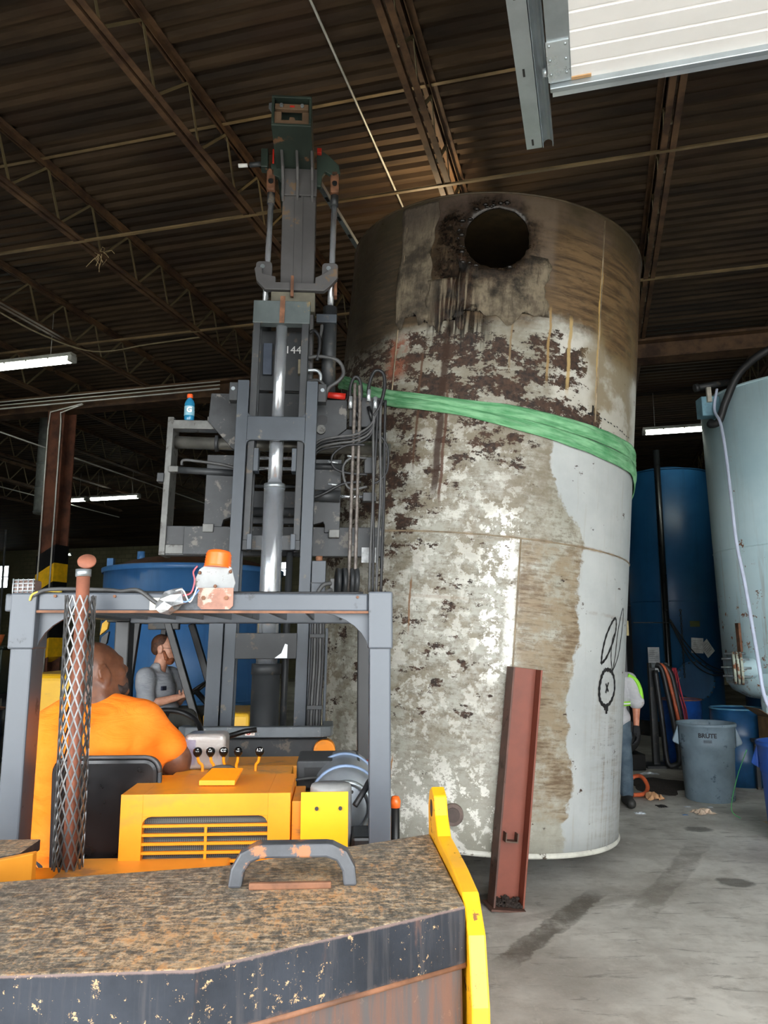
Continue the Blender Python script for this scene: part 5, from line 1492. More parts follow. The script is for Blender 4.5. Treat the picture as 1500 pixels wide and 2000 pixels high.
# cross arm with ears
P = [(-.115, 4.155), (-.105, 4.17), (-.065, 4.165), (-.06, 4.12), (.03, 4.10), (.03, 4.06), (.30, 4.06), (.30, 4.10), (.34, 4.12), (.40, 4.165), (.45, 4.17), (.452, 4.10), (.40, 4.04), (.36, 4.005), (-.04, 4.005), (-.10, 4.07)]
m = Mesh(); m.prism(P, lambda a, z, y: (a, y, z), 2.34, 2.39); ca = m.build('cross_arm', M_BOOM, fk, .004)
for x in (-.055, .40):
    m = Mesh(); m.prism(rr4(x - .055, x + .055, 4.11, 4.235, .025, 4), lambda a, z, y: (a, y, z), 2.39, 2.425); e_ = m.build('arm_ear', M_BOOM, ca, .003)
    Mesh().cyl((x - .01, 2.384, 4.195), (x - .01, 2.391, 4.195), .016, n=14).build('ear_hole', M_GALV, ca)
m = Mesh(); m.box(.135, .155, 2.32, 2.345, 3.95, 4.10); m.build('arm_rib', M_RUST, ca)
m = Mesh(); m.box(.0, .30, 2.36, 2.5, 3.86, 4.0); m.build('arm_base', plain('tan_grey_block', (104, 100, 86), .6, 0, .12), fk, .005)
m = Mesh(); m.box(.43, .45, 2.40, 2.46, 4.0, 4.13); m.build('arm_tab', M_RUST, ca)
# number on the dark plate behind the cylinder
m = Mesh(); m.box(-.12, .27, 2.375, 2.40, 3.30, 3.72); np_ = m.build('number_plate', M_MASTD, fk, .003)
text_mesh('number', '144', .075, face_cam(.158, 2.372, 3.585), M_WHITE, np_, .001)
m = Mesh(); m.box(-.04, .02, 2.34, 2.37, 3.40, 3.62); m.build('valve_cover', plain('blue_grey_box', (78, 86, 100), .4), fk, .003)
# hoses and fittings beside the crosshead
def h2(P, r_, mat, nm='hose'): Mesh().tube(P, r_, 8, 7).build(nm, mat, fk)
h2([(.255, 2.34, 3.52), (.34, 2.33, 3.53), (.46, 2.32, 3.50), (.50, 2.32, 3.42), (.47, 2.32, 3.36), (.40, 2.33, 3.31), (.38, 2.34, 3.25)], .013, M_HOSEG)
h2([(.27, 2.34, 3.70), (.30, 2.33, 3.71), (.335, 2.33, 3.66), (.335, 2.33, 3.58), (.32, 2.33, 3.50)], .013, M_RUBB)
h2([(.35, 2.35, 3.76), (.345, 2.34, 3.70), (.33, 2.34, 3.63)], .011, M_HOSEG)
h2([(.26, 2.33, 3.43), (.32, 2.33, 3.43), (.345, 2.33, 3.40), (.345, 2.33, 3.36)], .012, M_GALV_L, 'fitting')
h2([(.26, 2.34, 3.36), (.34, 2.33, 3.36), (.38, 2.33, 3.30), (.38, 2.33, 3.22)], .011, M_HOSEG)
m = Mesh(); m.box(.195, .245, 2.31, 2.36, 3.40, 3.50); m.build('manifold', plain('dusty_tan', (150, 140, 116), .6, 0, .15), fk, .004)

# ------------------------------------------------------------------ drink bottle standing on the carriage top bar
bp = MT @ Vector(cl(-.545, YC + .05, 3.095))
bt = thing('drink_bottle', 'blue sports drink bottle with orange cap standing on the carriage', 'bottle', bp)
g = G('blue_drink'); g.b.inputs['Transmission Weight'].default_value = .35; M_DRINK = g.fin(lin((52, 148, 190)), .12)
Mesh().lathe([(.0, 0), (.030, 0), (.034, .006), (.034, .05), (.031, .06), (.031, .085), (.034, .095), (.034, .125), (.028, .145), (.016, .160), (.0145, .168), (0, .168)], n=24).build('body', M_DRINK, bt)
Mesh().lathe([(.0345, .040), (.0345, .105)], n=24, close=False).build('label', plain('bottle_label', (140, 190, 208), .4), bt)
Mesh().lathe([(.0, .166), (.019, .166), (.020, .170), (.020, .190), (.018, .193), (0, .193)], n=20).build('cap', plain('orange_cap', (240, 96, 40), .4), bt)
text_mesh('label_mark', 'G', .05, face_cam(.008, -.0365, .075), M_WHITE, bt, .001, .002)

# wrapped pack of paper towels on the cowl
tpk = thing('towel_pack', 'plastic wrapped pack of white paper towels behind the levers', 'pack', MT @ Vector((-.02, .46, 1.165)), TA)
m = Mesh(); m.box(-.085, .06, -.03, .10, 0, .125); m.build('towels', plain('white_towels', (218, 206, 196), .6, 0, .06, 20), tpk, .02, 3)
m = Mesh(); m.box(-.088, -.045, -.0335, -.030, .02, .11); m.build('print', plain('blue_red_print', (176, 160, 190), .5), tpk)
g = G('clear_film'); g.b.inputs['Transmission Weight'].default_value = .9; M_FILM = g.fin((.97, .97, .97), .15)
m = Mesh(); m.box(-.091, .066, -.036, .106, .001, .131); m.build('film', M_FILM, tpk, .02, 3)
# ================================================================== PEOPLE
def skin(name, c0, c1, ro=.45):
    g = G(name); co = g.coord('Object'); n1 = g.noise(co, 22, 5, .6); n2 = g.noise(co, 160, 3, .6)
    g.bump(n2, .12, .002)
    g.b.inputs['Subsurface Weight'].default_value = .08
    g.b.inputs['Subsurface Radius'].default_value = (.01, .004, .002)
    return g.fin(g.mix(g.ramp(n1, .3, .7), lin(c0), lin(c1)), ro, spec=.45)
def fabric(name, c0, c1, dirt=None, amt=.0):
    g = G(name); co = g.coord('Object'); n1 = g.noise(co, 6, 5, .6); n2 = g.noise(co, 300, 2, .6)
    col = g.mix(g.ramp(n1, .3, .7), lin(c0), lin(c1))
    if dirt: col = g.mix(g.mul(g.ramp(g.noise(co, 9, 5, .7), .64, .72), amt), col, lin(dirt))
    n3 = g.noise(g.scale(co, 5, 5, 13), 1.4, 4, .5, 1.2)
    g.bump(g.add(g.mul(n2, .05), n3), .55, .02)
    return g.fin(col, .85, spec=.2)
def rotm(yaw, pitch=0, roll=0):
    return np.array(Matrix.Rotation(yaw, 3, 'Z') @ Matrix.Rotation(pitch, 3, 'X') @ Matrix.Rotation(roll, 3, 'Y'))
def place(prims, C, M, s=1.0):
    """turn primitives given in a head frame (x right, y forward, z up) into the body frame"""
    C = np.array(C, float); out = []
    for q in prims:
        if q[0] == 'cap':
            out.append(('cap', C + M @ (np.array(q[1]) * s), C + M @ (np.array(q[2]) * s), q[3] * s, q[4] * s) + tuple(q[5:]))
        else:
            M2 = M @ (np.array(q[3]) if len(q) > 3 and q[3] is not None else np.eye(3))
            out.append((q[0], C + M @ (np.array(q[1]) * s), np.array(q[2]) * s, M2) + tuple(q[4:]))
    return out
HEAD = [('ell', (0, -.012, .035), (.076, .098, .092)), ('ell', (0, .045, -.005), (.062, .056, .085)), ('ell', (0, .030, -.065), (.058, .062, .050)),
        ('cap', (-.018, .078, -.098), (.018, .078, -.098), .017, .017, .02),
        ('cap', (-.036, .086, .026), (.036, .086, .026), .012, .012, .015), ('ell', (-.046, .068, -.022), (.020, .018, .016), None, .015), ('ell', (.046, .068, -.022), (.020, .018, .016), None, .015),
        ('cut', (-.031, .104, .008), (.015, .014, .010), None, .008), ('cut', (.031, .104, .008), (.015, .014, .010), None, .008),
        ('ell', (-.031, .083, .008), (.013, .013, .012), None, .003), ('ell', (.031, .083, .008), (.013, .013, .012), None, .003),
        ('cap', (0, .095, .016), (0, .116, -.022), .008, .012, .012), ('cap', (-.012, .104, -.028), (.012, .104, -.028), .009, .009, .008),
        ('cap', (-.019, .096, -.056), (.019, .096, -.056), .0075, .0075, .005), ('cap', (-.016, .095, -.070), (.016, .095, -.070), .0085, .0085, .005),
        ('cut', (0, .112, -.063), (.022, .012, .0025), None, .003)]
for sx in (-1, 1):
    HEAD += [('ell', (sx * .084, -.014, .000), (.010, .026, .038), None, .006), ('cap', (sx * .089, -.034, .026), (sx * .094, -.038, -.006), .007, .007, .003), ('cap', (sx * .089, -.034, .026), (sx * .087, -.006, .036), .007, .006, .003),
             ('ell', (sx * .087, -.018, -.032), (.009, .013, .013), None, .003), ('cut', (sx * .097, -.012, .004), (.009, .013, .019), None, .003)]
def hand(w, d, nrm, curl=35, s=1.0, side=1):
    """wrist w, pointing direction d, palm normal nrm (where fingers curl to); five bent fingers"""
    d = np.array(d, float); d /= np.linalg.norm(d); n = np.array(nrm, float); n -= d * (n @ d); n /= np.linalg.norm(n); a = np.cross(d, n) * side
    w = np.array(w, float); P = []
    pc = w + d * .055 * s
    Mx = np.column_stack([a, d, n])
    P.append(('ell', pc, np.array([.040, .052, .016]) * s, Mx, .012))
    for k, (off, L) in enumerate(((-.030, .062), (-.010, .074), (.010, .070), (.029, .055))):
        p = w + d * .095 * s + a * off * s; ang = 0
        for j, f in enumerate((.45, .32, .23)):
            ang += math.radians(curl * (.7 if j == 0 else 1))
            q = p + (d * math.cos(ang) + n * math.sin(ang)) * L * 1.25 * f * s
            P.append(('cap', p, q, (.0090 - .0008 * j) * s, (.0085 - .0009 * j) * s, .004)); p = q
    p = w + d * .025 * s - a * .030 * s
    q = p + (d * .6 - a * .55 + n * .5) * .045 * s; P.append(('cap', p, q, .012 * s, .0105 * s, .006))
    q2 = q + (d * .8 - a * .05 + n * .55) * .034 * s; P.append(('cap', q, q2, .0105 * s, .0085 * s, .004))
    return P
def wrinkle(amp, fx, fy, fz, seed=0):
    ph = np.random.default_rng(seed).uniform(0, 6.28, 6)
    def f(P):
        x, y, z = P[:, 0], P[:, 1], P[:, 2]
        w = np.sin(x * fx + z * fz * .6 + 2.2 * np.sin(z * 7 + ph[0]) + ph[1]) * np.sin(z * fz + x * 5 + 1.7 * np.sin(y * 9 + x * 6 + ph[2]) + ph[3])
        return amp * (w + .5 * np.sin(z * fz * 1.9 + x * fx * .7 + ph[4]))
    return f

# ---------------- driver seen from behind, head turned up to the right (truck frame)
M_SKIN1 = skin('brown_skin', (92, 58, 42), (122, 80, 58), .38)
hC = (-.442, .425, 1.520); hM = rotm(R(-46), R(18), R(-4))
arm_r = [(-.262, .395, 1.335), (-.142, .44, 1.205), (-.175, .68, 1.225)]
arm_l = [(-.580, .40, 1.31), (-.660, .46, 1.08), (-.46, .70, 1.20)]
body = [('ell', (-.40, .36, 1.16), (.19, .12, .21)), ('ell', (-.395, .40, .98), (.205, .17, .17)), ('cap', (-.56, .38, 1.285), (-.235, .38, 1.285), .07, .07),
        ('cap', (-.425, .385, 1.36), (-.440, .410, 1.48), .080, .072)] + place(HEAD, hC, hM, 1.0)
body += [('cap', (-.475, .375, 1.440), (-.40, .362, 1.436), .026, .026, .012), ('cap', (-.470, .366, 1.470), (-.41, .358, 1.466), .018, .018, .008)]
for A in (arm_r, arm_l):
    body += [('cap', A[0], A[1], .070, .064), ('cap', A[1], A[2], .058, .036)]
body += hand(arm_r[2], (-.5, .6, .25), (0, .5, -.8), 45, 1.05, 1) + hand(arm_l[2], (.5, .6, .2), (0, .5, -.8), 45, 1.05, -1)
for sx in (-1, 1):
    hx = -.385 + sx * .11
    body += [('cap', (hx, .36, .92), (hx + sx * .03, .82, .93), .100, .075), ('cap', (hx + sx * .03, .82, .93), (hx + sx * .03, .92, .56), .070, .050), ('cap', (hx + sx * .03, .90, .53), (hx + sx * .03, 1.05, .52), .045, .038)]
drv = organic('person', body, .0085, M_SKIN1, None, .022, None, 2)
drv.matrix_world = MT
tag(drv, 'bald bearded person in orange T-shirt seated in the forklift, looking up right', 'person')
M_ORG = fabric('orange_shirt', (250, 122, 26), (255, 138, 44), (150, 84, 44), .5)
shirt = [('ell', (-.40, .345, 1.16), (.230, .140, .24)), ('ell', (-.395, .385, .98), (.250, .20, .20)), ('cap', (-.555, .385, 1.315), (-.268, .385, 1.335), .080, .078), ('ell', (-.40, .335, 1.28), (.21, .100, .12)),
         ('cap', (-.50, .39, 1.375), (-.37, .39, 1.378), .058, .056, .05), ('cap', (-.39, .39, 1.375), (-.280, .395, 1.345), .062, .076, .06), ('cap', (-.49, .39, 1.375), (-.585, .395, 1.315), .062, .078, .06), ('cap', arm_r[0], (-.182, .422, 1.255), .078, .078, .03), ('cap', arm_l[0], (-.640, .44, 1.19), .086, .086, .03),
         ('cut', (-.435, .47, 1.485), (.085, .11, .055), None, .008), ('cut', (-.08, .47, 1.140), (.16, .20, .090), None, .008)]
_w1 = wrinkle(.0045, 14, 10, 30, 3)
def fold(P):
    """pull lines across the back and gathers at the left side"""
    x, y, z = P[:, 0], P[:, 1], P[:, 2]
    a = np.exp(-((x + .58) / .07) ** 2) * np.sin(z * 95 + 3 * np.sin(x * 20)) * .006 * (z < 1.22)
    b = np.exp(-((z - 1.10 - .35 * (x + .4)) / .06) ** 2) * .006 + np.exp(-((z - 1.20 + .5 * (x + .25)) / .018) ** 2) * .004 * (x > -.36)
    c = -np.exp(-((x + .262 - .25 * (z - 1.25)) / .010) ** 2) * .006 * (z < 1.31)
    return _w1(P) * .7 + a + b + c
so = organic('t_shirt', shirt, .008, M_ORG, drv, .022, fold, 1)
tr = []
for sx in (-1, 1):
    hx = -.385 + sx * .11
    tr += [('cap', (hx, .36, .92), (hx + sx * .03, .82, .93), .112, .085), ('cap', (hx + sx * .03, .82, .93), (hx + sx * .03, .92, .60), .082, .066)]
organic('trousers', tr, .012, fabric('dark_trousers', (44, 46, 52), (58, 60, 66)), drv, .02)
for sx in (-1, 1):
    hx = -.385 + sx * .14
    organic('shoe', [('cap', (hx, .90, .535), (hx, 1.07, .52), .055, .042), ('cap', (hx, .92, .60), (hx, .91, .56), .055, .055)], .01, plain('boot_black', (30, 28, 26), .5), drv, .02)
M_BRD = plain('dark_beard', (66, 54, 50), .8, 0, .3, 60)
beard = place([('ell', (0, .052, -.078), (.054, .048, .036)), ('cap', (.059, .018, -.03), (.052, .04, -.075), .007, .014), ('cap', (-.059, .018, -.03), (-.052, .04, -.075), .007, .014), ('cap', (-.022, .094, -.046), (.022, .094, -.046), .008, .008, .004),
               ('cut', (0, .118, -.062), (.024, .02, .012), None, .004)], hC, hM, 1.0)
organic('beard', beard, .006, M_BRD, drv, .012)

# ---------------- seated person on the second forklift, in profile facing right
M_SKIN2 = skin('fair_skin', (196, 138, 112), (214, 160, 134))
MP2 = Matrix.Translation((-2.02, 7.02, 0)) @ Matrix.Rotation(R(-108), 4, 'Z')      # +y of the figure looks to the right of the picture
h2C = (0, .055, 1.565); h2M = rotm(R(22), R(-3))
aR = [(.19, .01, 1.32), (.235, .07, 1.10), (.07, .26, 1.155)]; aL = [(-.19, .01, 1.32), (-.235, .07, 1.10), (-.05, .26, 1.165)]
body = [('ell', (0, 0, 1.20), (.165, .115, .20)), ('ell', (0, .02, 1.02), (.16, .14, .13)), ('cap', (-.15, .0, 1.33), (.15, .0, 1.33), .065, .065), ('cap', (0, .005, 1.36), (0, .035, 1.48), .062, .056)] + place(HEAD, h2C, h2M, .98)
for A in (aR, aL): body += [('cap', A[0], A[1], .055, .045), ('cap', A[1], A[2], .044, .030)]
body += hand(aR[2], (-.7, .55, .1), (-.3, .2, .9), 50, 1, 1) + hand(aL[2], (.7, .55, .1), (.3, .2, .9), 50, 1, -1)
for sx in (-1, 1):
    body += [('cap', (sx * .10, 0, .97), (sx * .13, .42, 1.0), .085, .062), ('cap', (sx * .13, .42, 1.0), (sx * .13, .46, .60), .060, .042), ('cap', (sx * .13, .44, .56), (sx * .14, .60, .54), .042, .036)]
p2 = organic('person', body, .009, M_SKIN2, None, .02, None, 2); p2.matrix_world = MP2
tag(p2, 'bearded person in grey work shirt sitting in profile on the forklift behind', 'person')
M_GSH = fabric('grey_work_shirt', (140, 144, 150), (166, 168, 172), (110, 104, 96), .5)
organic('work_shirt', [('ell', (0, 0, 1.19), (.20, .155, .225)), ('ell', (0, .02, 1.02), (.205, .185, .14)), ('cap', (-.165, 0, 1.325), (.165, 0, 1.325), .080, .080), ('cap', aR[0], (.228, .05, 1.15), .085, .080, .02), ('cap', aL[0], (-.228, .05, 1.15), .085, .080, .02),
                        ('cap', (-.05, .02, 1.40), (.05, .02, 1.40), .05, .05, .02), ('cut', (0, .10, 1.43), (.05, .10, .07), None, .01)], .010, M_GSH, p2, .03, wrinkle(.004, 16, 12, 26, 8), 1)
organic('trousers', sum([[('cap', (sx * .10, 0, .97), (sx * .13, .42, 1.0), .098, .074), ('cap', (sx * .13, .42, 1.0), (sx * .13, .46, .62), .072, .056)] for sx in (-1, 1)], []), .012, fabric('charcoal_trousers', (48, 48, 46), (62, 62, 58)), p2, .02)
for sx in (-1, 1): organic('boot', [('cap', (sx * .13, .44, .565), (sx * .14, .62, .55), .05, .042), ('cap', (sx * .13, .45, .64), (sx * .13, .44, .58), .05, .05)], .011, plain('boot_black', (30, 28, 26)), p2, .02)
M_HAIR = plain('brown_hair', (84, 52, 34), .7, 0, .3, 50)
organic('hair', place([('ell', (0, -.028, .050), (.080, .090, .086)), ('ell', (0, -.065, .005), (.066, .050, .062)), ('cut', (0, .105, .06), (.075, .085, .08), None, .01), ('cut', (.095, -.0, -.01), (.02, .035, .05), None, .01), ('cut', (-.095, 0, -.01), (.02, .035, .05), None, .01)], h2C, h2M, .98), .006, M_HAIR, p2, .012)
organic('beard', place([('ell', (0, .060, -.092), (.048, .045, .046)), ('cap', (.060, .015, -.02), (.052, .04, -.08), .014, .020), ('cap', (-.060, .015, -.02), (-.052, .04, -.08), .014, .020), ('cap', (-.022, .098, -.046), (.022, .098, -.046), .008, .008, .004)], h2C, h2M, .98), .006, plain('reddish_beard', (140, 78, 46), .75, 0, .25, 60), p2, .012)
gl = Mesh()
for sx in (-1, 1):
    c = np.array(h2C) + h2M @ np.array((sx * .031, .108, .008)) * .98
    gl.torus(tuple(c), tuple(h2M @ np.array((0, 1, 0))), .019, .002, 20, 6)
    e0 = np.array(h2C) + h2M @ np.array((sx * .052, .104, .012)); e1_ = np.array(h2C) + h2M @ np.array((sx * .082, -.015, .012)); gl.tube([tuple(e0), tuple(e1_)], .002, 6)
b0 = np.array(h2C) + h2M @ np.array((-.012, .112, .010)); b1 = np.array(h2C) + h2M @ np.array((.012, .112, .010)); gl.tube([tuple(b0), tuple(b1)], .002, 6)
gl.build('glasses', M_BLACK, p2)
Mesh().box(.08, .14, .135, .152, 1.215, 1.25).build('name_patch', plain('navy_patch', (36, 40, 62), .8), p2)

# ---------------- person standing behind the tank, facing the camera, half hidden
M_SKIN3 = skin('tanned_skin', (178, 112, 84), (198, 132, 104))
MP3 = Matrix.Translation((2.345, 8.16, 0)) @ Matrix.Rotation(R(172), 4, 'Z')
S = .925
h3C = (0, .03, 1.50)
aL = [(-.185, .0, 1.245), (-.245, -.005, .985), (-.225, .05, .765)]; aR = [(.185, 0, 1.245), (.245, -.005, .985), (.225, .05, .765)]
body = [('ell', (0, 0, 1.12), (.155, .105, .20)), ('ell', (0, .0, .90), (.15, .11, .13)), ('cap', (-.15, 0, 1.255), (.15, 0, 1.255), .06, .06), ('cap', (0, 0, 1.29), (0, .015, 1.42), .056, .05)] + place(HEAD, h3C, rotm(R(10)), .94)
for A, sd in ((aR, 1), (aL, -1)):
    body += [('cap', A[0], A[1], .052, .042), ('cap', A[1], A[2], .041, .028)]
for sx in (-1, 1):
    body += [('cap', (sx * .085, 0, .84), (sx * .105, .01, .46), .085, .055), ('cap', (sx * .105, .01, .46), (sx * .11, -.01, .10), .054, .038), ('cap', (sx * .11, -.02, .055), (sx * .125, .14, .045), .04, .035)]
hd = hand(aR[2], (0, .15, -1), (-1, .1, 0), 22, .95, 1) + hand(aL[2], (0, .15, -1), (1, .1, 0), 22, .95, -1)
p3 = organic('person', body + hd, .009, M_SKIN3, None, .02, None, 2); p3.matrix_world = MP3
tag(p3, 'person in grey hi-vis shirt, jeans and black gloves half hidden behind the tank', 'person')
M_G3 = fabric('pale_grey_shirt', (172, 172, 176), (194, 193, 194), (150, 138, 124), .5)
sh3 = [('ell', (0, 0, 1.10), (.175, .125, .22)), ('ell', (0, 0, .86), (.182, .135, .15)), ('cap', (-.155, 0, 1.25), (.155, 0, 1.25), .068, .068), ('cap', aR[0], (.245, -.003, 1.03), .074, .068, .015), ('cap', aL[0], (-.245, -.003, 1.03), .074, .068, .015), ('cap', (.238, -.003, 1.06), (.246, -.003, 1.02), .075, .077, .01), ('cap', (-.238, -.003, 1.06), (-.246, -.003, 1.02), .075, .077, .01)]
organic('work_shirt', sh3, .010, M_G3, p3, .03, wrinkle(.004, 15, 12, 24, 12), 1)
M_LIME = plain('lime_reflective', (150, 226, 60), .5, 0, .05)
for z0, mm, rr_ in ((.985, M_LIME, .004), (1.0, M_WHITE, .006)):
    m = Mesh(); hh = .045 if mm is M_LIME else .016
    m.lathe([(1, 0), (1, hh)], (0, 0, 0), n=40, close=False); m.v = [(x * (.186 + rr_), y * (.140 + rr_), z + z0) for x, y, z in m.v]; m.build('reflective_band', mm, p3, solid=.003)
for sx in (-1, 1):
    m = Mesh(); m.tube([(sx * .165, .06, 1.29), (sx * .245, .045, 1.24), (sx * .285, .03, 1.15), (sx * .298, .02, 1.05)], .022, 6, 5); m.build('sleeve_stripe', M_LIME, p3)
Mesh().box(-.115, -.045, .128, .138, 1.165, 1.20).build('name_patch', plain('navy_patch', (36, 40, 62), .8), p3)
Mesh().box(-.105, -.055, .137, .1395, 1.178, 1.187).build('name_stitch', M_WHITE, p3)
organic('jeans', [('ell', (0, 0, .84), (.158, .122, .10))] + sum([[('cap', (sx * .085, 0, .82), (sx * .105, .01, .46), .098, .072), ('cap', (sx * .105, .01, .46), (sx * .11, -.01, .13), .071, .066)] for sx in (-1, 1)], []), .011, fabric('dirty_jeans', (66, 80, 92), (92, 106, 116), (110, 104, 88), .7), p3, .02, wrinkle(.004, 12, 12, 22, 5), 1)
for sx in (-1, 1): organic('boot', [('cap', (sx * .11, -.02, .06), (sx * .125, .15, .05), .056, .046), ('cap', (sx * .11, -.01, .16), (sx * .11, -.015, .07), .055, .055)], .010, plain('dark_boot', (48, 46, 44), .6), p3, .02)
M_GLV = fabric('black_glove', (38, 38, 40), (52, 52, 54))
for A, sd in ((aR, 1), (aL, -1)):
    G3 = [(q[0], q[1], q[2], q[3] + .004, q[4] + .004) + tuple(q[5:]) if q[0] == 'cap' else (q[0], q[1], np.array(q[2]) + .005, q[3], q[4]) for q in hand(A[2], (0, .15, -1), (-sd, .1, 0), 22, .95, sd)]
    organic('glove', G3 + [('cap', A[2], tuple(np.array(A[2]) + (0, .005, -.05)), .036, .036, .01)], .006, M_GLV, p3, .008)
# ================================================================== SECOND FORKLIFT (behind, side-on)
f2 = thing('forklift', 'yellow forklift parked side-on behind, with black cab posts', 'forklift', (-2.1, 7.2, 0))
M_Y3 = m_yellow('second_forklift_yellow', (232, 176, 20), (240, 188, 34), .3)
Mesh().box(-1.05, -.55, -.45, .45, .25, 1.36).build('counterweight', M_Y3, f2, .06, 4)
Mesh().box(-1.02, -.60, -.47, -.45, .96, .985).build('body_groove', M_BLACK, f2)
Mesh().box(-.55, .95, -.45, .45, .25, .62).build('chassis', M_Y3, f2, .02)
Mesh().box(-.55, -.28, -.40, .40, .62, .88).build('engine_cover', M_Y3, f2, .03)
Mesh().box(.55, .95, -.42, .42, .62, 1.03).build('dash', M_Y3, f2, .03)
Mesh().box(-.28, .22, -.26, .26, .82, .90).build('seat', M_VINYL, f2, .03)
Mesh().box(-.36, -.26, -.26, .26, .88, 1.30).build('seat_back', M_VINYL, f2, .03)
for x, y in ((-.02, -.42), (-.02, .42)): Mesh().bar((x - .14, y, .62), (x - .02, y, 1.80), .05, .06).build('rear_post', M_BLACK, f2, .004)
for y in (-.42, .42): Mesh().bar((.62, y, .62), (.22, y, 1.80), .06, .07, (0, 1, 0)).build('front_post', M_BLACK, f2, .006)
m = Mesh(); m.box(-.30, .42, -.46, -.41, 1.80, 1.86); m.box(-.30, .42, .41, .46, 1.80, 1.86); m.box(-.30, -.24, -.41, .41, 1.80, 1.86); m.box(.36, .42, -.41, .41, 1.80, 1.86); m.build('roof_frame', M_BLACK, f2, .006)
for k in range(4): Mesh().box(-.24 + .0, .36, -.30 + k * .18, -.28 + k * .18, 1.81, 1.85).build('roof_bar', M_BLACK, f2)
Mesh().box(.05, .32, -.44, -.38, 1.735, 1.80).build('lamp_box', M_MASTD, f2, .01)
m = Mesh(); m.torus((.40, -.05, 1.20), (-.75, 0, 1), .15, .012, 32, 8); s2 = m.build('steering_wheel', M_BLACK, f2)
Mesh().tube([(.40, -.05, 1.19), (.62, -.05, .95)], .025, 8).build('steering_column', M_BLACK, s2)
for a in (0, 120, 240):
    d_, a_, b_ = basis((-.75, 0, 1)); c_ = Vector((.40, -.05, 1.20)); Mesh().bar(c_, c_ + (a_ * math.cos(R(a)) + b_ * math.sin(R(a))) * .145, .02, .01).build('spoke', M_BLACK, s2)
for s in (-1, 1):
    Mesh().bar((1.02, s * .28, .1), (1.02, s * .28, 1.95), .08, .13).build('mast_rail', M_MASTD, f2, .004)
    for x, rr_ in ((-.75, .27), (.70, .32)):
        m = Mesh(); m.lathe([(.12, -.10), (rr_ - .03, -.10), (rr_, -.07), (rr_, .07), (rr_ - .03, .10), (.12, .10)], (x, s * .47, rr_), (0, 1, 0), 28); o = m.build('tyre', M_RUBB, f2)
        Mesh().lathe([(0, -.03), (.13, -.05), (.13, .05), (0, .03)], (x, s * .47, rr_), (0, 1, 0), 20).build('hub', M_Y3, o)
Mesh().tube([(.62, -.40, 1.72), (.62, -.44, 1.70), (.60, -.44, 1.35), (.66, -.42, 1.30), (.72, -.40, 1.32)], .012, 8, 4).build('grab_handle', M_BLACK, f2)
m = Mesh()
for k in range(4):
    z = 1.45 + k * .12; Mesh().hexa([(-.36, -.44, z), (-.30, -.44, z + .05), (-.30, -.40, z + .05), (-.36, -.40, z), (-.345, -.44, z + .10), (-.285, -.44, z + .15), (-.285, -.40, z + .15), (-.345, -.40, z + .10)]).build('hazard_stripe', M_YELSTR if k % 2 == 0 else M_BLACK, f2)

# ================================================================== BLUE ROUND TANK WITH RUSTY TOP (left background)
def blue(name, c0, c1, rust=.06):
    g = G(name); co = g.coord('Object'); n1 = g.noise(co, 1.4, 5, .6); n2 = g.noise(co, 8, 6, .72); nv = g.noise(g.scale(co, 5, 5, .5), 1.4, 5, .6)
    col = g.mix(g.ramp(n1, .3, .7), lin(c0), lin(c1)); col = g.mix(g.mul(g.ramp(nv, .5, .75), .3), col, tuple(x * .5 for x in lin(c0)))
    col = g.mix(g.ramp(n2, .74 - rust, .76 - rust), col, lin((92, 56, 42)))
    return g.fin(col, g.add(.32, g.mul(n1, .15)), spec=.5)
M_BLU = blue('blue_tank_paint', (66, 122, 184), (84, 140, 198), .02)
bt1 = thing('round_tank', 'low wide blue tank with rusty domed lid behind the forklift', 'tank', (-2.55, 10.4, 0))
Mesh().lathe([(1.16, .05), (1.16, 2.54)], n=72, close=False).build('wall', M_BLU, bt1, solid=.01)
Mesh().lathe([(1.18, 2.50), (1.19, 2.52), (1.19, 2.56), (1.15, 2.57)], n=72, close=False).build('rim', M_BLU, bt1)
Mesh().lathe([(1.16, 2.55), (.8, 2.68), (.4, 2.75), (0, 2.77)], n=72, close=False).build('lid', plain('rusty_brown_lid', (112, 74, 50), .7, 0, .2, 5), bt1)
Mesh().lathe([(1.163, .9), (1.168, .91), (1.163, .92)], n=72, close=False).build('seam', M_BLU, bt1)
Mesh().box(-1.0, -.92, -.55, -.47, 2.58, 2.68).build('lid_lug', M_BLU, bt1); Mesh().cyl((-.55, -.6, 2.62), (-.55, -.6, 2.76), .05, n=12).build('lid_nozzle', M_BLU, bt1)
Mesh().lathe([(1.164, .02), (1.22, .02), (1.22, .06), (1.164, .06)], n=72, close=False).build('base_ring', M_BLU, bt1)

# ================================================================== LEFT CLUTTER
def drum(loc, mat, matl, label, r=.29, h=.88, lid=True):
    t = thing('steel_drum', label, 'drum', loc, group='drums on the shop floor')
    prof = [(r, 0)]
    for z in (h / 3, 2 * h / 3): prof += [(r, z - .03), (r + .012, z), (r, z + .03)]
    prof += [(r, h - .005)]
    Mesh().lathe(prof, n=32, close=False).build('body', mat, t, solid=.004)
    Mesh().torus((0, 0, h - .005), (0, 0, 1), r, .010, 32, 8).build('rim', matl, t)
    if lid: Mesh().lathe([(r, h - .02), (0, h - .018)], n=32, close=False).build('lid', matl, t)
    else: Mesh().lathe([(r - .01, .02), (0, .02)], n=32, close=False).build('bottom', mat, t)
    return t
M_DRB = plain('black_drum', (26, 26, 28), .35)
drum((-4.62, 9.0, 0), M_DRB, plain('rusty_lid', (120, 84, 62), .6), 'black drum with rusty lid at the left edge, nearest the camera')
drum((-5.35, 9.6, 0), M_DRB, M_DRB, 'black drum half out of frame behind the rusty-lidded one')
wb = thing('work_bench', 'dark steel work bench against the shadows at the left edge', 'bench', (-5.9, 11.1, 0))
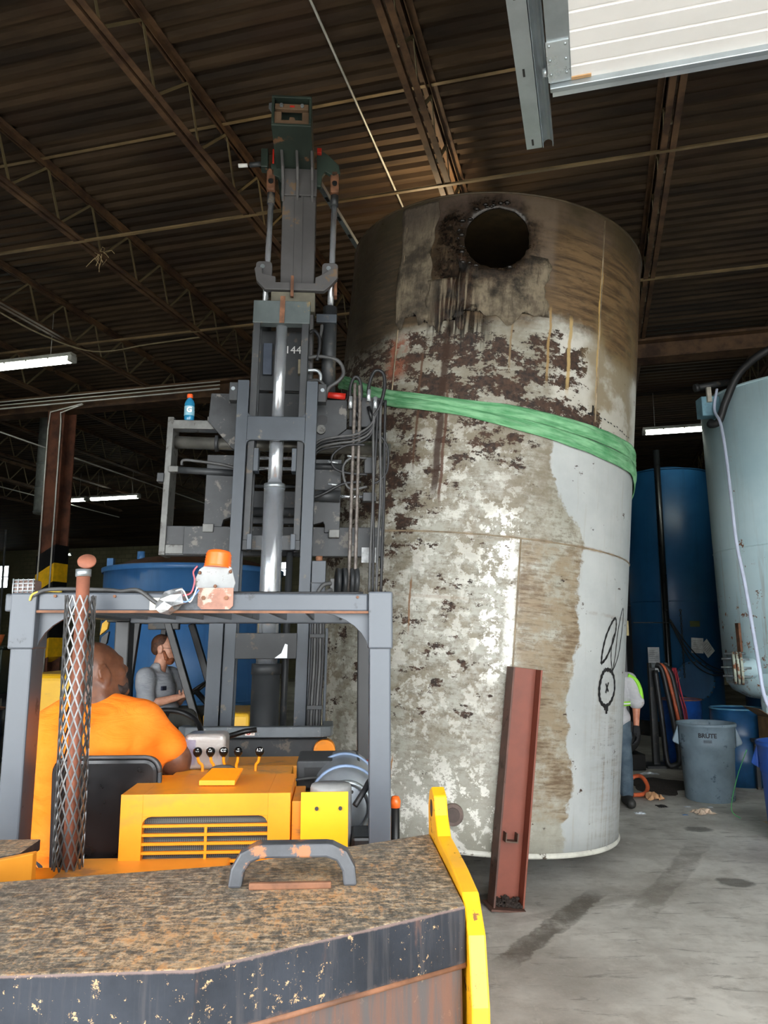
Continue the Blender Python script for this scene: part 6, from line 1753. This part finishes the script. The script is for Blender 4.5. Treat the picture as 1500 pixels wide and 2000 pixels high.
Mesh().box(-1.3, .55, -.40, .42, .84, .90).build('bench_top', M_MASTD, wb, .005)
for x in (-1.2, .45):
    for y in (-.28, .28): Mesh().box(x - .03, x + .03, y - .03, y + .03, 0, .84).build('leg', M_MASTD, wb)
Mesh().box(-1.2, .45, -.3, .3, .25, .28).build('shelf', M_MASTD, wb)
bn = thing('storage_bin', 'dark green bin standing on the work bench', 'bin', (-5.62, 11.25, .90))
m = Mesh(); m.hexa([(-.22, -.2, 0), (.22, -.2, 0), (.22, .2, 0), (-.22, .2, 0), (-.25, -.23, .62), (.25, -.23, .62), (.25, .23, .62), (-.25, .23, .62)]); m.build('bin_body', plain('dark_green_plastic', (40, 54, 44), .5), bn, .02)
Mesh().box(-.27, .27, -.25, .25, .62, .66).build('bin_lid', plain('dark_green_plastic', (40, 54, 44)), bn, .015)
sc = thing('steel_canister', 'shiny steel canister on the bench right of the green bin', 'canister', (-5.44, 10.80, .90))
Mesh().lathe([(.0, 0), (.055, 0), (.055, .20), (.05, .215), (0, .22)], n=24).build('canister_body', M_GALV_L, sc); Mesh().torus((0, 0, .2), (0, 0, 1), .055, .005, 24, 6).build('lid_ring', M_GALV, sc)
cp = thing('funnel', 'small orange funnel on top of the green bin', 'funnel', (-5.52, 11.2, 1.56))
Mesh().lathe([(.03, 0), (.06, .10), (.075, .16), (.07, .16), (.05, .09), (.02, .0)], n=20).build('funnel_cone', plain('orange_plastic', (190, 100, 50), .5), cp); Mesh().torus((0, 0, .16), (0, 0, 1), .072, .004, 20, 6).build('funnel_rim', plain('orange_plastic', (190, 100, 50)), cp)
cd = thing('tan_box', 'tan cardboard box on the work bench left of the canister', 'box', (-5.78, 10.86, .90))
Mesh().box(-.14, .14, -.1, .1, 0, .16).build('carton', plain('tan_card', (150, 124, 96), .8), cd, .004); Mesh().box(-.145, .145, -.02, .02, .16, .163).build('tape', plain('duct_tape', (190, 188, 178)), cd)
for x, lab in ((-.12, 'thin steel pipe standing behind the bench, left one'), (.05, 'thin steel pipe standing behind the bench, middle one'), (.18, 'thin steel pipe standing behind the bench, right one')):
    tag(Mesh().tube([(-6.4 + x * 2, 12.3, 0), (-6.45 + x * 2, 12.3, 3.4)], .018, 8).build('standing_pipe', M_MASTD), lab, 'pipe', 'pipes behind the bench')

# ================================================================== RIGHT SIDE: PALE TANK, BLUE TANKS
def m_pale():
    g = G('pale_teal_tank_paint'); co = g.coord('Object'); n1 = g.noise(co, 1.3, 5, .6); n2 = g.noise(co, 9, 6, .72); nv = g.noise(g.scale(co, 7, 7, .5), 1.6, 5, .65)
    X = g.xyz(co)
    col = g.mix(g.ramp(n1, .3, .7), lin((186, 216, 224)), lin((206, 230, 236)))
    col = g.mix(g.mul(g.ramp(nv, .52, .75), .16), col, lin((130, 140, 128)))
    lowm = g.sub(1.0, g.ramp(X[2], 1.4, 3.2))
    r = g.ramp(g.add(n2, g.mul(lowm, .08)), .67, .69)
    col = g.mix(r, col, g.mix(g.ramp(n1, .4, .6), lin((150, 96, 58)), lin((110, 70, 48))))
    col = g.mix(g.mul(g.mul(g.ramp(nv, .55, .68), lowm), .5), col, lin((140, 104, 72)))
    return g.fin(col, g.add(.42, g.mul(n1, .1)), spec=.45)
M_PALE = m_pale()
MPT = Matrix.Translation((5.22, 9.2, 0)) @ Matrix.Rotation(R(-1.2), 4, 'Y')
pt = thing('storage_tank', 'pale teal steel tank on legs at the right edge', 'tank', M=MPT)
PR = 1.12
Mesh().lathe([(PR, 1.30), (PR, 4.62)], n=80, close=False).build('wall', M_PALE, pt, solid=.01)
Mesh().lathe([(PR, 1.31), (PR * .985, 1.18), (PR * .93, 1.08), (PR * .8, 1.0), (0, .9)], n=80, close=False).build('dished_bottom', M_PALE, pt)
Mesh().lathe([(PR, 4.62), (PR * .6, 4.72), (0, 4.78)], n=80, close=False).build('roof', M_PALE, pt)
for z in (2.72, 4.60): Mesh().torus((0, 0, z), (0, 0, 1), PR, .008, 80, 6).build('seam', M_PALE, pt)
for a in (20, 110, 200, 290):
    x, y = PR * .85 * math.cos(R(a)), PR * .85 * math.sin(R(a)); Mesh().box(x - .05, x + .05, y - .05, y + .05, 0, 1.2).build('leg', M_PALE, pt)
# side nozzle with bolted blank flange, pointing left
nz = Mesh(); nz.cyl((-PR - .01, -.30, 1.36), (-PR + .35, -.44, 1.36), .12, n=24); nzo = nz.build('nozzle', M_PALE, pt)
for k, dx in enumerate((0, -.035, -.07)):
    Mesh().cyl((-PR - .01 + dx, -.30 - dx * .4, 1.36), (-PR - .035 + dx, -.29 - dx * .4, 1.36), .19 - .004 * k, n=28).build('flange', plain('flange_pale', (176, 186, 170), .6, 0, .12, 10, (130, 84, 58), .12, 14), nzo)
for k in range(10):
    a = 2 * math.pi * k / 10; y = -.28 + .165 * math.cos(a); z = 1.36 + .165 * math.sin(a)
    Mesh().cyl((-PR - .15, y + .06, z), (-PR + .02, y, z), .014, n=6).build('bolt', M_GALV, nzo)
Mesh().box(-PR - .07, -PR - .045, -.42, -.34, 1.54, 1.86).build('rusty_strap', M_RUST, nzo)
# top bracket with pipe stub
Mesh().box(-PR - .20, -PR + .02, -.30, -.12, 4.32, 4.56).build('bracket', plain('bracket_teal', (120, 160, 176), .5), pt, .01)
Mesh().tube([(-PR - .24, -.24, 4.68), (-PR + .2, -.22, 4.76)], .04, 10).build('pipe_stub', M_MASTD, pt)
Mesh().cyl((-PR - .245, -.24, 4.68), (-PR - .20, -.24, 4.69), .05, n=12).build('pipe_cap', M_MASTD, pt)
Mesh().box(-PR - .14, -PR - .09, -.34, -.30, 4.48, 4.66).build('wrap', plain('crumpled_wrap', (190, 184, 170), .6), pt)
# black hose slung over the rim
P = [(-PR - .10, -.32, 4.24), (-PR - .13, -.33, 4.20), (-PR - .06, -.40, 4.22), (-PR + .02, -.46, 4.45), (-PR + .14, -.62, 4.74), (-PR + .38, -.86, 4.92), (-PR + .75, -1.02, 4.98), (-PR + 1.1, -1.1, 4.98)]
o = Mesh().tube(P, .045, 12, 8).build('rubber_hose', M_RUBB); o.matrix_world = MPT; tag(o, 'thick black hose slung over the pale tank rim', 'hose')
# sheet on the tank
Mesh().box(-PR * .42 - .3, -PR * .42, -PR * .93, -PR * .93 + .004, 1.92, 2.2).build('paper_notice', plain('paper_white', (222, 224, 226), .7), pt)
# white hose from bracket to the blue bin
WH = [(4.0, 8.9, 4.62), (3.93, 8.85, 4.35), (3.88, 8.6, 4.1), (3.78, 8.3, 3.62), (3.62, 7.9, 3.0), (3.57, 7.75, 2.6), (3.55, 7.6, 2.2), (3.50, 7.4, 1.75), (3.46, 7.25, 1.42), (3.44, 7.15, 1.15), (3.44, 6.95, .88), (3.46, 6.8, .66), (3.48, 6.75, .35)]
tag(Mesh().tube(WH, .017, 10, 6).build('white_hose', plain('white_plastic_hose', (206, 214, 236), .35, 0, .05)), 'long white plastic hose hanging from the pale tank into the blue bin', 'hose')

M_BLUD = blue('deep_blue_tank_paint', (24, 74, 118), (34, 90, 134), .0)
def bluetank(loc, r, z0, z1, lab):
    t = thing('blue_tank', lab, 'tank', loc, group='tall blue tanks')
    Mesh().lathe([(r, z0), (r, z1)], n=64, close=False).build('wall', M_BLUD, t, solid=.01)
    Mesh().lathe([(r, z1), (r * .5, z1 + .12), (0, z1 + .16)], n=64, close=False).build('roof', M_BLUD, t)
    for z in (z0 + .02, (z0 + z1) * .47, z1): Mesh().torus((0, 0, z), (0, 0, 1), r, .012, 64, 6).build('seam', M_BLUD, t)
    Mesh().lathe([(r + .02, 0), (r + .02, z0), (r - .1, z0 + .01)], n=48, close=False).build('plinth', M_MASTD, t)
    return t
b1 = bluetank((5.30, 14.3, 0), .80, .25, 4.68, 'tall blue tank with papers and black pipe right of the big tank')
b2 = bluetank((7.15, 13.6, 0), .85, .3, 4.28, 'tall blue tank half hidden by the pale tank')
# manway ring, pipe, papers on the first blue tank
mwc = Vector((.02, -.79, .95))
m = Mesh(); m.lathe([(.30, 0), (.34, 0), (.34, .03), (.30, .03)], mwc + Vector((0, -.02, 0)), (0, -1, 0), 40); mw = m.build('manway_ring', M_BLUD, b1)
Mesh().lathe([(0, .0), (.31, .0), (.31, .02), (0, .025)], mwc + Vector((0, -.02, 0)), (0, -1, 0), 40).build('manway_cover', M_BLUD, mw)
for k in range(20):
    a = 2 * math.pi * k / 20; Mesh().cyl(mwc + Vector((.32 * math.cos(a), -.02, .32 * math.sin(a))), mwc + Vector((.32 * math.cos(a), -.075, .32 * math.sin(a))), .014, n=6).build('bolt', M_MASTD, mw)
Mesh().tube([(-.42, -.83, 5.0), (-.42, -.83, 1.0), (-.42, -.85, .8)], .055, 14).build('black_pipe', plain('black_pipe_paint', (20, 22, 24), .3), b1)
Mesh().tube([(-.42, -.84, .86), (-.36, -.92, .74), (-.40, -1.0, .60)], .05, 12).build('pipe_elbow', plain('black_pipe_paint', (20, 22, 24)), b1)
Mesh().torus((-.42, -.84, .90), (0, 0, 1), .06, .02, 20, 8).build('pipe_flange', M_GALV, b1); Mesh().tube([(-.36, -.90, .88), (-.28, -.95, 1.02)], .010, 6).build('valve_handle', M_GALV, b1)
M_PAP = plain('paper_white', (222, 224, 226), .7)
for (x, z, w_, h_, rz_) in ((.10, 1.55, .22, .26, R(3)), (.29, 1.50, .20, .26, R(-38))):
    y = -math.sqrt(.80 ** 2 - x * x) - .02; nrm_ = math.atan2(x, -y)
    m = Mesh(); m.obox((0, 0, 0), (w_, .003, h_), Matrix.Rotation(nrm_, 3, 'Z') @ Matrix.Rotation(rz_, 3, 'Y')); m.v = [(a + x, b + y, c + z) for a, b, c in m.v]; pa = m.build('paper_sheet', M_PAP, b1)
    for k in range(5):
        m = Mesh(); m.obox((0, -.0025, .08 - k * .035), (w_ * .7, .001, .005)); 
        rt = Matrix.Rotation(nrm_, 3, 'Z') @ Matrix.Rotation(rz_, 3, 'Y'); m.v = [tuple(rt @ Vector(p) + Vector((x, y, z))) for p in m.v]; m.build('text_line', plain('print_grey', (120, 124, 130), .7), pa)
m = Mesh(); m.box(-.72, -.52, -.70, -.695, 1.1, 1.52); ct = m.build('chart_board', M_PAP, b1)
for k in range(6): Mesh().box(-.70, -.60 + .05 * (k % 2), -.7015, -.70, 1.46 - k * .035, 1.465 - k * .035).build('text_line', plain('print_grey', (120, 124, 130)), ct)
m = Mesh(); m.obox((0, 0, 0), (.17, .003, .10)); m.v = [(a + .08, b - .815, c + 1.92) for a, b, c in m.v]; m.build('faded_sticker', plain('olive_sticker', (84, 92, 50), .6), b1)
for k in range(3): Mesh().tube([(-.38, -.90, 2.0 - k * .02), (-.1, -.92, 1.55 - k * .1), (.2, -.90, 1.25 - k * .08), (.55, -.75, 1.12 - k * .03), (.78, -.3, 1.14)], .010, 6, 6).build('black_cable', M_RUBB, b1)
ck = Mesh()
for k in range(26): ck.torus((-.17, -.86, 2.15 - k * .045), ((1, 0, 0) if k % 2 else (0, 1, 0)), .018, .006, 10, 5)
ck.build('chain', M_MASTD, b1)
# dark pillar tank in the gap
dk = thing('dark_tank', 'dark steel vessel in shadow between the big tank and blue tank', 'tank', (3.55, 13.0, 0))
Mesh().lathe([(.55, .1), (.55, 5.0), (.3, 5.1), (0, 5.12)], n=40, close=False).build('wall', plain('near_black_steel', (30, 30, 32), .6), dk); Mesh().torus((0, 0, 2.2), (0, 0, 1), .55, .012, 40, 6).build('seam', M_MASTD, dk)
Mesh().tube([(.45, -.5, 1.92), (1.1, -.4, 1.92)], .01, 6).build('rod', M_MASTD, dk)
# yellowed junction box on the pillar
jb = thing('junction_box', 'small yellowed junction box beside the tank edge', 'box', (3.09, 10.05, 1.70))
Mesh().box(-.06, .06, -.02, .04, 0, .19).build('box_body', plain('yellowed_cream', (196, 180, 130), .6), jb, .006); Mesh().box(-.03, .03, -.03, -.02, .08, .14).build('cover_plate', M_GALV, jb); Mesh().box(-.02, .02, .0, .03, -1.70, 0).build('stand', M_MASTD, jb)

# ================================================================== BINS
def bin_(loc, c, lab, rz=0.0, s=1.0):
    t = thing('waste_bin', lab, 'bin', loc, rz, group='round plastic bins')
    mm = plain('bin_%d_%d_%d' % c, c, .5, 0, .1, 5, tuple(max(0, x - 46) for x in c), .03, 6)
    prof = [(.235, .0), (.25, .012), (.275, .54), (.285, .55), (.285, .60), (.292, .76), (.305, .765), (.310, .785), (.305, .80), (.288, .80), (.282, .76), (.262, .55), (.235, .03), (0, .03)]
    Mesh().lathe([(r_ * s, z * s) for r_, z in prof], n=48, close=False).build('body', mm, t)
    for a in (0, 180):
        m = Mesh(); ca, sa = math.cos(R(a)), math.sin(R(a))
        P = [(.285, .775), (.345, .62), (.35, .60), (.335, .585), (.283, .56)]
        m.prism(P, lambda q, z, d: ((q * ca - d * sa) * s, (q * sa + d * ca) * s, z * s), -.085, .085); m.build('handle', mm, t, .012)
    mt = text_mesh('brand_mark', 'BRUTE', .062 * s, face_cam(0, 0, .685 * s), plain('faded_black_print', (38, 40, 50), .6), t, .0008, .0025)
    for v in mt.data.vertices:
        x = v.co.x; r_ = .2895 * s; dep = v.co.y; v.co.y = -r_ * math.cos(x / r_) + dep; v.co.x = r_ * math.sin(x / r_)
    m = Mesh()
    for k in range(3): m.box(-.04, .04, -.2885 * s, -.2865 * s, .635 * s - k * .010, .640 * s - k * .010)
    m.build('small_print', plain('faded_black_print', (38, 40, 50)), t)
    return t
bin_((3.42, 8.46, 0), (122, 140, 152), 'grey plastic waste bin standing beside the blue bin', R(-20), .98)
bb2 = bin_((3.47, 6.74, 0), (40, 84, 168), 'bright blue plastic bin cut off by the right edge', R(-50), 1.0)
# bent grey pipe and green cord in the blue bin
tag(Mesh().tube([(3.30, 6.75, .45), (3.27, 6.72, .80), (3.30, 6.72, .95), (3.42, 6.74, 1.02), (3.6, 6.78, 1.02), (3.75, 6.8, .98)], .018, 10, 6).build('bent_pipe', plain('grey_pvc', (206, 206, 204), .4)), 'bent white pipe sticking out of the blue bin', 'pipe')
tag(Mesh().tube([(3.36, 6.62, .72), (3.34, 6.60, .83), (3.42, 6.58, .86), (3.47, 6.6, .80), (3.52, 6.62, .84), (3.5, 6.66, .72)], .006, 6, 5).build('green_cord', plain('green_cord', (80, 170, 100), .5)), 'thin green cord looped in the blue bin', 'cord')
tag(Mesh().tube([(3.165, 6.98, .70), (3.20, 7.3, .4), (3.22, 7.5, .10), (3.30, 7.5, .02)], .004, 6, 5).build('green_cord', plain('green_cord', (80, 170, 100))), 'green cord hanging down between the two bins', 'cord')
drum((4.15, 9.35, 0), plain('blue_drum_paint', (26, 72, 112), .4), plain('blue_rim_paint', (84, 140, 170), .4), 'open blue drum behind the grey bin', .29, .86, False)
drum((4.12, 11.0, 0), plain('royal_blue_drum', (38, 96, 190), .35), plain('pink_brown_lid', (150, 100, 90), .6), 'royal blue drum beside the hanging hoses', .27, .84)
cx = thing('cardboard_box', 'torn open cardboard box under the pale tank', 'box', (4.45, 8.75, .55))
M_CARD = plain('cardboard', (120, 92, 58), .8, 0, .15)
Mesh().box(-.24, .28, -.18, .2, 0, .26).build('box_body', M_CARD, cx)
Mesh().hexa([(-.24, -.18, .26), (-.24, .2, .26), (-.235, .2, .26), (-.235, -.18, .26), (-.40, -.18, .36), (-.40, .2, .36), (-.395, .2, .365), (-.395, -.18, .365)]).build('flap', M_CARD, cx)
Mesh().hexa([(-.24, -.18, .26), (.28, -.18, .26), (.28, -.175, .26), (-.24, -.175, .26), (-.24, -.33, .30), (.28, -.33, .30), (.28, -.33, .305), (-.24, -.33, .305)]).build('flap', M_CARD, cx)
pk = thing('pallet_stand', 'dark steel stand carrying the cardboard box', 'stand', (4.45, 8.78, 0))
Mesh().box(-.3, .34, -.22, .26, .51, .55).build('top', M_MASTD, pk)
for x in (-.26, .30):
    for y in (-.18, .22): Mesh().box(x - .02, x + .02, y - .02, y + .02, 0, .51).build('leg', M_MASTD, pk)

# ================================================================== HOSE RACK
hr = thing('hose_rack', 'steel post rack with hoses hanging beside the blue drum', 'rack', (3.62, 10.6, 0))
Mesh().box(-.06, .02, -.04, .04, 0, 1.34).build('post', M_MASTD, hr); Mesh().box(-.20, .20, -.2, .2, 0, .03).build('foot', M_MASTD, hr)
Mesh().cyl((-.06, -.12, 1.31), (.16, -.12, 1.31), .035, n=14).build('hook_bar', M_GALV, hr)
M_HOR = plain('orange_hose', (196, 92, 52), .5, 0, .2, 10)
hs = [([(3.62, 10.46, 1.32), (3.68, 10.42, 1.26), (3.74, 10.40, .9), (3.80, 10.38, .45), (3.82, 10.36, .12), (3.74, 10.34, .05), (3.66, 10.36, .10), (3.64, 10.40, .6), (3.60, 10.44, 1.25)], .035, M_RUBB, 'black hose loop hanging on the rack, leftmost'),
      ([(3.66, 10.44, 1.33), (3.73, 10.40, 1.24), (3.80, 10.36, .85), (3.86, 10.34, .42), (3.90, 10.34, .06)], .024, M_HOR, 'orange striped hose hanging on the rack'),
      ([(3.70, 10.46, 1.32), (3.80, 10.43, 1.20), (3.86, 10.40, .8), (3.93, 10.40, .3), (3.96, 10.42, .05)], .04, M_RUBB, 'thick black hose hanging on the rack, rightmost')]
for P, r_, mm, lab in hs: tag(Mesh().tube(P, r_, 10, 7).build('hanging_hose', mm), lab, 'hose', 'hoses on the rack')
rs = thing('red_netting', 'bunch of red netting hanging beside the hoses', 'netting', (3.86, 10.47, 0))
for k in range(9):
    x = random.uniform(-.05, .07); Mesh().tube([(x * .4, 0, 1.28), (x, random.uniform(-.03, .03), 1.0), (x * 1.4 + .03, random.uniform(-.03, .03), .75), (x + .08, 0, .42 + random.random() * .1)], .009, 5, 5).build('strand', plain('red_net', (176, 50, 66), .6), rs)
# black pump silhouette behind the person
pm = thing('pump', 'black pump with round housing on the floor behind the standing person', 'pump', (2.85, 10.4, 0))
M_PMP = plain('oily_black', (26, 25, 25), .35)
Mesh().cyl((.25, -.1, .42), (.25, .25, .42), .22, n=24).build('housing', M_PMP, pm, .01); Mesh().cyl((.25, -.16, .42), (.25, -.1, .42), .09, n=16).build('cap', M_GALV, pm)
Mesh().tube([(-.4, .0, .22), (.1, 0, .30), (.3, 0, .3)], .05, 10).build('pipe', M_PMP, pm); Mesh().box(-.1, .5, -.15, .3, 0, .20).build('skid', M_PMP, pm, .01)
# ================================================================== FLOOR DEBRIS
m = Mesh(); rnd = random.Random(9)
N = 40; Mr = 14
c = m.av((0, 0, .035)); rings = []
for i in range(1, Mr + 1):
    ring = []
    for k in range(N):
        a = 2 * math.pi * k / N; f = i / Mr
        rr_ = f * (1 + .18 * math.sin(3 * a + 1) + .10 * math.sin(7 * a))
        ring.append(m.av((.36 * rr_ * math.cos(a), .55 * rr_ * math.sin(a), max(.0005, .035 * (1 - f) + .006 * rnd.random() * (1 - f ** 4)))))
    rings.append(ring)
for k in range(N): m.af((c, rings[0][k], rings[0][(k + 1) % N]), True)
for A, B in zip(rings, rings[1:]):
    for k in range(N): m.af((A[k], B[k], B[(k + 1) % N], A[(k + 1) % N]), True)
o = m.build('absorbent_pile', plain('dark_granules', (62, 54, 48), .95, 0, .3, 60)); o.location = (3.12, 9.3, 0); tag(o, 'spread of dark absorbent granules on the floor near the standing person', 'granules', kind='stuff')
def crumple(loc, sx, sy, sz, mat, lab, cat='paper', seed=1, rz=0.0):
    r_ = random.Random(seed); m = Mesh(); n = 7
    P = [[(sx * (i / n - .5) + r_.uniform(-.1, .1) * sx / 2, sy * (j / n - .5) + r_.uniform(-.1, .1) * sy / 2, r_.random() * sz * (1 - (2 * i / n - 1) ** 2 * .7) * (1 - (2 * j / n - 1) ** 2 * .7) + .002) for j in range(n + 1)] for i in range(n + 1)]
    ids = [[m.av(q) for q in row] for row in P]
    for i in range(n):
        for j in range(n): m.af((ids[i][j], ids[i + 1][j], ids[i + 1][j + 1], ids[i][j + 1]), False)
    o = m.build('scrap', mat, None, solid=-.0012, fixn=False); o.location = loc; o.rotation_euler = (0, 0, rz)
    return tag(o, lab, cat, 'litter on the floor')
M_KRAFT = plain('kraft_paper', (196, 150, 108), .8); M_KR2 = plain('pale_kraft', (214, 190, 166), .8); M_WP = plain('white_plastic', (228, 234, 240), .5)
crumple((2.83, 8.46, 0), .17, .16, .12, M_KRAFT, 'crumpled brown paper bag by the boots', 'paper', 1)
crumple((3.08, 7.80, 0), .20, .16, .06, M_KR2, 'flattened pale brown paper scrap in front of the grey bin', 'paper', 2, .3)
crumple((3.30, 10.0, 0), .22, .12, .03, M_WP, 'white plastic scrap on dark floor behind the granules', 'plastic', 3)
crumple((2.46, 7.79, 0), .10, .07, .012, M_WP, 'small shiny white scrap on bare floor near the tank', 'plastic', 4)
crumple((3.03, 8.08, 0), .06, .04, .008, M_WP, 'tiny white scrap left of the grey bin base', 'plastic', 5)
crumple((3.25, 8.06, 0), .05, .04, .008, M_WP, 'tiny white scrap nearest the grey bin base', 'plastic', 6)
crumple((2.87, 7.72, 0), .05, .035, .006, plain('blue_scrap', (110, 150, 200), .5), 'tiny blue scrap beside the pale brown paper', 'plastic', 7)
crumple((3.55, 7.35, 0), .14, .22, .01, plain('tan_scrap', (190, 168, 136), .8), 'flat tan cardboard scrap beside the blue bin', 'paper', 8)
crumple((2.78, 8.1, 0), .10, .12, .02, plain('black_scrap', (34, 32, 30), .7), 'small black rag scrap between the papers', 'rag', 9)
tag(Mesh().tube([(2.58, 8.75, .05), (2.72, 8.8, .16), (2.80, 8.75, .18), (2.83, 8.65, .10), (2.76, 8.55, .04), (2.62, 8.5, .035)], .022, 10, 6).build('orange_hose', M_HOR), 'short orange hose curling out behind the boots', 'hose')
# straw caught on a joist
m = Mesh(); rnd = random.Random(2)
for k in range(16):
    a = Vector((rnd.uniform(-.08, .08), rnd.uniform(-.05, .05), rnd.uniform(-.02, .10))); b = a + Vector((rnd.uniform(-.1, .1), rnd.uniform(-.08, .08), rnd.uniform(-.14, .02))); m.tube([a, (a + b) / 2 + Vector((.02, 0, .02)), b], .004, 4)
o = m.build('straw_tuft', plain('straw', (170, 150, 112), .8)); o.matrix_world = MB_ @ Matrix.Translation((-4.66, 6.2, 5.43)); tag(o, 'tuft of straw caught on a roof joist', 'straw', kind='stuff')
tag(Mesh().tube([tuple(MB_ @ Vector(p)) for p in ((-6.6, 6.9, 5.45), (-6.3, 7.4, 5.28), (-5.9, 7.9, 5.2), (-5.3, 8.2, 5.35), (-4.7, 8.4, 5.46))], .010, 6, 6).build('loose_cable', plain('loose_cable_tan', (120, 108, 80), .6)), 'slack cable sagging between two roof joists', 'cable')
